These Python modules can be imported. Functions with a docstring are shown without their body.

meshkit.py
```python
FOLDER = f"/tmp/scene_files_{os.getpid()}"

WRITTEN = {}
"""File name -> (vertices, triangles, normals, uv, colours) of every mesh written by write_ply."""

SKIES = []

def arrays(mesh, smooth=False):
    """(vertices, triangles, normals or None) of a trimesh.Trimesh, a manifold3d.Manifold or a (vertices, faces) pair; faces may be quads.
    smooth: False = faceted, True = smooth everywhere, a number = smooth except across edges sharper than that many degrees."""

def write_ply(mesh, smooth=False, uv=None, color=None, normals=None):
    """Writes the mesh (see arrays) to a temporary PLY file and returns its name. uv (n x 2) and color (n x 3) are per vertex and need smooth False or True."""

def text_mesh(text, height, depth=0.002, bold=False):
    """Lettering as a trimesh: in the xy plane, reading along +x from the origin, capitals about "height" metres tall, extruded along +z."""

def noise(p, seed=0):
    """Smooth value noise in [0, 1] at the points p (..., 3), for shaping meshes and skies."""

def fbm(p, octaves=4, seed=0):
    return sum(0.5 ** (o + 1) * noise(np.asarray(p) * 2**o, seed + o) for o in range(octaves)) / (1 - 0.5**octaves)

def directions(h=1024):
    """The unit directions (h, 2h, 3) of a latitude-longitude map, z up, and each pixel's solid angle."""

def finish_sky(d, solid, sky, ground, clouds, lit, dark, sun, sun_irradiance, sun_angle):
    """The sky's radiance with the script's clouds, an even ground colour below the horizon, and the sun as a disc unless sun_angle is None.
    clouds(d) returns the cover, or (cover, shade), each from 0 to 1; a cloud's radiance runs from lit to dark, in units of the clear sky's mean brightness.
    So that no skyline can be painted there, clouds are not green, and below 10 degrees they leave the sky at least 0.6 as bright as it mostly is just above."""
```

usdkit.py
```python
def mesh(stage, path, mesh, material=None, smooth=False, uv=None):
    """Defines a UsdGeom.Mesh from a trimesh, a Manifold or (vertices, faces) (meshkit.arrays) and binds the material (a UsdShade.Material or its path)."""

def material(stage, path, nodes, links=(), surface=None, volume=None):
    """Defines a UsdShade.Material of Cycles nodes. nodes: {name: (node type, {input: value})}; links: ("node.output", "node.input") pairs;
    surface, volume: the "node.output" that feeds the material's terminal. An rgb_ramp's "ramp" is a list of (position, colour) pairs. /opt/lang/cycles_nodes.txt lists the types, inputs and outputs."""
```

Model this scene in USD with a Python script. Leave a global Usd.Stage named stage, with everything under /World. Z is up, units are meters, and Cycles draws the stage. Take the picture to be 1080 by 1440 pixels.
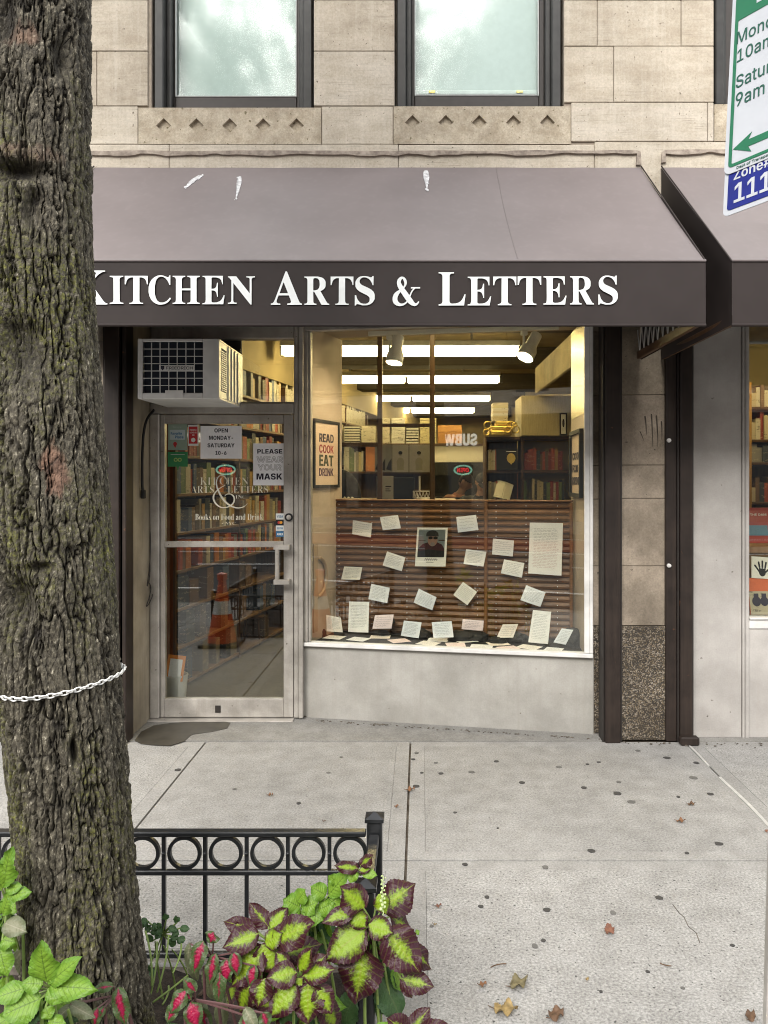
import math, random, json, glob
import numpy as np, trimesh, manifold3d, usdkit, meshkit
from manifold3d import Manifold
from pxr import Usd, UsdGeom, UsdLux, UsdShade, Sdf, Gf, Vt
from scipy.spatial import cKDTree
from shapely import box as sbox, union_all, affinity
from shapely.geometry import Polygon, LineString, Point, MultiPolygon

stage = Usd.Stage.CreateInMemory()
UsdGeom.SetStageUpAxis(stage, 'Z'); UsdGeom.SetStageMetersPerUnit(stage, 1.0)
UsdGeom.Xform.Define(stage, '/World'); UsdGeom.Scope.Define(stage, '/World/Looks')

# ------------------------------------------------------------------ camera, sky, sun, exposure
FPX, CX, CY, EYE = 1081.0, 591.0, 673.0, 1.55       # focal length and principal point of the photograph, eye height
EXPOSURE = 2.4
cam = UsdGeom.Camera.Define(stage, '/World/camera')
cam.CreateHorizontalApertureAttr(36.0); cam.CreateVerticalApertureAttr(48.0)
cam.CreateFocalLengthAttr(36.0 * FPX / 1080.0)
cam.CreateHorizontalApertureOffsetAttr(-(CX - 540) / 1080 * 36.0)
cam.CreateVerticalApertureOffsetAttr((CY - 720) / 1080 * 36.0)
cam.CreateClippingRangeAttr(Gf.Vec2f(0.05, 2000)); cam.CreateExposureAttr(EXPOSURE)
cam.AddTranslateOp().Set(Gf.Vec3d(0, 0, EYE)); cam.AddRotateXOp().Set(90.0)

SUN_DIR = np.array([-0.22, -0.78, 0.62]); SUN_DIR /= np.linalg.norm(SUN_DIR)
SUN_EL, SUN_ROT = math.asin(SUN_DIR[2]), math.atan2(SUN_DIR[0], SUN_DIR[1])
sky_mat = usdkit.material(stage, '/World/Looks/sky_overcast', {
    'tc': ('texture_coordinate', {}),
    'sky': ('sky_texture', dict(sky_type='single_scattering', sun_disc=False, sun_elevation=SUN_EL, sun_rotation=SUN_ROT)),
    'bw': ('hsv', dict(saturation=0.25, value=1.0)),
    'mp': ('mapping', dict(scale=(1.0, 1.0, 2.2))),
    'n': ('noise_texture', dict(scale=2.2, detail=6.0, roughness=0.6)),
    'r': ('rgb_ramp', {'ramp': [(0.25, (5.0, 5.15, 5.35)), (0.75, (7.4, 7.45, 7.55))]}),
    'mx': ('mix_color', dict(fac=0.85, use_clamp=False)),
    'bg': ('background_shader', dict(strength=0.06)),
}, [('sky.color', 'bw.color'), ('tc.generated', 'mp.vector'), ('mp.vector', 'n.vector'), ('n.fac', 'r.fac'), ('bw.color', 'mx.a'), ('r.color', 'mx.b'), ('mx.result', 'bg.color')], surface='bg.background')
dome = UsdLux.DomeLight.Define(stage, '/World/sky')
dome.GetPrim().SetCustomDataByKey('kind', 'structure')
UsdShade.MaterialBindingAPI.Apply(dome.GetPrim()).Bind(sky_mat)
sun = UsdLux.DistantLight.Define(stage, '/World/sun')
sun.CreateNormalizeAttr(True); sun.CreateIntensityAttr(0.32); sun.CreateAngleAttr(35.0); sun.CreateColorAttr(Gf.Vec3f(1.0, 0.96, 0.9))
sun.AddRotateZOp().Set(math.degrees(math.atan2(SUN_DIR[1], SUN_DIR[0])) + 90)
sun.AddRotateXOp().Set(90 - math.degrees(SUN_EL))

# ------------------------------------------------------------------ helpers
rng = np.random.default_rng(7); rnd = random.Random(11)
PI = math.pi
def nth(k): return f"{k}{'th' if 10 <= k % 100 <= 20 else {1: 'st', 2: 'nd', 3: 'rd'}.get(k % 10, 'th')}"
_count = {}

def numbered(parent, name):
    k = _count.get((parent, name), 0); _count[(parent, name)] = k + 1
    return f'{parent}/{name}' + (f'_{k:03d}' if k else '')

def path_of(o): return '/World' if o is None else (o if isinstance(o, str) else str(o.GetPath()))

def tag(o, label=None, cat=None, group=None, kind=None):
    for k, v in (('label', label), ('category', cat), ('group', group), ('kind', kind)):
        if v: o.SetCustomDataByKey(k, v)
    return o

def thing(name, label=None, cat=None, loc=(0, 0, 0), rz=0.0, group=None, kind=None, mat=None):
    x = UsdGeom.Xform.Define(stage, numbered('/World', name))
    if mat is not None:
        m = np.eye(4); m[:3, :3] = np.asarray(mat).T; m[3, :3] = loc
        x.AddTransformOp().Set(Gf.Matrix4d(m.tolist()))
    else:
        x.AddTranslateOp().Set(Gf.Vec3d(*map(float, loc)))
        if rz: x.AddRotateZOp().Set(float(rz))
    return tag(x.GetPrim(), label, cat, group, kind)

def used(m):
    """drops the points that no face uses"""
    u, inv = np.unique(m.faces, return_inverse=True); return trimesh.Trimesh(np.asarray(m.vertices)[u], inv.reshape(-1, 3), process=False)

def obj(name, mesh, mat, parent=None, smooth=False, label=None, cat=None, group=None, kind=None, attr=None):
    if isinstance(mesh, list): mesh = cat_mesh(mesh)
    p = numbered(path_of(parent), name)
    m = usdkit.mesh(stage, p, mesh, mat, smooth=smooth)
    if attr is not None:
        UsdGeom.PrimvarsAPI(m).CreatePrimvar('pattern', Sdf.ValueTypeNames.Color3fArray, 'vertex').Set(Vt.Vec3fArray.FromNumpy(np.asarray(attr, np.float32)))
    return tag(m.GetPrim(), label, cat, group, kind)

def cat_mesh(ms):
    vs, fs, n = [], [], 0
    for m in ms:
        v, f, _ = meshkit.arrays(m)
        vs.append(v); fs.append(f + n); n += len(v)
    return trimesh.Trimesh(np.vstack(vs), np.vstack(fs), process=False)

def P(px, py, Y): return np.array([(px - CX) * Y / FPX, Y, EYE - (py - CY) * Y / FPX])
def PX(px, Y): return (px - CX) * Y / FPX
def PZ(py, Y): return EYE - (py - CY) * Y / FPX

_bf = np.array([[0,2,3],[0,3,1],[4,5,7],[4,7,6],[0,1,5],[0,5,4],[2,6,7],[2,7,3],[0,4,6],[0,6,2],[1,3,7],[1,7,5]])
def bx(x0, x1, y0, y1, z0, z1, bev=0.0):
    if bev <= 0:
        v = np.array([[x, y, z] for z in (z0, z1) for y in (y0, y1) for x in (x0, x1)], float)
        return trimesh.Trimesh(v, _bf, process=False)
    c = [((x0 + x1) / 2, (x1 - x0) / 2), ((y0 + y1) / 2, (y1 - y0) / 2), ((z0 + z1) / 2, (z1 - z0) / 2)]
    b = min(bev, *[h * 0.49 for _, h in c]); pts = []
    for s in np.ndindex(2, 2, 2):
        for k in range(3):
            pts.append([cc + (1 if s[i] else -1) * (h - (0 if i == k else b)) for i, (cc, h) in enumerate(c)])
    return trimesh.convex.convex_hull(np.array(pts)) if False else _man(Manifold.hull_points(np.array(pts)))

def _man(m):
    a = m.to_mesh(); return trimesh.Trimesh(np.array(a.vert_properties[:, :3], float), np.array(a.tri_verts), process=False)

def xf(m, R=None, t=(0, 0, 0)):
    v, f, _ = meshkit.arrays(m)
    v = np.array(v, float)
    if R is not None: v = v @ np.asarray(R).T
    return trimesh.Trimesh(v + np.asarray(t, float), f, process=False)

def rotm(axis, deg): return trimesh.transformations.rotation_matrix(math.radians(deg), axis)[:3, :3]
RX, RY, RZ = (lambda d: rotm([1, 0, 0], d)), (lambda d: rotm([0, 1, 0], d)), (lambda d: rotm([0, 0, 1], d))
STAND = RX(90)     # xy drawing -> xz plane facing -y (thickness goes to -y)

def tube(pts, r, sides=8, closed=False, caps=True):
    pts = np.asarray(pts, float); n = len(pts); r = np.broadcast_to(r, n)
    if closed: tg = np.roll(pts, -1, 0) - np.roll(pts, 1, 0)
    else: tg = np.gradient(pts, axis=0)
    tg /= np.maximum(np.linalg.norm(tg, axis=1, keepdims=True), 1e-12)
    ref = np.array([0, 0, 1.0]) if abs(tg[0][2]) < 0.9 else np.array([1.0, 0, 0])
    a = np.cross(ref, tg[0]); a /= np.linalg.norm(a); vs = []
    for i in range(n):
        a = a - tg[i] * (a @ tg[i]); a /= np.linalg.norm(a); b = np.cross(tg[i], a)
        th = np.arange(sides) * 2 * PI / sides
        vs.append(pts[i] + r[i] * (np.cos(th)[:, None] * a + np.sin(th)[:, None] * b))
    v = np.vstack(vs); f = []
    for i in range(n if closed else n - 1):
        j = (i + 1) % n
        for k in range(sides):
            l = (k + 1) % sides
            f += [[i*sides+k, i*sides+l, j*sides+l], [i*sides+k, j*sides+l, j*sides+k]]
    if not closed and caps:
        v = np.vstack([v, pts[0], pts[-1]]); a0, a1 = len(v) - 2, len(v) - 1
        for k in range(sides):
            l = (k + 1) % sides
            f += [[a0, l, k], [a1, (n-1)*sides+k, (n-1)*sides+l]]
    return trimesh.Trimesh(v, np.array(f), process=False)

def cyl(p0, p1, r0, r1=None, sides=20):
    r1 = r0 if r1 is None else r1
    return tube([p0, p1], [r0, r1], sides)

def lathe(prof, sides=28):
    """prof: (radius, z) from bottom to top"""
    th = np.arange(sides) * 2 * PI / sides; v = []; f = []; n = len(prof)
    for r, z in prof: v += [[r * math.cos(t), r * math.sin(t), z] for t in th]
    for i in range(n - 1):
        for k in range(sides):
            l = (k + 1) % sides
            f += [[i*sides+k, i*sides+l, (i+1)*sides+l], [i*sides+k, (i+1)*sides+l, (i+1)*sides+k]]
    return trimesh.Trimesh(np.array(v), np.array(f), process=False)

def geoms(s): return [g for g in getattr(s, 'geoms', [s]) if g.geom_type == 'Polygon' and g.area > 1e-12]
def extr(shape, h):
    return cat_mesh([trimesh.creation.extrude_polygon(g, h, engine='earcut') for g in geoms(shape)])

FD = glob.glob('/opt/blender-*/*/datafiles/fonts/Inter.woff2')[0]
_tc = {}
def text_shape(text, weight=400):
    """sans lettering as a shapely shape with capitals 1 unit tall, baseline at 0, starting at x = 0"""
    if (text, weight) in _tc: return _tc[(text, weight)]
    from PIL import Image, ImageDraw, ImageFont
    font = ImageFont.truetype(FD, 96)
    font.set_variation_by_axes([14, weight])
    x0, y0, x1, y1 = font.getbbox(text, anchor='ls')
    im = Image.new('L', (int(x1 - x0 + 8), int(y1 - y0 + 8)))
    ImageDraw.Draw(im).text((4 - x0, 4 - y0), text, 255, font=font, anchor='ls')
    on = np.pad(np.asarray(im) > 127, ((0, 0), (1, 1))).astype(np.int8)
    rows, starts = np.nonzero(np.diff(on, axis=1) == 1)
    ends = np.nonzero(np.diff(on, axis=1) == -1)[1]
    s = union_all(sbox(starts, -rows - 1, ends, -rows)).buffer(0.6).buffer(-0.6).simplify(0.6)
    s = affinity.affine_transform(s, [1/70., 0, 0, 1/70., -4/70., (4 - y0)/70.])
    _tc[(text, weight)] = s
    return s

def fit(shape, x0, x1, y0, y1):
    a, b, c, d = shape.bounds
    sx, sy = (x1 - x0) / (c - a), (y1 - y0) / (d - b)
    return affinity.affine_transform(shape, [sx, 0, 0, sy, x0 - a * sx, y0 - b * sy])

GLY = json.loads(r'''{"K":[228,[[[7,8,19,9,28,13,32,21,34,33,33,179,30,188,24,193,7,196,7,203,108,203,108,196,94,194,87,191,83,184,83,106,149,172,155,183,156,187,152,193,139,196,130,196,130,203,217,203,217,196,209,196,197,193,175,181,163,171,121,127,206,21,216,12,222,9,232,8,232,0,125,0,126,8,143,9,149,13,149,17,144,27,89,95,82,88,82,26,85,17,89,12,97,9,108,8,108,0,7,0]]]],"I":[116,[[[6,0,6,8,19,10,26,13,31,18,34,32,33,182,30,190,25,193,6,196,6,203,109,203,109,196,98,195,89,192,85,189,82,181,82,25,84,18,91,12,100,9,110,8,110,0]]]],"T":[189,[[[5,203,183,203,183,142,176,142,171,163,165,175,156,184,137,192,118,192,118,26,121,17,126,11,137,8,146,8,146,0,41,0,41,8,50,8,61,12,66,17,69,25,70,192,51,192,34,185,23,174,18,164,13,142,5,142]]]],"C":[209,[[[12,87,13,124,21,150,31,167,40,178,62,195,87,205,106,208,123,208,144,204,173,194,178,195,184,199,187,208,195,208,195,138,187,138,183,149,173,167,155,186,134,196,125,198,112,198,95,192,81,180,73,164,66,136,64,90,66,70,72,47,83,27,92,19,105,13,113,11,135,11,152,16,163,21,177,31,192,47,200,39,179,16,169,9,146,-1,123,-5,97,-4,74,2,51,15,33,33,19,58]]]],"H":[234,[[[7,0,7,8,14,8,26,12,30,17,33,26,33,178,28,190,20,194,7,196,7,203,108,203,108,196,91,193,83,185,81,174,82,112,153,113,152,182,150,188,145,192,136,195,126,196,126,203,227,203,227,196,208,192,204,187,201,178,201,27,205,15,213,10,226,8,227,0,126,0,126,8,141,10,149,15,151,20,153,31,153,97,151,99,83,99,81,97,82,24,86,14,91,11,101,8,108,8,108,0]]]],"E":[197,[[[6,0,7,8,17,8,26,11,30,15,34,32,33,178,30,187,26,192,18,195,7,196,7,203,178,203,178,143,171,143,170,152,164,169,155,180,144,186,119,192,92,192,87,191,83,186,82,110,100,111,112,116,118,122,124,134,128,153,136,154,136,53,128,53,127,66,123,79,114,92,99,98,83,99,82,22,86,15,98,12,122,13,140,17,152,22,167,34,180,55,183,64,192,64,180,0]]]],"N":[221,[[[8,0,8,8,21,9,30,14,34,28,34,173,16,194,8,196,8,203,71,203,174,77,174,180,172,187,166,192,148,196,148,203,214,203,214,196,197,193,191,187,189,180,188,-5,180,-5,176,-1,49,154,48,25,52,15,56,11,67,8,74,8,74,0]]]],"A":[195,[[[-4,8,7,11,15,19,22,33,91,207,100,208,173,35,183,15,192,9,198,8,198,0,102,0,102,8,118,10,125,14,127,20,123,34,112,59,46,59,35,32,33,20,35,14,44,9,57,8,57,0,-4,0],[77,138,52,72,107,73,79,140]]]],"R":[211,[[[7,0,7,8,14,8,26,12,30,17,33,26,33,178,28,190,20,194,7,196,7,203,119,203,147,198,158,194,170,187,180,176,185,164,185,136,180,124,170,113,152,103,144,101,142,98,194,20,203,10,214,8,215,0,151,0,89,95,81,94,82,24,86,14,91,11,101,8,108,8,108,0],[81,106,83,104,93,104,114,108,122,112,131,124,135,137,136,148,134,167,129,180,116,190,98,193,88,191,83,186,81,177]]]],"S":[174,[[[19,70,28,70,35,46,41,34,56,16,63,12,78,7,97,7,108,11,119,20,124,32,124,47,119,58,105,69,54,95,35,111,25,128,23,136,23,162,26,173,35,188,46,198,57,204,72,208,93,208,118,203,129,199,137,199,142,203,143,208,152,208,151,142,144,142,139,158,128,177,117,188,99,197,85,199,77,198,67,194,57,184,53,171,55,160,58,153,65,146,75,140,112,123,134,111,153,92,160,72,160,47,157,36,147,19,133,7,121,1,107,-3,71,-4,42,5,34,5,30,3,27,-5,19,-5]]]],"L":[191,[[[7,0,7,8,14,8,26,12,30,17,33,26,33,178,31,185,26,192,17,195,7,196,7,203,112,203,112,196,93,194,85,189,82,181,81,31,83,20,89,14,99,12,122,13,142,18,155,25,167,37,179,59,182,68,191,69,180,1]]]],"B":[198,[[[7,0,7,8,14,8,26,12,32,22,33,27,33,176,29,189,21,194,7,196,7,203,119,203,133,201,150,196,166,186,171,180,176,169,177,150,175,141,168,129,160,122,144,114,134,112,132,110,153,104,165,98,177,88,183,79,187,65,187,51,184,38,175,23,166,15,154,8,128,1],[81,102,82,21,86,14,93,11,107,11,121,16,130,28,134,44,133,75,126,91,112,100,99,103],[81,114,97,113,111,117,121,125,124,132,127,144,126,171,121,184,110,192,93,194,85,191,83,188,81,179]]]],"F":[181,[[[6,196,6,203,176,203,176,143,168,143,166,156,160,171,153,180,141,187,121,192,98,193,86,191,82,186,81,112,83,110,99,112,111,117,117,123,121,131,127,155,135,155,135,53,127,53,122,77,113,92,97,99,81,99,81,31,83,21,85,16,92,11,104,8,114,8,115,0,7,0,7,8,17,9,25,12,30,18,33,27,33,177,31,184,27,190,18,194]]]],"D":[221,[[[7,196,7,203,118,203,137,200,158,193,169,187,182,177,193,164,201,149,206,134,209,115,209,87,206,68,201,52,190,33,177,20,168,14,155,8,133,2,116,0,9,0,9,8,15,8,26,11,30,16,33,26,33,175,31,184,26,192,18,195],[82,183,82,21,85,14,93,11,108,11,126,17,134,22,143,34,150,49,154,65,157,96,156,125,153,144,148,160,140,175,130,185,120,190,110,193,89,192,84,189]]]],"Y":[190,[[[-6,196,-6,203,92,203,92,196,79,195,73,193,70,189,70,182,111,102,151,166,155,176,156,183,155,188,149,193,132,196,132,203,196,203,196,195,192,195,185,192,175,182,120,91,121,22,123,16,128,12,135,9,146,8,146,0,45,0,45,8,60,10,66,13,69,18,72,32,72,79,16,182,7,192]]]],"W":[273,[[[-7,196,-7,203,81,203,81,196,72,195,65,192,63,187,63,177,96,78,100,71,134,156,132,166,124,188,115,194,102,196,102,203,196,203,196,196,183,194,176,189,176,179,210,79,212,77,245,177,244,189,237,194,225,196,225,203,279,203,279,196,270,193,264,187,259,176,200,-4,191,-5,190,-3,143,133,141,135,136,126,87,-1,85,-5,76,-5,13,180,5,193]]]],"o":[150,[[[8,65,11,93,21,115,38,132,52,139,65,142,85,142,95,140,107,135,116,129,131,112,136,102,141,84,141,54,137,38,131,26,123,15,114,7,104,1,87,-4,58,-3,49,0,34,9,21,23,14,36,10,49],[52,85,54,29,59,13,64,8,72,5,78,5,87,8,94,19,97,32,98,91,94,118,89,128,83,132,70,133,67,132,60,127,56,118]]]],"k":[160,[[[8,7,18,9,23,17,23,187,18,195,9,196,9,203,66,203,66,78,68,77,106,115,109,122,109,125,106,129,100,131,92,131,92,139,154,139,154,131,142,129,130,123,100,93,154,15,161,9,168,7,168,0,94,0,94,7,103,8,106,10,107,13,106,18,72,65,66,59,66,19,68,13,71,9,80,7,80,0,8,0]]]],"s":[129,[[[16,47,24,47,26,38,34,22,43,13,53,8,70,7,78,10,84,16,86,23,85,32,77,43,39,62,24,75,17,90,17,108,24,125,34,135,44,140,52,142,72,142,96,136,103,143,108,143,109,99,102,99,98,110,93,119,86,126,76,131,57,131,49,125,47,120,48,109,55,100,95,80,109,67,114,55,115,35,111,20,106,12,95,2,79,-4,58,-4,35,4,27,3,23,-4,16,-4]]]],"n":[170,[[[8,7,18,9,23,17,23,121,19,129,8,132,9,139,66,139,67,122,83,136,100,142,122,141,131,137,138,131,143,123,146,114,148,98,148,17,153,9,162,7,162,0,90,0,90,7,100,9,105,20,105,105,102,117,95,121,86,121,79,118,66,105,66,19,68,13,71,9,80,7,80,0,8,0]]]],"d":[165,[[[9,53,9,80,12,96,21,117,33,131,42,137,52,141,73,142,87,137,98,127,100,128,99,186,92,194,79,196,79,203,143,203,143,23,146,16,158,12,158,5,132,3,100,-4,99,15,88,3,79,-2,72,-4,49,-3,36,3,22,17,14,32],[54,90,53,48,57,28,63,17,67,15,71,13,81,13,88,16,95,23,100,35,100,107,97,115,91,122,83,125,69,124,61,118,57,109]]]],"a":[154,[[[9,22,9,34,12,44,19,54,25,59,49,72,89,86,89,112,87,120,81,129,71,132,59,132,48,127,47,121,54,110,55,99,53,94,47,88,39,85,30,85,21,89,15,99,15,112,17,118,26,129,40,137,49,140,60,142,87,142,108,137,121,128,127,118,131,101,131,19,135,15,144,18,147,13,138,3,123,-4,105,-4,99,-2,94,2,89,15,75,4,64,-1,50,-4,37,-4,22,1,14,9],[54,29,57,19,65,15,73,16,87,25,89,29,89,75,77,72,61,62,55,51,53,44]]]],"r":[128,[[[8,0,8,7,18,9,23,17,23,122,21,128,18,130,9,131,9,138,65,139,66,116,82,134,92,140,98,142,112,142,120,139,126,133,129,126,129,112,122,102,114,99,103,100,95,107,90,115,82,116,77,114,71,107,67,95,67,18,73,10,88,7,88,0]]]],"i":[89,[[[8,7,18,9,23,17,23,122,20,129,9,131,9,138,66,139,66,21,67,16,71,9,80,7,80,0,8,0]],[[23,177,24,194,27,199,34,205,40,207,50,207,56,205,63,199,66,194,67,177,64,171,54,163,36,163,26,171]]]]}''')
def glyph(c):
    return MultiPolygon([Polygon(np.array(r[0]).reshape(-1, 2), [np.array(h).reshape(-1, 2) for h in r[1:]]) for r in GLY[c][1]]).buffer(0)
def serif_line(text, thin=0.0):
    x, out = 0, []
    for c in text:
        if c == ' ': x += 75; continue
        out.append(affinity.translate(glyph(c).buffer(-thin), x, 0)); x += GLY[c][0] + 4
    return affinity.scale(union_all(out), 1/200., 1/200., origin=(0, 0))

def vstroke(pts, ws, n=80):
    """a pen stroke of varying width through points (Catmull-Rom)"""
    from scipy.interpolate import CubicSpline
    pts = np.asarray(pts, float); d = np.r_[0, np.cumsum(np.linalg.norm(np.diff(pts, axis=0), axis=1))]
    t = np.linspace(0, d[-1], n); q = CubicSpline(d, pts)(t); w = np.interp(t, d, ws)
    return union_all([LineString(q[i:i+2]).buffer((w[i] + w[i+1]) / 4) for i in range(n - 1)])

def ampersand():
    s = vstroke([(98, 98), (66, 50), (40, 8), (8, -2), (-22, 18), (-20, 52), (8, 82), (34, 108), (38, 138), (20, 158), (0, 138), (6, 108), (34, 66), (68, 20), (96, -1), (118, 14)],
                [8, 9, 9, 15, 30, 28, 12, 10, 18, 11, 22, 28, 33, 33, 16, 7])
    s = s.union(sbox(72, 94, 128, 103))
    return s

# ------------------------------------------------------------------ materials
LK = '/World/Looks/'
def mottle(name, c1, c2, scale=6.0, rough=0.75, bump=0.15, bscale=80.0, bdist=0.004, spec=0.35, stain=0.25, stain_scale=1.3, stretch=(1, 1, 1), speck=None, speck_scale=120.0, speck_at=0.7, metallic=0.0, detail=6.0, lo=0.35, hi=0.65, streak=None, obj_space=False, coat=0.0, rvar=0.0, grain=None, hatch=0.0):
    N = {'g': ('geometry', {}), 'm': ('mapping', dict(scale=stretch)),
         'n1': ('noise_texture', dict(scale=scale, detail=detail, roughness=0.6)),
         'r1': ('rgb_ramp', {'ramp': [(lo, c1), (hi, c2)]}),
         'n2': ('noise_texture', dict(scale=stain_scale, detail=5.0, roughness=0.65, distortion=0.3)),
         'r2': ('rgb_ramp', {'ramp': [(0.3, (1 - stain,) * 3), (0.7, (1, 1, 1))]}),
         'mul': ('mix_color', dict(blend_type='multiply', fac=1.0)),
         'n3': ('noise_texture', dict(scale=bscale, detail=4.0, roughness=0.6)),
         'b': ('bump', dict(strength=bump, distance=bdist)),
         'p': ('principled_bsdf', dict(roughness=rough, specular_ior_level=spec, metallic=metallic, coat_weight=coat, coat_roughness=0.2))}
    L = [('g.position', 'm.vector'), ('m.vector', 'n1.vector'), ('n1.fac', 'r1.fac'), ('g.position', 'n2.vector'), ('n2.fac', 'r2.fac'),
         ('r1.color', 'mul.a'), ('r2.color', 'mul.b'), ('g.position', 'n3.vector'), ('n3.fac', 'b.height'), ('b.normal', 'p.normal')]
    if obj_space:
        N['g'] = ('texture_coordinate', {}); L = [((a.replace('g.position', 'g.object')), b) for a, b in L]
    last = 'mul.result'
    if grain:
        N['gn'] = ('noise_texture', dict(scale=grain[1], detail=3.0, roughness=0.75)); N['gr'] = ('rgb_ramp', {'ramp': [(0.3, (1 - grain[0],) * 3), (0.7, (1 + grain[0] * 0.8,) * 3)]})
        N['gm'] = ('mix_color', dict(blend_type='multiply', fac=1.0, use_clamp=False)); L += [(L[0][0], 'gn.vector'), ('gn.fac', 'gr.fac'), (last, 'gm.a'), ('gr.color', 'gm.b')]; last = 'gm.result'
    if hatch:
        N['hm'] = ('mapping', dict(scale=(3.5, 3.5, 130))); N['hn'] = ('noise_texture', dict(scale=1.0, detail=3.0, roughness=0.7)); N['hr'] = ('rgb_ramp', {'ramp': [(0.30, (1 - hatch * 2,) * 3), (0.44, (1, 1, 1))]})
        N['hp'] = ('noise_texture', dict(scale=4.0, detail=2.0)); N['hq'] = ('rgb_ramp', {'ramp': [(0.45, (0, 0, 0)), (0.6, (1, 1, 1))]}); N['hx'] = ('mix_color', dict(blend_type='multiply'))
        L += [(L[0][0], 'hm.vector'), ('hm.vector', 'hn.vector'), ('hn.fac', 'hr.fac'), (L[0][0], 'hp.vector'), ('hp.fac', 'hq.fac'), ('hq.color', 'hx.fac'), (last, 'hx.a'), ('hr.color', 'hx.b')]; last = 'hx.result'
    if streak:
        N['sm'] = ('mapping', dict(scale=(22, 22, 0.9))); N['sn'] = ('noise_texture', dict(scale=1.0, detail=4.0, roughness=0.7))
        N['sr'] = ('rgb_ramp', {'ramp': [(0.5, (0, 0, 0)), (0.75, (1, 1, 1))]})
        N['sx'] = ('mix_color', dict(fac=0.5, b=streak[:3])); N['sf'] = ('math', dict(math_type='multiply', value2=streak[3] if len(streak) > 3 else 0.5))
        L += [(L[0][0], 'sm.vector'), ('sm.vector', 'sn.vector'), ('sn.fac', 'sr.fac'), ('sr.color', 'sf.value1'), ('sf.value', 'sx.fac'), (last, 'sx.a')]; last = 'sx.result'
    if speck:
        N['sp'] = ('noise_texture', dict(scale=speck_scale, detail=2.0)); N['spr'] = ('rgb_ramp', {'ramp': [(speck_at, (0, 0, 0)), (speck_at + 0.05, (1, 1, 1))]})
        N['spx'] = ('mix_color', dict(b=speck)); L += [(L[0][0], 'sp.vector'), ('sp.fac', 'spr.fac'), ('spr.color', 'spx.fac'), (last, 'spx.a')]; last = 'spx.result'
    if rvar:
        N['rv'] = ('map_range', dict(from_min=0.3, from_max=0.7, to_min=rough - rvar, to_max=rough + rvar)); L += [('n2.fac', 'rv.value'), ('rv.result', 'p.roughness')]
    L.append((last, 'p.base_color'))
    return usdkit.material(stage, LK + name, N, L, surface='p.BSDF')

def plain(name, c, rough=0.5, spec=0.4, metallic=0.0, var=0.12, scale=30.0, bump=0.0):
    N = {'g': ('geometry', {}), 'n': ('noise_texture', dict(scale=scale, detail=4.0)), 'r': ('rgb_ramp', {'ramp': [(0.3, tuple(x * (1 - var) for x in c)), (0.7, tuple(min(1, x * (1 + var)) for x in c))]}),
         'p': ('principled_bsdf', dict(roughness=rough, specular_ior_level=spec, metallic=metallic))}
    L = [('g.position', 'n.vector'), ('n.fac', 'r.fac'), ('r.color', 'p.base_color')]
    if bump:
        N['b'] = ('bump', dict(strength=bump, distance=0.002)); L += [('n.fac', 'b.height'), ('b.normal', 'p.normal')]
    return usdkit.material(stage, LK + name, N, L, surface='p.BSDF')

def emit(name, c, s):
    return usdkit.material(stage, LK + name, {'e': ('emission', dict(color=c, strength=s))}, [], surface='e.emission')

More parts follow.
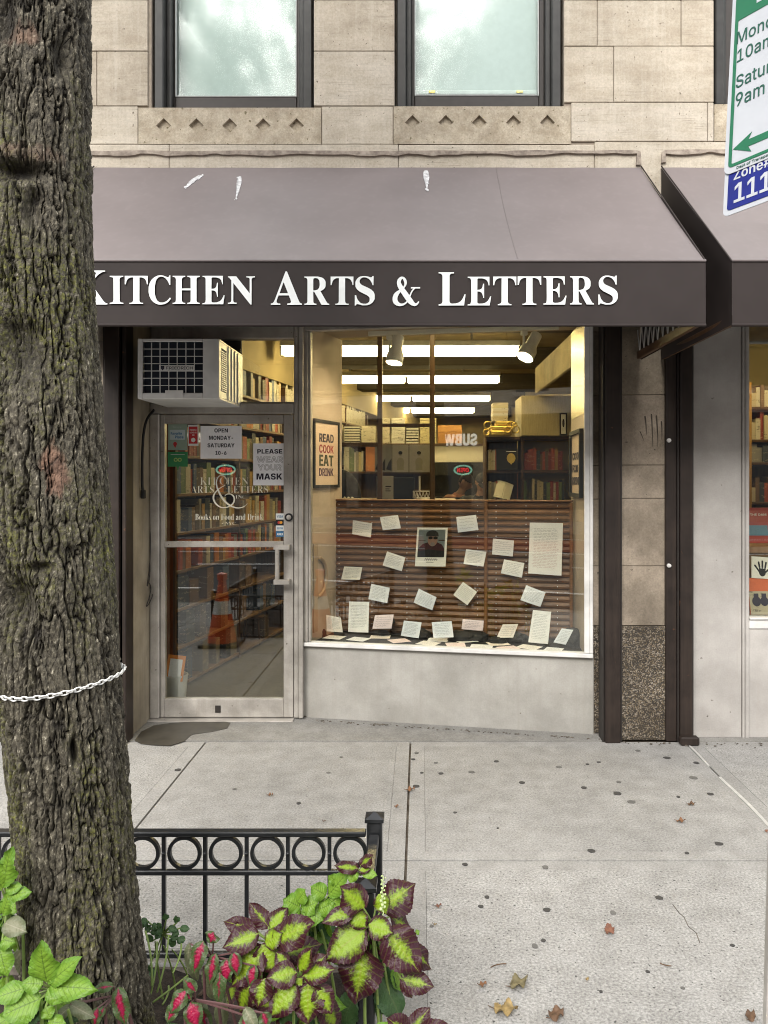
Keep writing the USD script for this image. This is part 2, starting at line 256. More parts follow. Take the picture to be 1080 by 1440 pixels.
def pane_mat(name, tint=(0.95, 0.97, 0.95), f0=0.08, rough=0.0):
    return usdkit.material(stage, LK + name, {
        'lw': ('layer_weight', dict(blend=0.5)), 'pw': ('math', dict(math_type='power', value2=5.0)), 'mr': ('map_range', dict(from_min=0.0, from_max=1.0, to_min=f0, to_max=1.0)),
        't': ('transparent_bsdf', dict(color=tint)), 'g': ('glossy_bsdf', dict(color=(1, 1, 1), roughness=rough)), 'mx': ('mix_closure', {})},
        [('lw.facing', 'pw.value1'), ('pw.value', 'mr.value'), ('mr.result', 'mx.fac'), ('t.BSDF', 'mx.closure1'), ('g.BSDF', 'mx.closure2')], surface='mx.closure')

STONE = [mottle(f'limestone_{k}', a, b, scale=7, rough=0.85, bump=0.25, bscale=70, stain=0.18, stain_scale=1.4, stretch=(0.6, 1, 1.6), speck=(0.17, 0.14, 0.11), speck_scale=55, speck_at=0.70, streak=(0.70, 0.66, 0.58, 0.22), grain=(0.16, 90), hatch=0.22)
         for k, (a, b) in enumerate([((0.42, 0.36, 0.28), (0.53, 0.472, 0.385)), ((0.44, 0.385, 0.305), (0.55, 0.495, 0.41)), ((0.39, 0.335, 0.26), (0.51, 0.45, 0.365)), ((0.45, 0.395, 0.315), (0.55, 0.495, 0.415))])]
STONE_SILL = mottle('limestone_rough_sill', (0.39, 0.33, 0.245), (0.53, 0.465, 0.365), scale=14, grain=(0.25, 110), rough=0.9, bump=0.5, bscale=60, stain=0.25, stain_scale=4, speck=(0.16, 0.135, 0.08), speck_scale=40, speck_at=0.66)
STONE_PIER = [mottle(f'grimy_limestone_{k}', a, b, scale=5, rough=0.85, bump=0.3, bscale=60, stain=0.4, stain_scale=2.5, speck=(0.08, 0.065, 0.05), speck_scale=45, speck_at=0.7, streak=(0.16, 0.13, 0.10, 0.3), grain=(0.2, 90))
              for k, (a, b) in enumerate([((0.20, 0.165, 0.122), (0.34, 0.285, 0.215)), ((0.225, 0.185, 0.14), (0.36, 0.30, 0.235))])]
GRANITE = usdkit.material(stage, LK + 'speckled_granite', {
    'g': ('geometry', {}), 'v': ('voronoi_texture', dict(scale=170.0)), 'r': ('rgb_ramp', {'ramp': [(0.0, (0.02, 0.017, 0.014)), (0.5, (0.06, 0.046, 0.03)), (0.68, (0.16, 0.12, 0.07)), (0.86, (0.34, 0.30, 0.25)), (1.0, (0.03, 0.027, 0.024))]}),
    's': ('separate_color', {}), 'n': ('noise_texture', dict(scale=5.0, detail=5.0)), 'nr': ('rgb_ramp', {'ramp': [(0.3, (0.45, 0.42, 0.38)), (0.7, (1, 1, 1))]}), 'mx': ('mix_color', dict(blend_type='multiply', fac=1.0)),
    'b': ('bump', dict(strength=0.3, distance=0.002)), 'p': ('principled_bsdf', dict(roughness=0.55, specular_ior_level=0.5))},
    [('g.position', 'v.vector'), ('v.color', 's.color'), ('s.r', 'r.fac'), ('g.position', 'n.vector'), ('n.fac', 'nr.fac'), ('r.color', 'mx.a'), ('nr.color', 'mx.b'), ('mx.result', 'p.base_color'), ('s.g', 'b.height'), ('b.normal', 'p.normal')], surface='p.BSDF')
MORTAR = plain('mortar_dark', (0.30, 0.255, 0.205), 0.9)
CAULK = mottle('old_sealant', (0.22, 0.18, 0.15), (0.42, 0.36, 0.30), scale=25, rough=0.8, bump=0.5, bscale=120)
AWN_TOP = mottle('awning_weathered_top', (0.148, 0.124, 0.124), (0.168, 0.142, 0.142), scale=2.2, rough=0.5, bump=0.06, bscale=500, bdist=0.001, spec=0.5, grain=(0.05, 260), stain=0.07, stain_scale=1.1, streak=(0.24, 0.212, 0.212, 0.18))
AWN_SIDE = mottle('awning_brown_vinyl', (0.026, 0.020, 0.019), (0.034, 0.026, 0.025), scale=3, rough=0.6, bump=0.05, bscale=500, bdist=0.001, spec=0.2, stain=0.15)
AWN_LET = mottle('awning_white_lettering', (0.70, 0.73, 0.73), (0.80, 0.82, 0.82), scale=9, rough=0.6, bump=0.0, stain=0.15, stain_scale=6)
DROPPING = plain('bird_dropping_white', (0.52, 0.52, 0.53), 0.7, var=0.35, scale=45)
RUN = plain('dried_run_pale', (0.26, 0.235, 0.238), 0.6)
BROWN_METAL = mottle('brown_painted_steel', (0.014, 0.009, 0.007), (0.027, 0.018, 0.014), scale=9, rough=0.5, bump=0.1, bscale=90, stain=0.3, stain_scale=3, streak=(0.055, 0.038, 0.028, 0.35), speck=(0.09, 0.04, 0.02), speck_scale=22, speck_at=0.72)
DARK_METAL = plain('dark_steel', (0.02, 0.016, 0.014), 0.55)
ALU = mottle('aged_aluminium', (0.36, 0.335, 0.30), (0.48, 0.45, 0.41), grain=(0.08, 120), scale=5, rough=0.42, bump=0.05, bscale=200, stain=0.35, stain_scale=5, spec=0.5, metallic=0.25, streak=(0.22, 0.195, 0.16, 0.4), speck=(0.12, 0.10, 0.08), speck_scale=38, speck_at=0.72)
WHITE_ALU = mottle('white_window_frame', (0.60, 0.59, 0.57), (0.74, 0.73, 0.71), scale=7, rough=0.4, bump=0.03, stain=0.2, stain_scale=6, spec=0.5)
PAINT_GREY = mottle('grey_painted_panel', (0.31, 0.297, 0.268), (0.40, 0.386, 0.355), grain=(0.08, 120), scale=4, rough=0.6, bump=0.08, bscale=60, stain=0.25, stain_scale=2.2, streak=(0.27, 0.25, 0.22, 0.45), speck=(0.16, 0.14, 0.115), speck_scale=30, speck_at=0.735)
PAINT_PALE = mottle('pale_painted_panel', (0.36, 0.34, 0.318), (0.45, 0.428, 0.405), grain=(0.08, 120), scale=4, rough=0.6, bump=0.08, bscale=60, stain=0.25, stain_scale=2.0, streak=(0.33, 0.30, 0.275, 0.45), speck=(0.10, 0.085, 0.07), speck_scale=26, speck_at=0.74)
PAINT_TAN = mottle('tan_painted_reveal', (0.30, 0.255, 0.185), (0.41, 0.355, 0.265), grain=(0.08, 120), scale=4, rough=0.65, bump=0.1, stain=0.35, stain_scale=2.0, streak=(0.14, 0.11, 0.08, 0.5))
FRAME_DARK = mottle('dark_window_frame', (0.022, 0.022, 0.021), (0.04, 0.039, 0.037), scale=8, rough=0.45, bump=0.06, stain=0.3, stain_scale=5)
FRAME_BROWN = plain('dark_brown_sash', (0.030, 0.024, 0.021), 0.5)
BLACK = plain('black_matte', (0.012, 0.012, 0.012), 0.75)
BLACK_GLOSS = mottle('black_iron_paint', (0.011, 0.012, 0.013), (0.019, 0.02, 0.022), scale=20, rough=0.3, bump=0.12, bscale=90, spec=0.5, stain=0.2, rvar=0.12)
PANE = pane_mat('shop_window_glass', (0.92, 0.935, 0.905), 0.075)
PANE_UP = pane_mat('upper_window_glass', (0.94, 0.985, 0.97), 0.032, 0.10)
BLIND = plain('white_roller_blind', (0.53, 0.56, 0.548), 0.7, var=0.03)
CONC = [mottle(f'sidewalk_concrete_{k}', a, b, scale=9, rough=0.88, bump=0.32, bscale=230, bdist=0.003, spec=0.3, stain=st, stain_scale=0.9, speck=(0.06, 0.058, 0.055), speck_scale=75, speck_at=sa, grain=(gr_, 112))
        for k, (a, b, st, sa, gr_) in enumerate([((0.265, 0.257, 0.243), (0.335, 0.327, 0.312), 0.24, 0.69, 0.42), ((0.285, 0.277, 0.263), (0.36, 0.352, 0.337), 0.22, 0.655, 0.52), ((0.24, 0.231, 0.216), (0.305, 0.296, 0.28), 0.28, 0.70, 0.40), ((0.235, 0.227, 0.21), (0.295, 0.286, 0.268), 0.32, 0.72, 0.3)])]
CONC_BAND = [mottle(f'sidewalk_smooth_border_{k}', a, b, scale=9, rough=0.8, bump=0.2, bscale=230, bdist=0.003, stain=0.16, stain_scale=2.2, speck=(0.09, 0.087, 0.082), speck_scale=80, speck_at=0.71, grain=(0.35, 112))
             for k, (a, b) in enumerate([((0.270, 0.262, 0.249), (0.33, 0.322, 0.308)), ((0.262, 0.254, 0.241), (0.32, 0.312, 0.298))])]
JOINT = mottle('joint_dirt', (0.06, 0.05, 0.04), (0.15, 0.125, 0.10), scale=30, rough=0.95)
GUM = plain('old_chewing_gum', (0.045, 0.042, 0.04), 0.8)
GUM2 = plain('faded_chewing_gum', (0.11, 0.105, 0.098), 0.8)
WET = mottle('damp_patch', (0.028, 0.024, 0.018), (0.055, 0.048, 0.037), scale=10, rough=0.55, bump=0.08, bscale=100, spec=0.5, stain=0.3, stain_scale=4)
ASPHALT = mottle('asphalt', (0.045, 0.045, 0.046), (0.07, 0.069, 0.068), scale=20, rough=0.9, bump=0.4, bscale=120, stain=0.3, stain_scale=0.5)
RED_LANE = mottle('red_bus_lane', (0.22, 0.045, 0.035), (0.30, 0.07, 0.055), scale=8, rough=0.85, stain=0.3)
ROADWHITE = plain('white_road_paint', (0.72, 0.72, 0.70), 0.7)
SEALANT_WHITE = plain('white_sealant', (0.44, 0.43, 0.41), 0.45)
PAPER = [plain(f'paper_{k}', c, 0.85, 0.2, var=0.03, scale=60) for k, c in enumerate([(0.82, 0.79, 0.76), (0.79, 0.80, 0.83), (0.80, 0.72, 0.64), (0.82, 0.68, 0.68), (0.80, 0.76, 0.68)])]
INK = plain('ink_dark', (0.03, 0.03, 0.045), 0.8)
INK_RED = plain('ink_red', (0.35, 0.07, 0.07), 0.8)
def wood(name, c1, c2, stretch=(1, 8, 8), scale=6, rough=0.45):
    return mottle(name, c1, c2, scale=scale, stretch=stretch, rough=rough, bump=0.08, bscale=60, stain=0.25, stain_scale=3, detail=8, lo=0.3, hi=0.7)
WOOD_SLAT = wood('dark_slat_wood', (0.085, 0.042, 0.02), (0.15, 0.08, 0.04), (1.2, 10, 14))
WOOD_DARK = wood('dark_brown_timber', (0.06, 0.03, 0.015), (0.11, 0.058, 0.028), (8, 8, 1))
WOOD_SHELF = wood('shelf_timber', (0.16, 0.09, 0.04), (0.26, 0.155, 0.075), (3, 3, 10))
WOOD_RED = wood('reddish_timber', (0.13, 0.035, 0.015), (0.2, 0.06, 0.025), (8, 8, 1))
WOOD_TAN = wood('tan_timber', (0.30, 0.21, 0.13), (0.42, 0.31, 0.2), (8, 8, 1))
WALL_IN = plain('shop_cream_wall', (0.36, 0.285, 0.15), 0.8, var=0.08, scale=4)
CEIL = mottle('shop_ceiling_paint', (0.17, 0.13, 0.065), (0.24, 0.19, 0.10), scale=4, rough=0.8, stain=0.3, stain_scale=2)
BEAM = plain('ceiling_beam_dark', (0.03, 0.022, 0.012), 0.7)
FLOOR_IN = plain('shop_floor_dark', (0.085, 0.072, 0.055), 0.7)
PANEL_PALE = mottle('display_panel_cream', (0.38, 0.31, 0.245), (0.45, 0.375, 0.30), scale=3, rough=0.7, bump=0.03, stain=0.15)
STEEL_YEL = mottle('brushed_metal_panel', (0.30, 0.235, 0.11), (0.46, 0.37, 0.18), scale=5, stretch=(14, 14, 0.7), rough=0.35, metallic=0.5, stain=0.3, stain_scale=4)
WHITE_PL = mottle('white_plastic', (0.62, 0.62, 0.60), (0.72, 0.72, 0.70), scale=6, rough=0.4, bump=0.02, stain=0.22, stain_scale=5, spec=0.5)
CONDENSER = plain('dark_condenser_fins', (0.012, 0.018, 0.03), 0.6)
TUBE_L = emit('fluorescent_glow', (1.0, 0.78, 0.36), 6.8)
SPOT_L = emit('spot_bulb_glow', (1.0, 0.78, 0.46), 115.0)
NEON_R = emit('neon_red', (1.0, 0.04, 0.06), 0.9)
NEON_G = emit('neon_green_white', (0.45, 1.0, 0.75), 0.40)
NEON_C = emit('neon_cyan', (0.2, 0.8, 1.0), 9.0)
def book_mat(name, c, c2):
    N = {'g': ('geometry', {}), 'm': ('mapping', dict(scale=(16, 16, 46))), 'n': ('noise_texture', dict(scale=1.0, detail=1.5)), 'r': ('rgb_ramp', {'ramp': [(0.60, (0, 0, 0)), (0.63, (1, 1, 1))]}),
         'm2': ('mapping', dict(scale=(130, 130, 130))), 'n2': ('noise_texture', dict(scale=1.0, detail=2.0)), 'r2': ('rgb_ramp', {'ramp': [(0.46, (0, 0, 0)), (0.52, (1, 1, 1))]}), 'k': ('mix_color', dict(blend_type='multiply', fac=1.0)),
         'x': ('mix_color', dict(a=c, b=c2)), 'p': ('principled_bsdf', dict(roughness=0.5, specular_ior_level=0.4))}
    return usdkit.material(stage, LK + name, N, [('g.position', 'm.vector'), ('m.vector', 'n.vector'), ('n.fac', 'r.fac'), ('g.position', 'm2.vector'), ('m2.vector', 'n2.vector'), ('n2.fac', 'r2.fac'), ('r.color', 'k.a'), ('r2.color', 'k.b'), ('k.result', 'x.fac'), ('x.result', 'p.base_color')], surface='p.BSDF')
BOOKC = [book_mat(f'book_cover_{k}', tuple(x * 0.8 for x in c), tuple(x * 0.35 for x in c) if sum(c) > 0.9 else tuple(x * 0.6 + y for x, y in zip(c, (0.17, 0.14, 0.09)))) for k, c in enumerate([
    (0.55, 0.47, 0.32), (0.62, 0.56, 0.44), (0.30, 0.05, 0.035), (0.45, 0.10, 0.05), (0.05, 0.06, 0.07), (0.10, 0.07, 0.05), (0.48, 0.30, 0.10), (0.16, 0.22, 0.09), (0.07, 0.11, 0.20), (0.60, 0.52, 0.30), (0.20, 0.12, 0.07), (0.66, 0.63, 0.56), (0.55, 0.20, 0.05), (0.28, 0.26, 0.22)])]
GOLD = plain('gold_foil', (0.75, 0.55, 0.16), 0.3, metallic=0.8)
POSTER = plain('poster_paper', (0.50, 0.39, 0.31), 0.6, var=0.02)
def col(name, c, rough=0.6): return plain(name, c, rough, var=0.05)

# ------------------------------------------------------------------ ground
WALL_Y = 4.55
def poly_prism(shape, z0, z1):
    m = extr(shape, z1 - z0); m.vertices[:, 2] += z0; return m

road = obj('road', bx(-80, 80, -14.0, 0.30, -0.5, -0.14), ASPHALT, kind='structure')
for x0, x1, y0, y1 in [(-80, 80, -11.6, -8.3)]:
    obj('bus_lane', bx(x0, x1, y0, y1, -0.139, -0.135), RED_LANE, road)
for k in range(16): obj('lane_line', bx(-26 + k * 3.6, -24.2 + k * 3.6, -5.3, -5.17, -0.139, -0.134), ROADWHITE, road)
for y0 in (-7.95, -11.95): obj('lane_line', bx(-60, 60, y0, y0 + 0.13, -0.139, -0.134), ROADWHITE, road)
for k in range(16): obj('lane_line', bx(-27 + k * 3.6, -25.0 + k * 3.6, -2.0, -1.88, -0.139, -0.134), ROADWHITE, road)
obj('kerb', bx(-60, 60, 0.30, 0.46, -0.4, 0.0, 0.012), CONC[3], kind='structure')
opp = obj('opposite_sidewalk', bx(-60, 60, -18.2, -14.0, -0.5, 0.0, 0.01), CONC[2], kind='structure')

PIT = sbox(-1.95, 0.46, -0.165, 2.45)
walk = thing('sidewalk', kind='structure')
base = sbox(-60, 0.46, 60, 5.4).difference(PIT)
obj('joint_bed', poly_prism(base, -0.25, -0.014), JOINT, walk)
XJ = [-5.2, -3.85, -2.52, -1.262, -0.058, 1.557, 2.85, 4.1, 5.4]
YJ = [0.46, 1.70, 3.12, 4.53]
def slab(shape, mat, band, z=0.0, border=0.075):
    g = shape.difference(PIT.buffer(0.006))
    for q in geoms(g):
        q = q.buffer(-0.0055, join_style='mitre')
        inner = q.buffer(-border, join_style='mitre')
        s = obj('slab', poly_prism(inner if not inner.is_empty else q, -0.10, z), mat, walk)
        if not inner.is_empty:
            obj('slab_border', poly_prism(q.difference(inner.buffer(0.0012, join_style='mitre')), -0.10, z - 0.0008), band, s)
for i in range(len(XJ) - 1):
    for j in range(3):
        slab(sbox(XJ[i], YJ[j], XJ[i + 1], YJ[j + 1]), CONC[(i * 2 + j * 3 + (1 if j == 1 else 0)) % 3] if not (i == 4) else CONC[1 if j < 2 else 0], CONC_BAND[(i + j) % 2])
slab(sbox(-12, 0.46, -5.2, 4.53), CONC[2], CONC_BAND[1]); slab(sbox(5.4, 0.46, 12, 4.53), CONC[0], CONC_BAND[1])
# entry slab in front of the shop, up to door and window
entry = Polygon([(-1.74, 4.53), (-1.74, 5.0), (-0.6, 5.0), (1.19, 4.66), (1.19, 4.53)])
e_ = obj('slab', poly_prism(entry.buffer(-0.005), -0.1, 0.004), CONC[3], walk)
obj('slab', poly_prism(sbox(1.62, 4.535, 4.8, 4.75), -0.1, 0.003), CONC[3], walk)
# damp patch before the door
pts = []
for px, py in [(186, 1043), (196, 1030), (214, 1021), (240, 1017), (275, 1015), (312, 1014), (327, 1017), (322, 1026), (300, 1031), (272, 1035), (262, 1044), (240, 1051), (215, 1050), (196, 1048)]:
    Y = EYE * FPX / (py - CY); pts.append((PX(px, Y), min(Y, 4.955)))
pp = Polygon(pts).buffer(0.02).buffer(-0.02)
obj('damp_patch', poly_prism(pp.buffer(-0.012), 0.0035, 0.0062), WET, walk)
# white sealant in the right-hand joint
def gpt(px, py): Y = EYE * FPX / (py - CY); return (PX(px, Y), Y)
sl = [(1.557 + 0.004 * math.sin(y * 9), y) for y in np.linspace(4.45, 3.15, 40)]
for a, b in ((0, 10), (14, 40)):
    obj('sealant', poly_prism(LineString(sl[a:b]).buffer(0.006 + 0.002 * a / 14), -0.012, 0.003), SEALANT_WHITE, walk)
# gum spots
def blob(x, y, r, seed, n=14, asp=1.0):
    q = np.random.default_rng(seed); a = np.arange(n) * 2 * PI / n
    rr = r * (1 + 0.25 * (q.random(n) - 0.5)); return Polygon(np.c_[x + rr * np.cos(a) * asp, y + rr * np.sin(a)]).buffer(r * 0.2).buffer(-r * 0.2)
gum = [(586,1059,9),(581,1068,6),(585,1106,10),(613,1073,6),(620,1088,7),(593,1087,5),(663,1086,9),(698,1071,7),(734,1101,9),(786,1079,8),(821,1108,11),(868,1116,12),(888,1128,12),(842,1072,6),(826,1075,5),(897,1056,7),(938,1066,10),(979,1073,8),(975,1094,11),(999,1117,9),(954,1121,8),(870,1100,7),(832,1197,11),(1011,1187,12),(767,1220,9),(654,1216,8),(927,1263,11),(862,1284,9),(769,1280,10),(676,1275,8),(752,1331,13),(764,1323,7),(911,1367,6),(607,1303,6),(685,1262,7),(966,1200,6),(462,1087,6),(420,1130,7),(250,1083,9),(330,1110,6),(700,1165,5),(640,1143,5),(960,1390,6),(1030,1330,7),(845,1395,5),(480,1065,5)]
for k, (px, py, d) in enumerate(gum):
    x, y = gpt(px, py); r = d * y / FPX / 2
    obj('gum_spot', poly_prism(blob(x, y, r * (0.8 + 0.3 * ((k * 37) % 10) / 10), k, asp=0.85 + 0.4 * ((k * 53) % 10) / 10), 0.0005, 0.0028), GUM if k % 3 else GUM2, walk)
# fine litter and grime along the foot of the wall
lit = []
q = np.random.default_rng(5)
for k in range(170):
    t = q.random()
    if k % 3: x = q.uniform(-0.7, 1.2); y = 4.955 - (x + 0.735) * 0.2071 - abs(q.normal(0, 0.018)) - 0.02
    else: x = q.uniform(1.2, 2.6); y = 4.50 - abs(q.normal(0, 0.03))
    s = q.uniform(0.003, 0.010)
    m = xf(trimesh.creation.icosphere(0, s), np.diag([1, q.uniform(0.5, 1), 0.4]), (x, y, 0.006)); lit.append(m)
obj('wall_foot_grit', cat_mesh(lit), JOINT, kind='stuff')

# ------------------------------------------------------------------ stone building
bld = thing('stone_building', 'pale limestone apartment building with carved diamond sills above the shops', 'building')
def blk(px0, px1, py0, py1, mat=None, front=WALL_Y, depth=0.16, gap=0.0016, dz=None):
    x0, x1 = PX(px0, WALL_Y), PX(px1, WALL_Y); z0, z1 = PZ(py1, WALL_Y), PZ(py0, WALL_Y)
    f = front + (rnd.random() - 0.5) * 0.0035
    obj('stone_block', bx(x0 + gap, x1 - gap, f, front + depth, z0 + gap, z1 - gap, 0.003), mat or rnd.choice(STONE), bld)
rows_l = [(-220, -120, [-180, 24, 140, 208]), (-120, -20, [-180, 60, 208]), (-20, 72, [-180, 20, 208]), (72, 149, [-180, 30, 136, 208])]
rowsets = [
    (-150, -60, [(-700, -420, -180, 24, 140, 208), (441, 500, 555), (793, 870, 975, 1004)]),
    (-60, 0, [(-700, -300, 60, 208), (441, 555), (793, 905, 1004)]),
    (0, 72, [(-700, -500, -180, 20, 208), (441, 555)]),
    (0, 65, [(793, 840, 958, 1004)]),
    (72, 149, [(-700, -350, 30, 136, 208), (441, 555)]),
    (65, 144, [(793, 863, 1004)]),
]
for y0, y1, segs in rowsets:
    for s in segs:
        for a, b in zip(s[:-1], s[1:]): blk(a, b, y0, y1)
# gap between 144 and 149 differs either side of the windows: the course below starts lower on the left
for a, b in ((-700, -400), (-400, -120), (-120, 60), (60, 194), (452, 553)): blk(a, b, 149, 203)
for a, b in ((803, 995),): blk(a, b, 144, 199)
blk(995, 1004, 144, 199)
for a, b in ((1270, 1500), (1500, 1800)):
    for y0, y1 in ((-150, -60), (-60, 0), (0, 65), (65, 144), (144, 199)): blk(a, b, y0, y1)
for a, b in ((-700, -350), (-350, 40), (40, 238), (238, 560), (560, 836)): blk(a, b, 203, 300)
for a, b in ((836, 1120), (1120, 1450), (1450, 1800)): blk(a, b, 199, 300)
for a, b in ((-700, -200), (-200, 300), (300, 700), (700, 1060), (1060, 1400), (1400, 1800)): blk(a, b, 300, 405)
blk(1004, 1270, -150, -60) if False else None
# carved sill stones with recessed diamonds
def sill(px0, px1, py0, py1, dia, dcy):
    x0, x1 = PX(px0, WALL_Y), PX(px1, WALL_Y); z0, z1 = PZ(py1, WALL_Y), PZ(py0, WALL_Y); r = 10.5 * WALL_Y / FPX
    s = sbox(x0 + .0022, z0 + .002, x1 - .0022, z1 - .002)
    dd = [Point(PX(d, WALL_Y), PZ(dcy, WALL_Y)).buffer(r, quad_segs=1) for d in dia]
    m = xf(extr(s.difference(union_all(dd)), 0.02), STAND); m = xf(m, None, (0, WALL_Y + 0.02, 0))
    back = bx(x0 + .0022, x1 - .0022, WALL_Y + 0.0202, WALL_Y + 0.16, z0 + .002, z1 - .002)
    o = obj('sill_stone', cat_mesh([m, back]), STONE_SILL, bld)
sill(194, 452, 151, 203, [230, 276, 323, 370, 417], 176.5)
sill(553, 803, 149, 199 if False else 203, [580, 627, 674, 722, 770], 172)
sill(1004, 1270, 146, 199, [1040, 1090, 1140, 1190, 1235], 170)
obj('wall_core', cat_mesh([bx(-5.5, 5.1, WALL_Y + 0.161, WALL_Y + 0.28, 2.66, 3.755), bx(-5.5, PX(210, WALL_Y), WALL_Y + 0.161, WALL_Y + 0.28, 3.755, 5.0), bx(PX(440, WALL_Y), PX(557, WALL_Y), WALL_Y + 0.161, WALL_Y + 0.28, 3.755, 5.0),
    bx(PX(791, WALL_Y), PX(1007, WALL_Y), WALL_Y + 0.161, WALL_Y + 0.28, 3.755, 5.0), bx(PX(1269, WALL_Y), 5.1, WALL_Y + 0.161, WALL_Y + 0.28, 3.755, 5.0)]), MORTAR, bld)
obj('mortar_bed', cat_mesh([bx(-5.4, PX(212, WALL_Y), WALL_Y + 0.012, WALL_Y + 0.15, 2.7, 4.9), bx(PX(441.5, WALL_Y), PX(554.5, WALL_Y), WALL_Y + 0.012, WALL_Y + 0.15, 2.7, 4.9), bx(PX(793.5, WALL_Y), PX(1003.5, WALL_Y), WALL_Y + 0.012, WALL_Y + 0.15, 2.7, 4.9),
    bx(PX(212, WALL_Y), PX(1260, WALL_Y), WALL_Y + 0.024, WALL_Y + 0.15, 2.7, PZ(152, WALL_Y))]), MORTAR, bld)
# upper windows
def upper_window(ol, orr, bot, gl, gr, gb):
    w = thing('sash_window', mat=None)
    return w
def make_window(px0, px1, pyb, gx0, gx1, gyb, pane_on=True):
    Yg = WALL_Y + 0.14
    x0, x1, zb, zt = PX(px0, WALL_Y), PX(px1, WALL_Y), PZ(pyb, WALL_Y), 5.0
    g0, g1, gz = PX(gx0, Yg), PX(gx1, Yg), PZ(gyb, Yg)
    w = UsdGeom.Xform.Define(stage, numbered('/World/stone_building', 'window')).GetPrim()
    fr = [bx(x0, x0 + 0.055, WALL_Y + 0.02, Yg + 0.06, zb, zt, 0.006), bx(x1 - 0.055, x1, WALL_Y + 0.02, Yg + 0.06, zb, zt, 0.006),
          bx(x0 + 0.0552, x0 + 0.085, WALL_Y + 0.075, Yg + 0.06, zb, zt, 0.004), bx(x1 - 0.085, x1 - 0.0552, WALL_Y + 0.075, Yg + 0.06, zb, zt, 0.004),
          bx(x0 + 0.055, x1 - 0.055, WALL_Y + 0.05, Yg + 0.06, zb, zb + 0.022, 0.004)]
    obj('frame', cat_mesh(fr), FRAME_DARK, w)
    sash = [bx(x0 + 0.085, g0, Yg - 0.02, Yg + 0.04, zb + 0.022, zt, 0.004), bx(g1, x1 - 0.085, Yg - 0.02, Yg + 0.04, zb + 0.022, zt, 0.004), bx(g0, g1, Yg - 0.021, Yg + 0.04, zb + 0.022, gz, 0.004)]
    obj('sash', cat_mesh(sash), FRAME_BROWN, w)
    obj('glazing_bead', cat_mesh([bx(g0 + 0.0005, g0 + 0.006, Yg - 0.024, Yg - 0.002, gz, zt), bx(g1 - 0.006, g1 - 0.0005, Yg - 0.024, Yg - 0.002, gz, zt), bx(g0 + 0.007, g1 - 0.007, Yg - 0.024, Yg - 0.002, gz + 0.0005, gz + 0.006)]), col_bead, w)
    obj('pane', bx(g0 + 0.001, g1 - 0.001, Yg + 0.003, Yg + 0.0034, gz + 0.001, zt), PANE_UP, w)
    obj('blind', bx(g0 - 0.02, g1 + 0.02, Yg + 0.062, Yg + 0.066, gz + (0.03 if pane_on else 0.075), zt), BLIND, w)
    if not pane_on:
        obj('blind_rail', bx(g0 - 0.015, g1 + 0.015, Yg + 0.055, Yg + 0.075, gz + 0.045, gz + 0.075, 0.005), WHITE_PL, w)
        for s in (-1, 1):
            c = (g0 + g1) / 2 + s * 0.27; obj('rail_clip', bx(c - 0.02, c + 0.02, Yg + 0.047, Yg + 0.0549, gz + 0.052, gz + 0.068, 0.002), GOLD, w)
    obj('dark_backing', bx(g0 - 0.06, g1 + 0.06, Yg + 0.14, Yg + 0.16, zb, zt), BLACK, w)
col_bead = plain('glazing_bead_grey', (0.45, 0.47, 0.46), 0.4)
make_window(215, 438, 151, 248, 418, 138.5)
make_window(558, 790, 149, 583, 757, 137, pane_on=False)
make_window(1008, 1268, 145, 1036, 1236, 133)
# ragged bead of old sealant above the awnings
def sealant_line(x0, x1, py, drop0, drop1, seed):
    q = np.random.default_rng(seed); n = 90
    xs = np.linspace(PX(x0, WALL_Y), PX(x1, WALL_Y), n); z = PZ(py, WALL_Y) + 0.008 * (meshkit.fbm(np.c_[xs * 3, xs * 0, xs * 0 + seed], 4) - 0.5) * 2
    top = np.c_[xs, z]; bot = np.c_[xs, z - 0.012 - 0.022 * meshkit.noise(np.c_[xs * 14, xs * 0 + seed, xs * 0])]
    if drop1: top = np.vstack([top, [xs[-1] + 0.022, z[-1] - 0.01], [xs[-1] + 0.026, z[-1] - 0.085]]); bot = np.vstack([bot, [xs[-1] - 0.004, z[-1] - 0.085]])
    if drop0: top = np.vstack([[xs[0] - 0.024, z[0] - 0.075], [xs[0] - 0.02, z[0] - 0.01], top]); bot = np.vstack([[xs[0] + 0.004, z[0] - 0.07], bot])
    s = Polygon(np.vstack([top, bot[::-1]])).buffer(0)
    m = extr(s, 0.018); return xf(m, STAND, (0, WALL_Y + 0.004, 0))
obj('sealant_bead', sealant_line(100, 895, 213, False, True, 3), CAULK, bld, smooth=False)
obj('sealant_bead', sealant_line(935, 1300, 212, True, False, 4), CAULK, bld, smooth=False)

# piers between the shops
def pier_blocks(px0, px1, cuts, Y, mats, y_bot=1042, granite_top=880, proud=0.012, back=0.3):
    x0, x1 = PX(px0, Y), PX(px1, Y)
    ys = [300] + cuts + [granite_top]
    for a, b in zip(ys[:-1], ys[1:]):
        obj('stone_block', bx(x0, x1, Y, Y + back, PZ(b, Y) + 0.0012, PZ(a, Y) - 0.0012, 0.003), rnd.choice(mats), bld)
    obj('granite_base', bx(x0 - (0.01 if proud else 0), x1 + proud, Y - proud, Y + back, 0.0, PZ(granite_top, Y) - 0.002, 0.006), GRANITE, bld)
PY = 4.56
pier_blocks(868, 946, [555, 654, 701, 796], PY, STONE_PIER)
pier_blocks(830, 852, [466, 556, 655, 702, 796], 4.66, STONE_PIER, proud=0.0, back=0.2)
pier_blocks(100, 150, [480, 560, 655, 702, 796], PY, STONE_PIER)
pier_blocks(-260, 99.5, [480, 560, 640, 702, 796], PY, STONE_PIER)
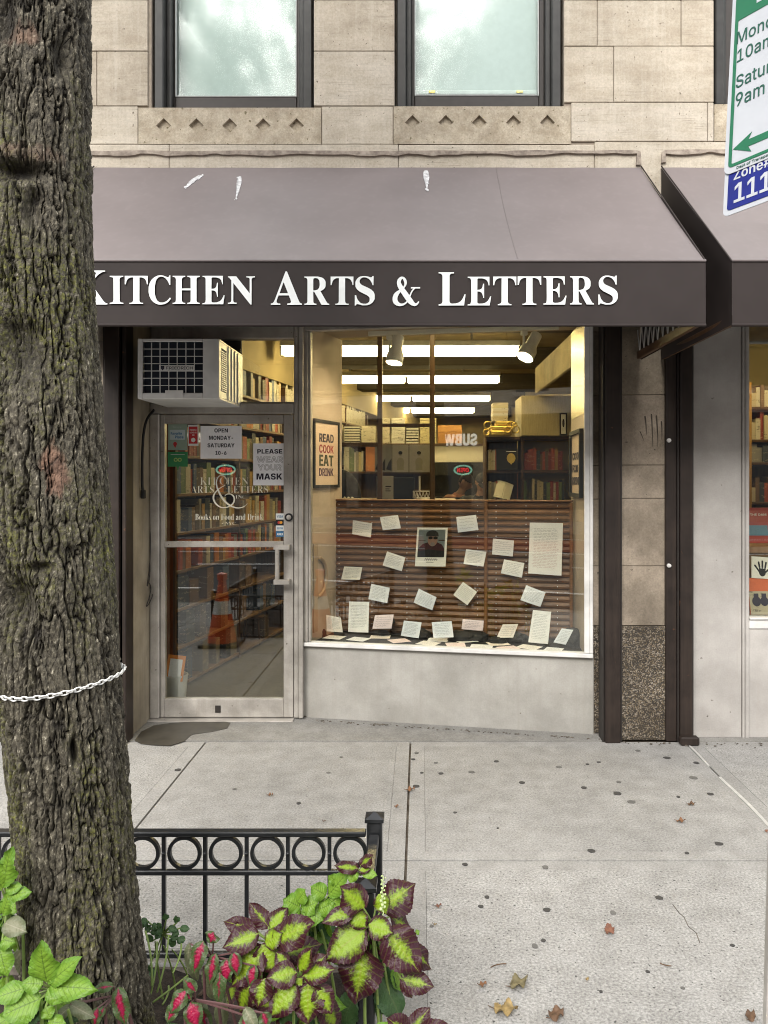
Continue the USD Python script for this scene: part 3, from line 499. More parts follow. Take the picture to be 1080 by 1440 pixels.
# handprint-like smears on the pier
sm = []
for x0, y0, x1, y1, w in [(907, 586, 909, 612, 2.2), (916, 583, 917.5, 628, 2.0), (923, 585, 925, 628, 2.2), (930, 593, 930.5, 618, 1.8), (900, 607, 905, 620, 1.4)]:
    a, b = P(x0, y0, PY), P(x1, y1, PY)
    sm.append(vstroke([(a[0], a[2]), ((a[0] + b[0]) / 2 + 0.002, (a[2] + b[2]) / 2), (b[0], b[2])], [w * 0.0042, w * 0.003, w * 0.0008], 16))
obj('dark_smear', xf(extr(union_all(sm), 0.001), STAND, (0, PY - 0.0003, 0)), plain('soot_smear', (0.06, 0.05, 0.04), 0.9), bld)

# steel shutter posts
for k, (a, b, Y, lab) in enumerate([(851.5, 873, 4.50, 'dark brown steel post between the shop window and the granite pier'), (146, 167, 4.46, 'dark brown steel post beside the tree trunk, left of the shop door'), (957, 974, 4.50, 'dark brown steel post at the left edge of the pale grey panel')]):
    x0, x1 = PX(a, Y), PX(b, Y)
    t = thing('shutter_post', lab, 'post', ((x0 + x1) / 2, Y, 0), group='brown steel shutter posts')
    w = (x1 - x0) / 2
    obj('post', bx(-w, w, 0, 0.13, 0.0, 2.62, 0.004), BROWN_METAL, t)
    obj('guide_channel', cat_mesh([bx(w + 0.002, w + 0.012, 0.02, 0.12, 0, 2.62), bx(-w - 0.012, -w - 0.002, 0.02, 0.12, 0, 2.62)]), DARK_METAL, t)
    if k == 2:
        obj('strip', bx(-w - 0.075, -w - 0.013, 0.03, 0.1, 0.0, 2.62, 0.003), WOOD_DARK if False else BROWN_METAL, t)
        obj('foot_bracket', bx(-0.05, 0.06, -0.05, 0.0, 0.0, 0.05, 0.008), BROWN_METAL, t)
        for zz in (PZ(619, 4.5), PZ(796, 4.5)):
            obj('bolt', xf(cat_mesh([cyl((0, 0, 0), (0, -0.012, 0), 0.012, 0.012, 14), cyl((0, -0.012, 0), (0, -0.02, 0), 0.006, 0.006, 8)]), None, (-w - 0.06, 0.03, zz)), WHITE_ALU, t)
obj('jamb_strip', bx(PX(167.5, 4.48), PX(177, 4.48), 4.48, 4.6, 0.0, 2.62, 0.004), BROWN_METAL, bld)

# ------------------------------------------------------------------ the shop front
AW = 10.5; ca, sa = math.cos(math.radians(AW)), math.sin(math.radians(AW))
P0 = np.array([-0.7494, 4.97, 0.0]); TW = np.array([ca, -sa, 0]); NW = np.array([sa, ca, 0])   # window plane: along, inwards
def S_of(px, d=0.0):
    """distance along the window plane (d metres inside it) where the ray through column px meets it, and the depth there"""
    k = (px - CX) / FPX; o = P0 + NW * d
    s = (k * o[1] - o[0]) / (TW[0] - k * TW[1]); return s, o[1] + s * TW[1]
def SZ(px, py, d=0.0):
    s, Y = S_of(px, d); return s, PZ(py, Y)
ROTW = -AW
def Wp(s, d, z): return P0 + TW * s + NW * d + np.array([0, 0, z])

shop = thing('storefront', 'shop front with aluminium glass door, large angled display window and grey knee wall', 'shop front')
s_end = S_of(834)[0]
RW = RZ(ROTW)
def inW(m): return xf(m, RW, P0)          # local (s, d, z) -> world
# knee wall, frame
zsill = 0.468
obj('knee_wall', inW(bx(-0.012, s_end + 0.005, 0.012, 0.20, 0.0, zsill - 0.0, 0.004)), PAINT_GREY, shop)
obj('sill', inW(bx(0.0, s_end, -0.022, 0.05, zsill + 0.002, zsill + 0.026, 0.003)), WHITE_ALU, shop)
obj('window_frame', cat_mesh([inW(bx(0.0, 0.026, -0.012, 0.05, zsill + 0.028, 2.50, 0.003)), inW(bx(0.0262, 0.040, 0.004, 0.05, zsill + 0.028, 2.50, 0.002))]), ALU, shop)
obj('window_frame', cat_mesh([inW(bx(s_end - 0.052, s_end - 0.02, -0.006, 0.05, zsill + 0.028, 2.50, 0.003)), inW(bx(s_end - 0.0198, s_end, -0.016, 0.05, zsill + 0.028, 2.50, 0.003))]), WHITE_ALU, shop)
obj('window_head', cat_mesh([inW(bx(0.0, s_end, -0.01, 0.05, 2.502, 2.56, 0.003))]), ALU, shop)
obj('display_glass', inW(bx(0.041, s_end - 0.053, 0.02, 0.0204, zsill + 0.027, 2.5015)), PANE, shop)
# header box above door and window, under the awning
obj('header', cat_mesh([bx(-1.9, 1.2, 4.90, 5.05, 2.562, 3.0), bx(-1.9, 1.3, WALL_Y + 0.02, 4.899, 2.64, 2.70)]), DARK_METAL, shop)
# door assembly
DY = 4.97
def dp(px): return PX(px, DY)
def dz(py): return PZ(py, DY)
jl = obj('door_jamb', bx(dp(214), dp(227), DY - 0.05, DY + 0.08, 0.012, dz(583), 0.006), ALU, shop)
obj('mullion', cat_mesh([bx(dp(414.5), dp(421), DY - 0.035, DY + 0.08, 0.012, 2.55, 0.005), bx(dp(421.3), dp(427.5), DY - 0.045, DY + 0.06, 0.012, 2.55, 0.004)]), ALU, shop)
obj('transom_bar', cat_mesh([bx(dp(214), dp(414.3), DY - 0.045, DY + 0.08, dz(582.5), dz(567.5), 0.006), bx(dp(214), dp(414.3), DY - 0.012, DY + 0.06, dz(567.3), dz(565.5), 0.002)]), ALU, shop)
obj('transom_head', bx(dp(214), dp(414.3), DY - 0.03, DY + 0.06, dz(477), 2.55, 0.004), ALU, shop)
obj('threshold', bx(dp(212), dp(415), DY - 0.09, DY + 0.08, 0.0, 0.011, 0.004), ALU, shop)
obj('transom_glass', bx(dp(338), dp(414), DY + 0.012, DY + 0.0124, dz(565.5), dz(477)), PANE, shop)
obj('transom_infill', bx(dp(214), dp(337.5), DY + 0.05, DY + 0.06, dz(565.5), dz(477)), DARK_METAL, shop)
door = UsdGeom.Xform.Define(stage, numbered('/World/storefront', 'door')).GetPrim()
yf, yb = DY - 0.03, DY + 0.02
obj('left_stile', bx(dp(227.6), dp(233.5), yf, yb, 0.016, dz(583.5), 0.003), ALU, door)
obj('right_stile', bx(dp(400), dp(413.6), yf, yb, 0.016, dz(583.5), 0.003), ALU, door)
obj('top_rail', bx(dp(233.7), dp(399.8), yf, yb, dz(596), dz(583.5), 0.003), ALU, door)
obj('middle_rail', bx(dp(233.7), dp(399.8), yf - 0.004, yb, dz(769), dz(761), 0.003), ALU, door)
obj('bottom_rail', bx(dp(233.7), dp(399.8), yf, yb, 0.016, dz(981), 0.003), ALU, door)
obj('door_glass', bx(dp(233), dp(400.5), DY - 0.006, DY - 0.0056, dz(981.5), dz(595.5)), PANE, door)
hx = dp(394)
obj('handle', cat_mesh([tube([(hx, yf - 0.075, dz(770)), (hx, yf - 0.075, dz(814))], 0.014, 10), bx(hx - 0.022, dp(411), yf - 0.088, yf - 0.062, dz(771), dz(764), 0.003), bx(hx - 0.022, dp(411), yf - 0.088, yf - 0.062, dz(819), dz(812), 0.003),
    bx(dp(405), dp(410), yf - 0.062, yf, dz(770), dz(765)), bx(dp(405), dp(410), yf - 0.062, yf, dz(818), dz(813))]), ALU, door)
obj('lock', cat_mesh([xf(trimesh.creation.annulus(0.016, 0.026, 0.012, sections=24), RX(90), (dp(407.5), yf - 0.006, dz(727))) ]), BLACK, door)
obj('lock_cylinder', xf(lathe([(0, 0), (0.015, 0), (0.015, 0.012), (0.005, 0.014), (0, 0.014)], 20), RX(90), (dp(407.5), yf, dz(727))), ALU, door)
obj('floor_lock_plate', bx(dp(304.5), dp(312), yf - 0.006, yf - 0.0005, dz(1000), dz(990), 0.003), DARK_METAL, door)
# left reveal: painted wall from pier back to the door
xr = -1.735
obj('reveal_wall', bx(xr - 0.09, xr, 4.50, 5.05, 0.0, 2.64, 0.004), PAINT_TAN, shop)
ns = []
for zz, px in ((PZ(560, 4.9), 0),): pass
cb = [(xr + 0.012, 4.93, dz(574)), (xr + 0.03, 4.90, dz(580)), (xr + 0.03, 4.80, dz(592)), (xr + 0.022, 4.75, dz(620)), (xr + 0.02, 4.74, dz(670)), (xr + 0.02, 4.76, dz(692))]
from scipy.interpolate import CubicSpline
def spline(pts, n=40):
    pts = np.asarray(pts, float); return CubicSpline(np.arange(len(pts)), pts)(np.linspace(0, len(pts) - 1, n))
obj('hanging_cable', cat_mesh([tube(spline(cb), 0.008, 8), bx(xr + 0.008, xr + 0.034, 4.742, 4.772, dz(700), dz(688), 0.005)]), BLACK, shop)
obj('thin_wire', cat_mesh([tube(spline([(xr + 0.006, 4.93, dz(700)), (xr + 0.01, 4.91, dz(775)), (xr + 0.02, 4.86, dz(800)), (xr + 0.03, 4.80, dz(818)), (xr + 0.02, 4.86, dz(812)), (xr + 0.01, 4.90, dz(790))]), 0.003, 6),
    tube(spline([(xr + 0.006, 4.90, dz(818)), (xr + 0.02, 4.87, dz(835)), (xr + 0.012, 4.84, dz(848)), (xr + 0.02, 4.90, dz(840)), (xr + 0.006, 4.92, dz(825))]), 0.003, 6), bx(xr + 0.002, xr + 0.006, 4.94, 4.95, 0.3, 2.1)]), DARK_METAL, shop)

# ------------------------------------------------------------------ awnings
def awning(name, label, X0, X1, lettering=False, hidden_left=False):
    zt, zv, zb, yw, yf = 3.39, 2.545, 2.252, WALL_Y - 0.004, 3.515
    t = thing(name, label, 'awning', (X0, 0, 0), group=None); W = X1 - X0
    nx, ny = 90, 34; u = np.linspace(0, 1, nx); v = np.linspace(0, 1, ny)
    U, V = np.meshgrid(u, v)
    sag = -0.028 * np.sin(PI * V) * (0.75 + 0.5 * meshkit.fbm(np.stack([U * W * 1.3, V * 1.2, U * 0 + X0], -1), 3)) - 0.006 * np.exp(-((V - 0.04) / 0.05) ** 2) * meshkit.noise(np.stack([U * W * 9, V * 0, V * 0 + 3], -1))
    edge = np.minimum(U, 1 - U) * W
    sag = sag * (0.35 + 0.65 * np.clip(edge / 0.25, 0, 1))
    rib = sum(0.007 * np.exp(-((U * W - c) / 0.02) ** 2) for c in (W * 0.335, W * 0.69)) * np.sin(PI * V)
    Yv = yw + (yf - yw) * V; Zv = zt + (zv - zt) * V
    nrm = np.array([0, -0.636, 0.771])
    pts = np.stack([U * W, Yv, Zv], -1) + (sag + rib)[..., None] * nrm
    inset = 0.006 * (1 - V)
    idx = np.arange(nx * ny).reshape(ny, nx)
    q = np.c_[idx[:-1, :-1].ravel(), idx[1:, :-1].ravel(), idx[1:, 1:].ravel(), idx[:-1, 1:].ravel()]
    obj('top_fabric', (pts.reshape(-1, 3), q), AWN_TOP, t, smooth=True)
    obj('seam', cat_mesh([tube(np.c_[np.full(ny, c), Yv[:, 0], Zv[:, 0]] + ((sag + rib)[:, int(c / W * (nx - 1))] + 0.001)[:, None] * nrm, 0.0014, 5) for c in (W * 0.735,)]), AWN_TOP, t, smooth=True)
    # valance, a little wavy, with a rolled hem
    n = 80; xs = np.linspace(0, W, n); zs = np.linspace(zv - 0.001, zb, 9)
    XX, ZZ = np.meshgrid(xs, zs); h = (zv - ZZ) / (zv - zb)
    YY = yf - 0.006 * h * (meshkit.fbm(np.stack([XX * 2.2, ZZ, XX * 0 + 5], -1), 3) - 0.3) * 2
    idx = np.arange(n * 9).reshape(9, n); q = np.c_[idx[:-1, :-1].ravel(), idx[1:, :-1].ravel(), idx[1:, 1:].ravel(), idx[:-1, 1:].ravel()]
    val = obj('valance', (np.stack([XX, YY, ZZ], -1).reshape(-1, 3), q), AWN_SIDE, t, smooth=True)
    obj('hem', tube([(0.0, yf, zb), (W, yf, zb)], 0.008, 8), AWN_SIDE, t, smooth=True)
    obj('piping', tube([(0.0, yf - 0.002, zv + 0.001), (W, yf - 0.002, zv + 0.001)], 0.006, 8), AWN_TOP, t, smooth=True)
    for sx, sg in ((0.0, -1), (W, 1)):
        m, npt = 30, 16; vv = np.linspace(0, 1, m); pts2 = []
        for a in vv:
            Yt = yw + (yf - yw) * a; top = zt + (zv - zt) * a - 0.004
            for b in np.linspace(0, 1, npt):
                z = top + (zb - top) * b
                bulge = 0.016 * math.sin(PI * b) * math.sin(PI * a) * (0.4 + meshkit.noise(np.array([[a * 3, b * 3, sx]]))[0]) - 0.018 * math.sin(PI * min(1, a * 1.0)) * (1 if b < 0.02 else 0) * 0
                pts2.append((sx - sg * bulge, Yt, z))
        idx = np.arange(m * npt).reshape(m, npt); q = np.c_[idx[:-1, :-1].ravel(), idx[1:, :-1].ravel(), idx[1:, 1:].ravel(), idx[:-1, 1:].ravel()]
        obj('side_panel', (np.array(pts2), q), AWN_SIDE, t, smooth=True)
        obj('side_bar', bx(sx - 0.012 - sg * 0.014, sx + 0.012 - sg * 0.014, yf + 0.02, yw - 0.01, zb + 0.004, zb + 0.05, 0.003), WOOD_DARK, t)
        obj('edge_roll', tube([(sx, yw - 0.005, zt + 0.005), (sx, yf, zv)], 0.004, 6), AWN_SIDE, t, smooth=True)
        zig = []
        for k in range(23):
            yy = yw - 0.05 - k * 0.042; zig.append((sx - sg * 0.032, yy + 0.008 * rnd.random(), zb + (0.045 if k % 2 else 0.185 - 0.02 * rnd.random())))
        obj('lacing_cord', tube(zig, 0.004, 5), SEALANT_WHITE, t)
    obj('frame_tube', cat_mesh([tube([(0.03, yf + 0.03, zb + 0.03), (W - 0.03, yf + 0.03, zb + 0.03)], 0.016, 8), tube([(0.03, yf + 0.03, zv - 0.03), (W - 0.03, yf + 0.03, zv - 0.03)], 0.016, 8)] +
        [tube([(c, yf + 0.06, zv - 0.09), (c, yw - 0.03, zt - 0.12)], 0.014, 8) for c in (W * 0.34, W * 0.68)]), DARK_METAL, t, smooth=True)
    if name == 'shop_awning' and lettering:
        for c, x0, x1, y0, y1 in [('K', 104, 151, 380.5, 428.3), ('I', 154.5, 173.5, 388, 427.5), ('T', 175.6, 208, 388, 427.5), ('C', 209, 240.4, 387.2, 428.5), ('H', 243, 281, 388, 427.5), ('E', 284.7, 316, 388, 427.8), ('N', 320.6, 358.6, 388.6, 428.3),
                ('A', 381, 424.7, 381.6, 428.8), ('R', 428, 463, 389, 428.8), ('T', 465, 497, 389, 428.8), ('S', 499, 527, 388.2, 429.6), ('&', 552, 590.8, 389, 430.6), ('L', 616.8, 654.8, 382.8, 429.8), ('E', 657.6, 690.7, 389.3, 429.5), ('T', 693.5, 726, 389, 429.2), ('T', 728, 761, 388.7, 428.8), ('E', 764, 796.6, 388.6, 428.4), ('R', 801.5, 835.3, 388.5, 428.2), ('S', 841.3, 868.8, 387.6, 428.6)]:
            Yl = yf - 0.008
            g = ampersand() if c == '&' else glyph(c)
            g = fit(g, PX(x0, Yl) - X0, PX(x1, Yl) - X0, PZ(y1, Yl), PZ(y0, Yl))
            obj('letter', xf(extr(g, 0.0012), STAND, (0, Yl + 0.0, 0)), AWN_LET, val)
        runs = [((262, 259), (270, 252), (279, 247), (285, 245)), ((331, 274), (334, 262), (336, 253), (337, 247)), ((600.5, 262), (600, 254), (599.5, 247), (599, 241))]
        for pts3, w, mt in (lambda r_: r_[:3])([(runs[0], (4, 9, 8, 2), DROPPING), (runs[1], (1, 5, 8, 4), DROPPING), (runs[2], (1, 5, 10, 8), DROPPING), (((160, 290), (172, 270), (184, 252), (189, 246)), (1, 2, 3, 1.5), RUN), (((244, 270), (252, 258), (260, 248), (266, 245)), (1, 2, 2, 1), RUN), (((318, 318), (325, 300), (330, 282), (332, 274)), (1, 2.5, 3, 2), RUN), (((601, 290), (601, 280), (600.5, 270), (600.5, 262)), (0.6, 1, 1.5, 1), RUN), (((498, 330), (503, 300), (508, 270), (511, 246)), (0.6, 1.0, 1.2, 0.8), RUN)]):
            qq = []
            for px, py in pts3:
                # ray through the pixel meets the sloping top
                k = (CY - py) / FPX; yy = ((zt - EYE) * (yf - yw) - (zv - zt) * -yw * -1 * 0 + 0) if False else None
                sl_ = (zv - zt) / (yf - yw); yy = (zt - sl_ * yw - EYE) / (k - sl_); qq.append((PX(px, yy) - X0, (yw - yy) / (yw - yf)))
            s = vstroke(qq, [ww * 0.0035 for ww in w], 20)
            if mt is DROPPING: s = union_all([s] + [affinity.scale(Point(qq[k_ % 4][0] + rnd.uniform(-.012, .012), qq[k_ % 4][1] + rnd.uniform(-.02, .02)).buffer(rnd.uniform(0.002, 0.008)), 1, 1.6) for k_ in range(8)])
            m = extr(s, 0.0012).subdivide(); vv = m.vertices.copy()
            a = vv[:, 1]; off = vv[:, 2] - 0.0
            ui = np.clip((vv[:, 0] / W * (nx - 1)).round().astype(int), 0, nx - 1); vi = np.clip((a * (ny - 1)).round().astype(int), 0, ny - 1)
            base_ = np.c_[vv[:, 0], yw + (yf - yw) * a, zt + (zv - zt) * a] + ((sag + rib)[vi, ui] + off + 0.002)[:, None] * nrm
            obj('bird_dropping', trimesh.Trimesh(base_, m.faces, process=False), mt, t)
    return t
awning('shop_awning', 'brown awning with large white serif lettering over the bookshop front', PX(133, WALL_Y), 1.305, True)
awning('shop_awning', 'plain brown awning of the next shop at the right edge', 1.425, 5.0)

# ------------------------------------------------------------------ the next shop, right
nb = thing('neighbour_storefront', 'pale grey panelled front of the neighbouring shop at the right edge', 'shop front')
NY = 4.60
nx0 = PX(974.5, NY)
obj('panel', bx(nx0, PX(1043, NY), NY, NY + 0.10, 0.0, 2.62, 0.004), PAINT_PALE, nb)
obj('corner_trim', cat_mesh([bx(PX(1043.4, NY), PX(1047, NY), NY - 0.008, NY + 0.10, 0.0, 2.62, 0.003), bx(PX(1047.3, NY), PX(1052.5, NY), NY - 0.014, NY + 0.10, 0.0, 2.62, 0.004)]), PAINT_PALE, nb)
wz = PZ(868, NY)
obj('window_sill', cat_mesh([bx(PX(1052.8, NY), 4.9, NY - 0.02, NY + 0.06, wz - 0.012, wz, 0.003), bx(PX(1052.8, NY), 4.9, NY - 0.008, NY + 0.06, wz - 0.068, wz - 0.0125, 0.003)]), WHITE_ALU, nb)
obj('knee_wall', bx(PX(1052.8, NY), 4.9, NY, NY + 0.12, 0.0, wz - 0.07, 0.004), PAINT_PALE, nb)
obj('window_head', bx(PX(1052.8, NY), 4.9, NY - 0.01, NY + 0.06, 2.50, 2.62, 0.003), DARK_METAL, nb)
obj('display_glass', bx(PX(1052.8, NY), 4.9, NY + 0.02, NY + 0.0204, wz, 2.50), PANE, nb)
obj('end_wall', bx(4.9, 5.1, NY - 0.05, 9.0, 0, 2.7), PAINT_PALE, nb)
# ------------------------------------------------------------------ inside the shop
UL = np.array([0.177, 0.984, 0]); UL /= np.linalg.norm(UL); UR = np.array([UL[1], -UL[0], 0])   # the left bookcase runs along UL, faces UR
BC0 = np.array([-1.75, 5.5, 0])
def slant_wall(p0, L, th, z0, z1):
    a = p0 - UR * th; R = np.stack([UL, UR, [0, 0, 1]], 1)
    return xf(bx(0, L, 0, th, z0, z1), R, a)
obj('shop_floor', bx(-2.4, 4.9, 4.98, 16.0, -0.10, 0.0135), FLOOR_IN, kind='structure')
ZC = 2.98
obj('shop_ceiling', bx(-2.6, 4.9, 5.06, 16.0, ZC, ZC + 0.1), CEIL, kind='structure')
obj('shop_wall', slant_wall(BC0 - UR * 0.32 - UL * 0.5, 11.5, 0.1, 0, ZC), WALL_IN, kind='structure')
obj('shop_wall', bx(1.72, 1.86, 4.70, 16.0, 0, ZC), WALL_IN, kind='structure')
obj('shop_wall', bx(-2.4, 4.9, 16.0, 16.1, 0, ZC), WALL_IN, kind='structure')
obj('shop_wall', bx(-2.5, -1.9, 5.06, 5.12, 0, ZC), WOOD_TAN, kind='structure')
for k, (y, zz) in enumerate([(6.45, 2.80), (8.5, 2.80), (10.6, 2.80), (12.7, 2.80), (14.6, 2.8)]):
    obj('ceiling_beam', bx(-2.1, 1.71, y - 0.16, y + 0.16, zz - 0.02 * k, ZC - 0.002, 0.005), BEAM, label=None, kind='structure')
obj('wall_soffit', slant_wall(BC0 - UL * 0.35, 10.8, 0.315, 2.50, ZC - 0.003), WALL_IN, kind='structure')
# fluorescent rows
for k, (Y, x1) in enumerate([(7.29, 0.94), (9.4, 0.975), (11.6, 1.06), (13.65, 0.97), (5.85, 0.94)]):  # last row is added, out of view, to light the right-hand shelves
    place = ['broadest of the four in view', 'second one down in view', 'third one down in view', 'lowest and farthest back'][k] if k < 4 else 'added out of view to brighten the shelves'
    t = thing('fluorescent_lamp', f'glowing fluorescent ceiling lamp row inside the shop, {place}', 'lamp', ((x1 - (1.32 if k < 4 else -0.05)) / 2, Y, 2.75), group='fluorescent lamps inside the shop')
    L = (x1 + (1.32 if k < 4 else -0.05)) / 2
    obj('housing', bx(-L, L, -0.075, 0.075, 0.05, 0.10, 0.004), WHITE_PL, t)
    for a, b in ((-L + 0.01, -0.012), (0.012, L - 0.01)):
        obj('tube', bx(a, b, -0.055, 0.055, -0.035, 0.049, 0.02), TUBE_L, t)
    obj('end_cap', cat_mesh([bx(-L - 0.001, -L + 0.0095, -0.06, 0.06, -0.04, 0.049), bx(L - 0.0095, L + 0.03, -0.04, 0.04, -0.03, 0.06)]), DARK_METAL, t)
    obj('stem', cat_mesh([cyl((c, 0, 0.1), (c, 0, ZC - 2.75), 0.01) for c in (-L * 0.6, L * 0.6)]), WHITE_PL, t)
# display window box: floor, side panels, ceiling
D_BACK = 0.47
zf = 0.478
obj('display_floor', inW(bx(0.0, s_end, 0.06, D_BACK + 0.12, zf - 0.05, zf)), BLACK, shop)
obj('display_ceiling', inW(bx(0.02, s_end - 0.03, 0.055, 0.50, 2.545, 2.60)), PANEL_PALE, shop)
LP0, LP1 = np.array([-0.717, 5.02, 0]), np.array([-0.56, 5.50, 0])
def along(p0, p1, th, z0, z1, a=0.0, b=1.0, off=0.0, bev=0.0):
    d = p1 - p0; L = np.linalg.norm(d); d = d / L; n = np.array([d[1], -d[0], 0])     # n faces right of p0 -> p1
    return xf(bx(a * L, b * L, off - th, off, z0, z1, bev), np.stack([d, n, [0, 0, 1]], 1), p0)
obj('side_panel', along(LP0, LP1, 0.03, zf, 2.54), PANEL_PALE, shop)
RP0, RP1 = np.array([1.005, 4.69, 0]), np.array([1.03, 5.25, 0])
obj('side_panel', along(RP0, RP1, -0.03, zf, 1.95), PANEL_PALE, shop)
obj('side_panel', along(RP0, RP1, -0.03, 1.952, 2.54), STEEL_YEL, shop)
# the two text posters on the side panels
def words_on(parent, p0, p1, off, rows, mats, flip=False):
    d = p1 - p0; L = np.linalg.norm(d); d = d / L; n = np.array([d[1], -d[0], 0]) * (-1 if flip else 1)
    R = np.stack([d, n, [0, 0, 1]], 1)
    for (txt, a, b, z0, z1, w), m in zip(rows, mats):
        s = fit(text_shape(txt, w), a * L, b * L, z0, z1)
        mm = extr(s, 0.002); v = mm.vertices
        pts = p0 + v[:, :1] * d + (off + v[:, 2:3]) * n + np.c_[v[:, 0] * 0, v[:, 0] * 0, v[:, 1]]
        obj('word', trimesh.Trimesh(pts, mm.faces, process=False), m, parent)
POST_NAVY, POST_RED, POST_GREEN, POST_PURP = col('print_navy', (0.025, 0.02, 0.04)), col('print_red', (0.22, 0.02, 0.03)), col('print_dark_green', (0.03, 0.04, 0.015)), col('print_purple', (0.05, 0.015, 0.05))
t = thing('framed_poster', 'black framed poster reading READ COOK EAT DRINK on the left side panel', 'poster')
za, zb_ = 1.487, 1.945
obj('frame', cat_mesh([along(LP0, LP1, 0.018, za, za + 0.02, 0.04, 0.84, 0.0195), along(LP0, LP1, 0.018, zb_ - 0.02, zb_, 0.04, 0.84, 0.0195), along(LP0, LP1, 0.018, za + 0.0202, zb_ - 0.0202, 0.04, 0.075, 0.0195), along(LP0, LP1, 0.018, za + 0.0202, zb_ - 0.0202, 0.805, 0.84, 0.0195)]), BLACK, t)
obj('print', along(LP0, LP1, 0.008, za + 0.0205, zb_ - 0.0205, 0.076, 0.804, 0.012), POSTER, t)
words_on(t, LP0, LP1, 0.012, [('READ', 0.21, 0.66, 1.795, 1.853, 750), ('COOK', 0.21, 0.66, 1.722, 1.778, 650), ('EAT', 0.21, 0.65, 1.634, 1.710, 800), ('DRINK', 0.205, 0.65, 1.568, 1.620, 650)], [POST_NAVY, POST_RED, POST_GREEN, POST_PURP])
t = thing('framed_poster', 'narrow-looking framed poster seen at an angle on the right side panel', 'poster')
za, zb_ = 1.43, 1.86
rp = lambda th, z0, z1, a, b, off: along(RP0, RP1, -th, z0, z1, a, b, -off - th)
obj('frame', cat_mesh([rp(0.025, za, za + 0.025, 0.1, 0.86, 0.001), rp(0.025, zb_ - 0.025, zb_, 0.1, 0.86, 0.001), rp(0.025, za + 0.0252, zb_ - 0.0252, 0.1, 0.14, 0.001), rp(0.025, za + 0.0252, zb_ - 0.0252, 0.82, 0.86, 0.001)]), BLACK, t)
obj('print', rp(0.006, za + 0.0255, zb_ - 0.0255, 0.141, 0.819, 0.004), POSTER, t)
dd_ = RP0 - RP1
words_on(t, RP1, RP0, 0.0105, [('LET\u2019S', 0.24, 0.8, 1.745, 1.79, 750), ('COOK', 0.24, 0.8, 1.67, 1.72, 750), ('FOOD &', 0.24, 0.8, 1.59, 1.64, 750), ('DRINK', 0.24, 0.8, 1.51, 1.56, 750)][1:], [POST_NAVY] * 3)
# slatted backdrop
t = thing('slatted_screen', 'dark brown wooden slat screen standing behind the notes in the display window', 'screen')
sL, sR = S_of(470, D_BACK)[0], S_of(803, D_BACK)[0]; sM = S_of(683.5, D_BACK)[0]
zt0, zb0, ns_ = 1.392, 0.482, 22; hh = (zt0 - zb0) / ns_
prof = np.array([(0, 0.0), (-0.012, 0.004), (-0.020, 0.35), (-0.012, 0.80), (0.0, 0.92), (0.012, 0.92), (0.012, 0.0)])
def slat(a, b, z):
    n = len(prof); v = np.array([[x, D_BACK + y, z + h * hh] for x in (a, b) for y, h in prof]); f = []
    for i in range(n): j = (i + 1) % n; f += [[i, j, n + j], [i, n + j, n + i]]
    for i in range(1, n - 1): f += [[0, i + 1, i], [n, n + i, n + i + 1]]
    m = inW(trimesh.Trimesh(v, np.array(f), process=False)); m.fix_normals(); return m
WS = [wood(f'dark_slat_wood_{k}', tuple(x * g for x in (0.125, 0.050, 0.015)), tuple(x * g for x in (0.22, 0.098, 0.033)), (1.2, 10, 14)) for k, g in enumerate((0.8, 1.0, 1.2))]
scr = []
for (a, b) in ((sL, sM - 0.012), (sM + 0.012, sR - 0.01)):
    for k in range(ns_):
        obj('slat', slat(a, b, zb0 + k * hh), rnd.choice(WS), t)
for k in range(ns_):
    for px in (478, 524, 573, 621, 672, 698, 740, 784):
        s = S_of(px, D_BACK)[0]; scr.append(inW(xf(trimesh.creation.icosphere(0, 0.0042), np.diag([1, 0.5, 1]), (s, D_BACK - 0.02, zb0 + k * hh + 0.4 * hh))))
obj('screw_heads', cat_mesh(scr), WHITE_ALU, t, kind='stuff')
obj('stile', inW(bx(sM - 0.0115, sM + 0.0115, D_BACK - 0.026, D_BACK + 0.012, zb0, zt0 - 0.002, 0.004)), WOOD_SHELF if False else WS[2], t)
obj('stile', inW(bx(sR - 0.0095, sR + 0.012, D_BACK - 0.026, D_BACK + 0.012, zb0, zt0 - 0.002, 0.004)), WS[2], t)
obj('top_cap', inW(bx(sL - 0.004, sR + 0.012, D_BACK - 0.024, D_BACK + 0.04, zt0, zt0 + 0.014, 0.005)), WS[1], t)
obj('backing', inW(bx(sL, sR, D_BACK + 0.0125, D_BACK + 0.03, zb0 - 0.03, zt0 - 0.001)), BLACK, t)

# notes in the display window
def hand(w, h, rows, seed, x0=0.1, x1=0.9, y0=0.12, y1=0.9):
    q = np.random.default_rng(seed); out = []
    for r in range(rows):
        z = h * (y1 - (y1 - y0) * (r + 0.5) / rows); x = w * (x0 + q.random() * 0.05); end = w * (x1 - q.random() * (0.12 if r < rows - 1 else 0.45)); lh = h * (y1 - y0) / rows * 0.42
        while x < end:
            L = w * q.uniform(0.05, 0.15); n = max(3, int(L / (lh * 0.55)))
            xs = np.linspace(x, min(x + L, end), n + 1); zs = z + lh * (q.random(n + 1) - 0.3) * np.where(np.arange(n + 1) % 2, 1.1, 0.2)
            for i in range(n):
                p, p2 = np.array([xs[i], zs[i]]), np.array([xs[i + 1], zs[i + 1]]); d = p2 - p; nn = np.array([-d[1], d[0]]) / (np.linalg.norm(d) + 1e-9) * 0.00055
                out.append([p - nn, p2 - nn, p2 + nn, p + nn])
            x += L + w * 0.025
    v = np.array(out).reshape(-1, 2); n = len(out); f = np.arange(n)[:, None] * 4
    return v, np.vstack([f + [0, 1, 2], f + [0, 2, 3]])
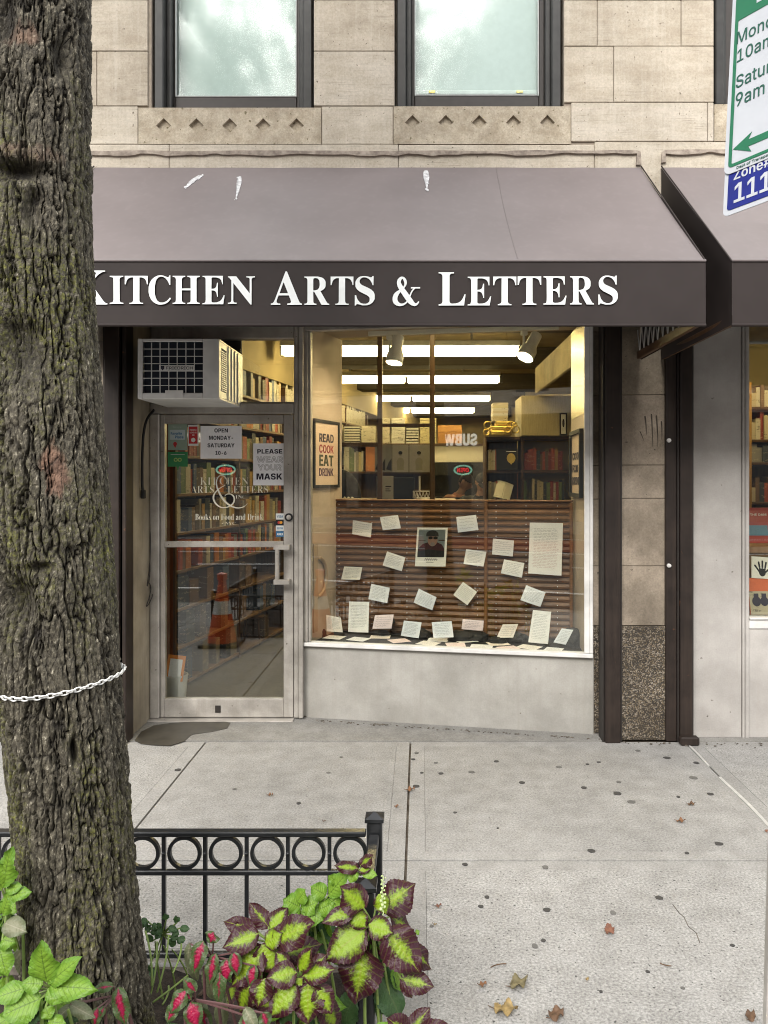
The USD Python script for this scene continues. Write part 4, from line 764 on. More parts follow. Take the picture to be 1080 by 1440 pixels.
def card(corners, d, paper, label, seed, rows=8, lump=False, kind='note', curl=0.006, red=False, foot=False):
    """a sheet whose corners TL TR BR BL are photograph pixels, hung d metres inside the window plane"""
    pts = [Wp(*(lambda sz: (sz[0], d, sz[1]))(SZ(px, py, d))) for px, py in corners]
    TL, TR, BR, BL = pts; c = sum(pts) / 4
    n = 7; g = np.linspace(0, 1, n); V = []
    for a in g:
        for b in g:
            p = (TL * (1 - b) + TR * b) * (1 - a) + (BL * (1 - b) + BR * b) * a
            V.append(p + NW * (curl * (4 * (b - 0.5) ** 2 * (0.6 + 0.4 * math.sin(seed)) + 0.6 * math.sin(seed * 2 + a * 3)) - 0.004) - c)
    idx = np.arange(n * n).reshape(n, n); q = np.c_[idx[:-1, :-1].ravel(), idx[1:, :-1].ravel(), idx[1:, 1:].ravel(), idx[:-1, 1:].ravel()]
    V = np.array(V); F = np.vstack([q[:, [0, 1, 2]], q[:, [0, 2, 3]]])
    Vb = V + NW * 0.0007; ring = np.r_[idx[0, :], idx[1:, -1], idx[-1, -2::-1], idx[-2:0:-1, 0]]; m = len(V)
    side = [];
    for i in range(len(ring)):
        a_, b_ = ring[i], ring[(i + 1) % len(ring)]; side += [[a_, a_ + m, b_ + m], [a_, b_ + m, b_]]
    t = thing('handwritten_note', label, 'note', c, group='notes in the display window')
    obj('sheet', trimesh.Trimesh(np.vstack([V, Vb]), np.vstack([F, F[:, ::-1] + m, side]), process=False), paper, t)
    if rows:
        w, h = np.linalg.norm(TR - TL), np.linalg.norm(TL - BL); v, f = hand(w, h, rows, seed)
        a = 1 - v[:, 1:] / h; b = v[:, :1] / w
        p = (TL * (1 - b) + TR * b) * (1 - a) + (BL * (1 - b) + BR * b) * a + NW * (curl * (4 * (b - 0.5) ** 2 * (0.6 + 0.4 * math.sin(seed)) + 0.6 * np.sin(seed * 2 + a * 3)) - 0.0052) - c
        half = f[:len(f) // 2]
        if red:
            cut = v[:, 1] < h * 0.62; fr = cut[f[:, 0]]
            obj('handwriting', trimesh.Trimesh(p, f[~fr], process=False), INK, t); obj('handwriting', trimesh.Trimesh(p, f[fr], process=False), INK_RED, t)
        else: obj('handwriting', trimesh.Trimesh(p, f, process=False), INK, t)
    if not lump and d >= 0.36: lump = 0.02
    if lump:
        lc = (BL + BR) / 2 * 0.5 + c * 0.5 - c + NW * ((D_BACK - d) / 2 + 0.005)
        m = trimesh.creation.icosphere(2, 1.0); v = m.vertices * (1 + 0.3 * (meshkit.noise(m.vertices * 2 + seed)[:, None] - 0.5))
        R = np.stack([TW, NW, [0, 0, 1]], 1)
        obj('holder', xf(trimesh.Trimesh(v * [0.05, (D_BACK - d) / 2 + 0.004, 0.028], m.faces, process=False), R, lc + TW * lump * 0.03), BLACK, t, smooth=True)
    return t
def c7(*a): return [(420 + a[i] * 0.2037, 680 + a[i + 1] * 0.2037) for i in range(0, 8, 2)]
def c8(*a): return [(620 + a[i] * 0.2222, 680 + a[i + 1] * 0.2222) for i in range(0, 8, 2)]
NOTES = [
 (c7(375,252,507,275,497,372,368,348), .40, 0, 5, 0.6, 'cream note card at the upper left of the screen, level with the top slats'),
 (c7(560,232,685,217,707,308,582,322), .40, 1, 8, 0, 'bluish white note with curled edge, upper row, second from the left'),
 (c7(612,468,738,510,712,605,580,565), .40, 0, 7, 0, 'tilted white note left of the photo print, below its lower edge level'),
 (c7(315,572,440,577,422,665,292,662), .40, 4, 8, 0.3, 'cream note leaning backward at the left end of the middle row'),
 (c7(500,692,628,720,612,825,482,797), .38, 1, 9, 0, 'tilted white note straight above the pink card on the display floor'),
 (c7(830,725,952,785,922,875,793,822), .38, 1, 9, 0, 'strongly tilted bluish note straight below the photo print'),
 (c7(190,905,292,925,303,1027,192,1020), .22, 2, 10, 0, 'cream note standing at the far left corner of the display floor'),
 (c7(348,815,486,817,482,1027,342,1023), .26, 0, 16, 0, 'tall white handwritten sheet standing at the left of the display floor'),
 (c7(528,908,657,903,642,1000,510,1002), .26, 3, 5, 0.2, 'pink note card standing right of the tall left-hand sheet'),
 (c7(728,945,850,957,828,1068,705,1050), .18, 1, 9, 0, 'white note standing on the floor straight below the tilted bluish note'),
 (c7(918,957,1055,950,1070,1060,930,1065), .18, 1, 8, 0, 'broad white note standing at the middle of the display floor'),
 (c8(97,212,222,198,238,293,108,310), .40, 1, 4, -0.9, 'white note with few lines, upper row, right above the photo print'),
 (c8(330,348,463,360,455,462,323,448), .40, 0, 6, 0.2, 'white note right of the middle stile, topmost there'),
 (c8(160,415,288,432,270,525,143,508), .40, 0, 8, -0.2, 'white note directly right of the photo print, overlapping the stile'),
 (c8(400,480,528,503,513,595,380,567), .40, 0, 7, 0, 'white note left of the large typed letter, lower of the pair'),
 (c8(140,622,230,685,168,770,78,705), .38, 4, 8, 0.6, 'diamond-tilted cream note near the middle stile'),
 (c8(563,247,773,250,763,583,553,568), .40, 0, 26, 0.4, 'large typed letter sheet at the right of the screen'),
 (c8(540,643,663,690,630,780,503,737), .38, 1, 9, 0.2, 'strongly tilted white note below the large typed letter'),
 (c8(139,857,272,868,265,932,130,922), .30, 3, 5, 0, 'pinkish note lying back on black cloth at the foot of the middle stile'),
 (c8(392,890,490,888,457,975,352,975), .24, 2, 6, 0, 'skewed note on a black lump right of the middle stile, on the floor'),
 (c8(583,800,698,812,678,1015,553,1003), .24, 0, 16, 0, 'tall white handwritten sheet standing at the right of the display floor'),
 (c8(765,915,838,925,790,1020,712,1005), .20, 1, 8, 0, 'small slanted note leaning on a black lump at the right corner'),
]
for k, (cn, d, pk, rows, lump, lab) in enumerate(NOTES):
    card(cn, d, PAPER[pk], lab, k + 3, rows, lump, red=(k == 16))
# the photo print: a man in a cap (flat print in simple shapes)
t = card(c7(820,303,1030,305,1015,573,803,570), .36, PAPER[4], 'instant photo print of a man in a dark cap and sunglasses', 40, 0, 0, curl=0.0)
tc = np.array(t.GetAttribute('xformOp:translate').Get())
cn = c7(820,303,1030,305,1015,573,803,570); q4 = [Wp(*(lambda sz: (sz[0], .36, sz[1]))(SZ(px, py, .36))) - tc for px, py in cn]
def on_print(shape, layer):
    m = extr(shape, 0.0004); v = m.vertices; b, a = v[:, :1], 1 - v[:, 1:2]
    p = (q4[0] * (1 - b) + q4[1] * b) * (1 - a) + (q4[3] * (1 - b) + q4[2] * b) * a - NW * (0.0046 + layer * 0.0006)
    return trimesh.Trimesh(p, m.faces, process=False)
ell = lambda x, y, a, b: affinity.scale(Point(x, y).buffer(1, quad_segs=10), a, b)
pic = sbox(0.06, 0.24, 0.93, 0.95)
obj('picture_ground', on_print(pic, 0), col('print_grey_green', (0.26, 0.30, 0.29)), t)
obj('picture_shirt', on_print(Polygon([(0.06, 0.24), (0.07, 0.46), (0.22, 0.58), (0.42, 0.63), (0.66, 0.63), (0.84, 0.57), (0.93, 0.45), (0.93, 0.24)]), 1), col('print_maroon', (0.07, 0.015, 0.02)), t)
obj('picture_railing', on_print(union_all([sbox(0.06, 0.66, 0.3, 0.675), sbox(0.72, 0.66, 0.93, 0.69)]), 1), col('print_brown', (0.08, 0.04, 0.03)), t)
obj('picture_face', on_print(ell(0.53, 0.69, 0.16, 0.17), 2), col('print_skin', (0.42, 0.24, 0.17)), t)
obj('picture_cap', on_print(union_all([ell(0.51, 0.82, 0.2, 0.115).intersection(sbox(0, 0.80, 1, 1)), sbox(0.31, 0.775, 0.72, 0.81)]), 3), col('print_cap', (0.03, 0.03, 0.027)), t)
obj('picture_glasses', on_print(union_all([ell(0.46, 0.735, 0.075, 0.035), ell(0.62, 0.735, 0.075, 0.035)]), 3), BLACK, t)
obj('picture_beard', on_print(ell(0.54, 0.575, 0.075, 0.05), 3), col('print_grey', (0.3, 0.25, 0.22)), t)
obj('picture_table', on_print(Polygon([(0.06, 0.24), (0.06, 0.38), (0.4, 0.44), (0.93, 0.40), (0.93, 0.24)]), 3), col('print_black', (0.015, 0.017, 0.02)), t)
obj('caption', on_print(union_all([LineString([(0.3 + i * 0.022, 0.165 + 0.025 * ((i * 7) % 3) - 0.01) for i in range(20)]).buffer(0.006), LineString([(0.36 + i * 0.03, 0.10 + 0.012 * (i % 2)) for i in range(9)]).buffer(0.005)]), 1), INK, t)
# sheets lying flat on the black floor
LY = [(c7, 170, 1055, 325, 1068), (c7, 335, 1068, 492, 1084), (c7, 482, 1052, 645, 1070), (c7, 615, 1078, 772, 1092), (c7, 812, 1098, 978, 1112), (c7, 880, 1074, 1045, 1090), (c7, 1010, 1104, 1110, 1120),
      (c8, 25, 1015, 165, 1030), (c8, 82, 988, 235, 1006), (c8, 175, 1024, 340, 1038), (c8, 285, 1008, 440, 1022), (c8, 352, 1038, 503, 1052), (c8, 476, 1026, 640, 1044), (c8, 648, 1042, 778, 1062)]
for k, (cf, a0, b0, a1, b1) in enumerate(LY):
    (pa, qa), (pb, qb), _, _ = cf(a0, b0, a1, b1, 0, 0, 0, 0)
    q = np.random.default_rng(k + 90)
    pm, qm = (pa + pb) / 2, (qa + qb) / 2
    zz = zf + 0.004
    Y = (EYE - zz) * FPX / (qm - CY); c = np.array([PX(pm, Y), Y, zz + 0.0015 * (k % 3)])
    d_ = (c - P0) @ NW; d_ = min(max(d_, 0.085), 0.36); s_ = (c - P0) @ TW
    c = Wp(s_, d_, c[2]); w = (pb - pa) * Y / FPX / 2 * 0.92
    ang = q.uniform(-35, 35)
    t = thing('lying_note', f'handwritten sheet lying flat on the black display floor, {nth(k + 1)} from the left', 'note', c, rz=ROTW + ang, group='sheets lying on the display floor')
    obj('sheet', bx(-w * 0.92, w * 0.92, -0.055, 0.055, 0, 0.001), PAPER[k % 4], t)
    v, f = hand(w * 1.84, 0.11, 6, k + 200); obj('handwriting', trimesh.Trimesh(np.c_[v[:, 0] - w * 0.92, v[:, 1] - 0.055, v[:, 0] * 0 + 0.0013], f, process=False), INK, t)
# crumpled black cloth lumps
for k, (px, py, rx, rz_, d) in enumerate([(447, 875, 0.06, 0.055, .26), (586, 882, 0.10, 0.05, .33), (648, 884, 0.09, 0.05, .30), (664, 890, 0.11, 0.045, .34), (722, 893, 0.10, 0.045, .34), (805, 896, 0.07, 0.085, .27), (700, 896, 0.06, 0.035, .26), (535, 882, 0.07, 0.03, .36)]):
    s, _ = S_of(px, d)
    m = trimesh.creation.icosphere(3, 1.0); v = np.array(m.vertices); v = v * (1 + 0.55 * (meshkit.fbm(v * 2.2 + k * 5, 4)[:, None] - 0.5)); v[:, 2] = np.maximum(v[:, 2], -0.35)
    c = Wp(s, d, zf + rz_ * 0.36)
    lab = ['black crumpled cloth lump at the left corner behind the first note', 'black crumpled cloth behind the white note at the left of centre', 'black crumpled cloth behind the broad white note', 'black crumpled cloth lump under the pinkish note', 'black crumpled cloth behind the skewed note right of the stile', 'large black crumpled lump at the right corner of the display', 'small black lump under the skewed note', 'low black cloth heap behind the pink card'][k]
    t = obj('black_cloth_lump', xf(trimesh.Trimesh(v * [rx, rx * 0.7, rz_], m.faces, process=False), RW, c), BLACK, smooth=True, label=lab, cat='cloth', group='black cloth lumps')
# pale board with a half ring standing against the left panel
t = thing('ring_board', 'pale wooden board with a large half ring standing against the left side panel', 'board')
mid = LP0 * 0.62 + LP1 * 0.38
obj('board', along(LP0, LP1, 0.012, zf + 0.06, 1.12, 0.05, 0.16, 0.014), WOOD_TAN, t)
th = np.linspace(-PI / 2, PI / 2, 30); dl = (LP1 - LP0) / np.linalg.norm(LP1 - LP0)
obj('half_ring', tube([LP0 + dl * (0.085 + 0.13 * math.cos(a)) + np.array([0.012, -0.002, 0.895 + 0.128 * math.sin(a)]) for a in th], 0.013, 10), WOOD_TAN, t, smooth=True)
# track spots
rail0, rail1 = Wp(0.35, 0.30, 2.52), Wp(1.60, 0.30, 2.52)
t = thing('lamp_track', 'white lamp track under the ceiling of the display window', 'lamp track')
obj('rail', inW(bx(0.35, 1.62, 0.285, 0.315, 2.515, 2.544, 0.003)), WHITE_PL, t)
for k, (px, py, tilt, rl, lab) in enumerate([(548, 482, 3, 0, 'white spot lamp hanging straight from the track, left one'), (737, 480, 28, 20, 'white spot lamp on the right, tilted toward the notes')]):
    s, Y = S_of(px, 0.30)
    t = thing('spot_lamp', lab, 'lamp', Wp(s, 0.30, 2.513), rz=ROTW + (25 if k else 0), group='spot lamps in the display window')
    obj('bracket', cat_mesh([bx(-0.02, 0.02, -0.018, 0.018, -0.03, 0.0, 0.004), bx(-0.008, 0.006, -0.006, 0.006, -0.12, -0.0302, 0.002)]), WHITE_PL, t)
    R = RY(tilt + 4) @ RX(-12)
    can = lathe([(0.0, 0.10), (0.036, 0.10), (0.038, 0.095), (0.038, 0.02), (0.042, 0.0), (0.056, -0.03), (0.058, -0.09), (0.053, -0.092), (0.051, -0.055), (0.0, -0.05)][::-1], 26)
    off = np.array([0.045, 0, -0.10])
    obj('can', xf(can, R, off), WHITE_PL, t, smooth=30)
    obj('bulb', xf(lathe([(0.0, -0.083), (0.03, -0.081), (0.046, -0.07), (0.0, -0.066)], 20), R, off), SPOT_L, t, smooth=True)
# timber frame partition behind the display
t = thing('timber_partition', 'dark timber frame with two posts and a crossbar behind the display window', 'partition')
PYY = 6.2
for px, w, py0, py1, nm in ((534, 6, 474, 700, 'post'), (608, 6, 474, 706, 'post')):
    obj(nm, bx(PX(px - w / 2 - 0.5, PYY), PX(px + w / 2 + 0.5, PYY), PYY, PYY + 0.06, 0.014, 2.94, 0.004), WOOD_DARK, t)
obj('crossbar', bx(PX(537.6, PYY), PX(604.4, PYY), PYY + 0.005, PYY + 0.05, PZ(600, PYY), PZ(595.5, PYY), 0.003), WOOD_DARK, t)
obj('crossbar', bx(PX(440, PYY), PX(530.4, PYY), PYY + 0.005, PYY + 0.05, PZ(628, PYY), PZ(622, PYY), 0.003), WOOD_DARK, t)

# bookcases and books
_bk = {}
def book(w, d, h, mi, where, R, label, group, lean=0.0):
    key = (round(w, 3), round(d, 2), round(h, 2), mi)
    b = bx(0, w, 0, d, 0, h, 0.0)
    M = np.asarray(R) @ (RY(lean) if lean else np.eye(3))
    x = obj('book', xf(b, M, where), BOOKC[mi], label=label, cat='book', group=group)
    return x
BCOL = ['tan', 'cream', 'dark red', 'brick red', 'black', 'dark brown', 'ochre', 'olive green', 'navy blue', 'yellowish', 'brown', 'pale', 'orange', 'grey']
def shelf_row(p, ud, fd, L, h0, h1, w0, w1, dep, seed, place, group, gaps=0.06, pal=None, z=0):
    """books standing in a row from p along ud, spines facing fd"""
    q = np.random.default_rng(seed); x = 0.0; R = np.stack([ud, -fd, [0, 0, 1]], 1); k = 0
    pal = pal or list(range(14))
    while x < L:
        w = q.uniform(w0, w1); h = q.uniform(h0, h1)
        if q.random() < gaps: x += w * 1.5; continue
        if x + w > L: break
        k += 1; ci = pal[q.integers(len(pal))]
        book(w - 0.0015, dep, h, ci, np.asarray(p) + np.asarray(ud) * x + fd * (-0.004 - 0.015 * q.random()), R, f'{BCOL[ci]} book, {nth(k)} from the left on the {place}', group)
        x += w
t = thing('tall_bookcase', 'tall timber bookcase running back along the left wall inside the door', 'bookcase')
SH = [0.06, 0.335, 0.61, 0.885, 1.16, 1.44, 1.72, 2.00, 2.28]
BL = 5.6
Rb = np.stack([UL, UR, [0, 0, 1]], 1)
for k, z in enumerate(SH): obj('shelf', xf(bx(0, BL, -0.30, 0.0, z - 0.022, z, 0.002), Rb, BC0), WOOD_SHELF, t)
for x in (0.0, 1.12, 2.24, 3.36, 4.48, BL): obj('upright', xf(bx(x - 0.012, x + 0.012, -0.302, 0.002, 0.014, 2.46), Rb, BC0), WOOD_DARK, t)
obj('end_panel', bx(-2.05, -1.765, 5.49, 5.515, 0.014, 2.46), WOOD_RED, t)
names = ['lowest', 'second lowest', 'third lowest', 'fourth lowest', 'middle', 'fourth highest', 'third highest', 'second highest', 'topmost']
for k, z in enumerate(SH):
    shelf_row(BC0 + UL * 0.02 + np.array([0, 0, z + 0.0005]), UL, UR, 2.15, 0.17, 0.245, *((0.042, 0.085) if k > 2 else (0.07, 0.14)), 0.17, 300 + k, f'{names[k]} shelf behind the door', f'books on the {names[k]} door bookcase shelf', 0.05 if k > 2 else 0.55, pal=None if k > 2 else [5, 10, 13, 4, 10, 8])  # lowest shelves: the dimmer light there is put into darker cover colours
    q = np.random.default_rng(700 + k); x = 2.3; ms = []
    while x < BL - 0.1:
        w = q.uniform(0.03, 0.06); ms.append(xf(bx(x, x + w - 0.002, -0.18, -0.01, z + 0.0005, z + q.uniform(0.17, 0.24)), Rb, BC0)); x += w
    obj('book_row', cat_mesh(ms), BOOKC[[0, 9, 3, 1, 10, 0, 1, 9, 0][k]], t, kind='stuff')
# right bookcase with cupboard above
RY_ = 7.6
t = thing('dark_bookcase', 'dark bookcase with two book rows and a deep top board, right side of the shop', 'bookcase')
bx0, bx1 = PX(735, RY_), 1.715
z1, z2, z3 = PZ(705, RY_), PZ(661, RY_), PZ(614, RY_)
for z in (0.6, z1 - 0.28, z1, z2, z3): obj('shelf', bx(bx0 - 0.02, bx1, RY_ - 0.0, RY_ + 0.28, z - 0.03, z, 0.003), WOOD_DARK, t)
obj('back_board', bx(bx0, bx1, RY_ + 0.281, RY_ + 0.30, 0.014, z3), WALL_IN, t)
xs0 = PX(686, RY_)
obj('upright', bx(bx0 - 0.012, bx0 + 0.01, RY_ + 0.001, RY_ + 0.28, 0.014, z3 - 0.031), WOOD_DARK, t)
# the left wing stands at an angle
wd = np.array([bx0 - xs0, -0.0, 0]); 
for z in (z1, z2, z3): obj('shelf', bx(xs0 - 0.01, bx0 - 0.021, RY_ + 0.02, RY_ + 0.33, z - 0.03, z, 0.003), WOOD_DARK, t)
obj('upright', bx(xs0 - 0.022, xs0 - 0.0105, RY_ + 0.015, RY_ + 0.33, 0.014, z3), WOOD_DARK, t)
obj('back_board', bx(xs0, bx0 - 0.013, RY_ + 0.331, RY_ + 0.345, 0.014, z3), WOOD_DARK, t)
XD, YD = np.array([1.0, 0, 0]), np.array([0, -1.0, 0])
shelf_row((PX(738, RY_), RY_ + 0.02, z2 + 0.001), XD, YD, PX(797, RY_) - PX(738, RY_), 0.15, 0.215, 0.022, 0.038, 0.16, 51, 'upper right-hand shelf', 'books on the upper right shelf', 0.02, [2, 3, 2, 4, 5, 10, 3, 6, 1])
shelf_row((PX(737, RY_), RY_ + 0.02, z1 + 0.001), XD, YD, PX(799, RY_) - PX(737, RY_), 0.17, 0.225, 0.022, 0.036, 0.16, 52, 'lower right-hand shelf', 'books on the lower right shelf', 0.02, [0, 1, 9, 11, 2, 4, 12, 7, 1, 10])
shelf_row((PX(687, RY_), RY_ + 0.04, z2 + 0.001), XD, YD, 0.10, 0.17, 0.21, 0.014, 0.024, 0.16, 53, 'upper shelf of the left wing', 'books in the left wing, upper shelf', 0.0, [0, 3, 1, 9])
shelf_row((PX(687, RY_), RY_ + 0.04, z1 + 0.001), XD, YD, 0.10, 0.17, 0.21, 0.014, 0.024, 0.16, 54, 'lower shelf of the left wing', 'books in the left wing, lower shelf', 0.0, [1, 3, 0, 13])
t = thing('black_book', 'black book with a gold and white emblem facing out on the upper right shelf', 'book', (PX(701, RY_), RY_ - 0.01, z2 + 0.002))
obj('cover', xf(bx(-0.02, 0.19, 0, 0.03, 0, 0.21, 0.002), RX(-6)), BLACK, t)
obj('emblem', xf(xf(extr(ell(0.125, 0.115, 0.042, 0.05).union(Polygon([(0.08, 0.115), (0.125, 0.05), (0.17, 0.115)])), 0.001), STAND, (0, -0.0005, 0)), RX(-6)), GOLD, t)
obj('title', xf(xf(extr(fit(text_shape('BOOK', 600), 0.075, 0.175, 0.178, 0.192).buffer(0.0) if False else sbox(0.075, 0.178, 0.175, 0.186), 0.001), STAND, (0, -0.0005, 0)), RX(-6)), PAPER[0], t)
t = thing('open_book', 'open cream book propped on the lower right shelf', 'book', (PX(705, RY_), RY_ - 0.03, z1 + 0.03))
Ro = RY(18) @ RX(-25)
obj('left_pages', xf(bx(-0.085, -0.002, 0, 0.014, 0, 0.19, 0.004), Ro @ RZ(-10)), PAPER[4], t)
obj('right_pages', xf(bx(0.002, 0.085, 0, 0.014, 0, 0.19, 0.004), Ro @ RZ(10)), PAPER[4], t)
obj('stand', xf(bx(-0.05, 0.05, -0.02, 0.05, -0.029, -0.004, 0.004), np.eye(3)), BLACK, t)
obj('cupboard', cat_mesh([bx(PX(733, 7.5), 1.71, 7.5, 7.98, z3 + 0.002, PZ(556.5, 7.5), 0.004)]), mottle('cupboard_yellow_cream', (0.36, 0.29, 0.15), (0.44, 0.36, 0.20), scale=8, stretch=(12, 12, 1), rough=0.6), label='pale cream wooden cupboard on top of the dark right-hand bookcase', cat='cupboard')
t = thing('small_framed_picture', 'small dark framed picture leaning on the cupboard near the window edge', 'picture', (PX(793, 7.4), 7.42, z3 + 0.001))
obj('frame', cat_mesh([bx(-0.035, 0.035, 0, 0.02, 0, 0.015), bx(-0.035, 0.035, 0, 0.02, 0.205, 0.22), bx(-0.035, -0.024, 0, 0.02, 0.0152, 0.2048), bx(0.024, 0.035, 0, 0.02, 0.0152, 0.2048)]), BLACK, t)
obj('print', bx(-0.0238, 0.0238, 0.006, 0.012, 0.0153, 0.2047), PAPER[0], t)
obj('figure', xf(extr(ell(0, 0.12, 0.011, 0.04), 0.001), STAND, (0, 0.0059, 0)), POST_NAVY, t)
t = thing('stacked_books', 'stack of pale books lying flat on top of the right-hand bookcase', 'books', (PX(704, 7.5), 7.52, z3 + 0.145))
for k in range(7):
    o_ = (rnd.random() - 0.5) * 0.01; obj('book', bx(-0.075 + o_, 0.075 + o_, 0, 0.2, k * 0.0262, k * 0.0262 + 0.025, 0.002), BOOKC[[1, 0, 11, 0, 1, 9, 0][k]], t)
t = thing('wrapped_bundle', 'shiny gold ribboned bundle under the book stack on the bookcase top', 'bundle', (PX(706, 7.45), 7.45, z3 + 0.002))
obj('wrapped_books', cat_mesh([bx(-0.13, 0.1, 0, 0.2, 0.0, 0.05, 0.012), bx(-0.10, 0.11, 0.01, 0.19, 0.0505, 0.095, 0.012), bx(-0.06, 0.09, 0.02, 0.18, 0.0955, 0.142, 0.012)]), GOLD, t)
obj('ribbon', cat_mesh([tube([(x + r * math.cos(a), -0.012, z + r * math.sin(a)) for a in np.linspace(0, 2 * PI, 17)[:-1]], 0.008, 6, closed=True) for x, z, r in ((-0.14, 0.10, 0.035), (0.08, 0.10, 0.035), (0.13, 0.06, 0.035), (-0.15, 0.03, 0.03), (0.05, 0.055, 0.028), (0.12, 0.105, 0.02))]), GOLD, t, smooth=True)
obj('ceiling_duct', bx(1.117, 1.71, 5.35, 7.48, 2.37, 2.63, 0.01), CEIL, label='olive boxed duct under the shop ceiling at the right', cat='duct')
# shelves with stacks further back, left of centre
BY = 9.6
t = thing('back_shelving', 'long back shelf unit carrying stacks of pale books and boxes', 'shelving')
xa, xb = PX(440, BY), PX(684, BY)
obj('shelf', bx(xa, xb, BY, BY + 0.4, PZ(627, BY), PZ(623.5, BY), 0.003), WOOD_DARK, t)
obj('shelf', bx(xa, PX(610, BY), BY, BY + 0.4, PZ(666, BY), PZ(663, BY), 0.003), WOOD_DARK, t)
obj('shelf', bx(xa, PX(610, BY), BY, BY + 0.4, PZ(703, BY), PZ(700, BY), 0.003), WOOD_DARK, t)
obj('back_board', bx(xa, PX(610, BY), BY + 0.41, BY + 0.43, 0.014, PZ(623, BY)), WOOD_DARK, t)
obj('white_fascia', bx(PX(610.5, BY), xb, BY + 0.02, BY + 0.06, PZ(650, BY), PZ(627.3, BY), 0.004), PAPER[4], t)
zs_ = PZ(623.5, BY) + 0.001
for k, (p0, p1, py, mi, gapm, lab) in enumerate([(483, 506, 598, 11, 4, 'stack of white-edged dark books at the left end of the back shelf'), (508, 528, 598, 1, 1, 'stack of cream books, second from the left on the back shelf'), (534, 548, 587, 1, 1, 'tall stack of cream books beside the first timber post'), (550, 569.5, 587, 11, 1, 'tall stack of cream books in the middle of the back shelf'), (570.5, 589, 600, 11, 4, 'stack of white-edged dark books in the middle of the back shelf'), (590, 604, 587, 9, 9, 'tall stack of yellowish books beside the second timber post'), (609, 614, 587, 9, 9, 'narrow stack of yellowish books right of the second timber post')]):
    x0, x1 = PX(p0, BY), PX(p1, BY); H_ = PZ(py, BY) - zs_; n = max(5, int(round(H_ / 0.032)))
    t = thing('book_stack', lab, 'books', ((x0 + x1) / 2, BY + 0.05, zs_), group='book stacks on the back shelf')
    for i in range(n):
        o_ = (rnd.random() - 0.5) * 0.006; hh_ = H_ / n
        obj('book', bx(-(x1 - x0) / 2 + o_ + 0.003, (x1 - x0) / 2 + o_ - 0.003, 0, 0.22, i * hh_, i * hh_ + hh_ * (0.62 if gapm == 4 else 0.9)), BOOKC[mi], t)
    if gapm == 4: obj('dark_covers', bx(-(x1 - x0) / 2 + 0.006, (x1 - x0) / 2 - 0.006, 0.006, 0.21, 0, H_ - 0.004), BLACK, t)
for k, (z, lab) in enumerate([(0, 'orange cardboard box, lower one on the back shelf'), (1, 'orange cardboard box, upper one on the back shelf')]):
    h = (PZ(598, BY) - zs_) * (0.62 if k == 0 else 0.37); z0 = zs_ + (0 if k == 0 else (PZ(598, BY) - zs_) * 0.63)
    obj('cardboard_box', bx(PX(616, BY), PX(650, BY), BY + 0.04, BY + 0.36, z0, z0 + h, 0.004), col(f'cardboard_orange_{k}', (0.50, 0.25, 0.08) if k else (0.42, 0.20, 0.06)), label=lab, cat='box')
shelf_row((PX(483, BY), BY + 0.03, PZ(663, BY) + 0.001), XD, YD, PX(513, BY) - PX(483, BY), 0.24, 0.33, 0.022, 0.04, 0.2, 61, 'back shelf below the stacks', 'books on the back shelf', 0.0, [0, 1, 9, 7, 11, 13])
obj('display_book', bx(PX(514, BY), PX(529, BY), BY + 0.03, BY + 0.06, PZ(663, BY) + 0.001, PZ(627, BY) - 0.01, 0.003), BOOKC[12], label='orange and cream book facing out on the back shelf', cat='book')
# hanging magazines in front
MY = 7.0
for k, (p0, p1, mi, lab) in enumerate([(527, 535, (0.24, 0.23, 0.21), 'first grey magazine at the left end of the hanging rack, half covered'), (535, 542, (0.28, 0.265, 0.24), 'second grey magazine of the hanging rack, half covered'), (542, 551, (0.24, 0.23, 0.21), 'third grey magazine of the hanging rack, half covered'), (551.5, 574.5, (0.40, 0.38, 0.35), 'grey magazine with a sitting figure on its cover in the rack'), (575.5, 606, (0.38, 0.36, 0.33), 'grey magazine with a leaning figure on its cover in the rack')]):
    t = thing('magazine', lab, 'magazine', ((PX(p0, MY) + PX(p1, MY)) / 2, MY + 0.006 * k, PZ(664, MY)), group='magazines on the hanging rack')
    w = (PX(p1, MY) - PX(p0, MY)) / 2; h = PZ(625, MY) - PZ(664, MY)
    obj('cover', bx(-w, w, 0, 0.006, 0, h), col(f'magazine_cover_{k}', mi), t)
    if k >= 3:
        fig = union_all([ell(0, h * 0.66, 0.016, 0.02), ell(0, h * 0.35, 0.034, 0.045), sbox(-0.03, h * 0.08, 0.03, h * 0.32)])
        obj('figure', xf(extr(affinity.translate(fig, -0.01 if k == 4 else 0), 0.001), STAND, (0, -0.0005, 0)), col(f'magazine_figure_{k}', (0.30, 0.275, 0.215)), t)
        obj('hair', xf(extr(ell(-0.01 if k == 4 else 0, h * 0.70, 0.019, 0.016), 0.001), STAND, (0, -0.0016, 0)), BLACK, t)
    else:
        obj('dark_shape', xf(extr(Polygon([(-w * 0.8, h * 0.1), (w * 0.9, h * 0.05), (w * 0.9, h * 0.5), (0, h * 0.35)]), 0.001), STAND, (0, -0.0005, 0)), BLACK, t)
obj('rack_rail', bx(PX(520, MY), PX(612, MY), MY + 0.04, MY + 0.06, PZ(666.5, MY), PZ(664.2, MY)), WOOD_DARK, label='thin dark rail holding the grey magazines', cat='rail')
t = thing('grey_book', 'grey book with dark title lines standing below the magazine rack', 'book', (PX(542, 6.6), 6.6, zt0 + 0.02))
zz0 = PZ(702, 6.6); t.GetAttribute('xformOp:translate').Set(Gf.Vec3d(PX(542, 6.6), 6.6, zz0))
obj('cover', bx(-0.075, 0.068, 0, 0.02, 0, 0.2, 0.002), col('grey_cover', (0.33, 0.31, 0.28)), t)
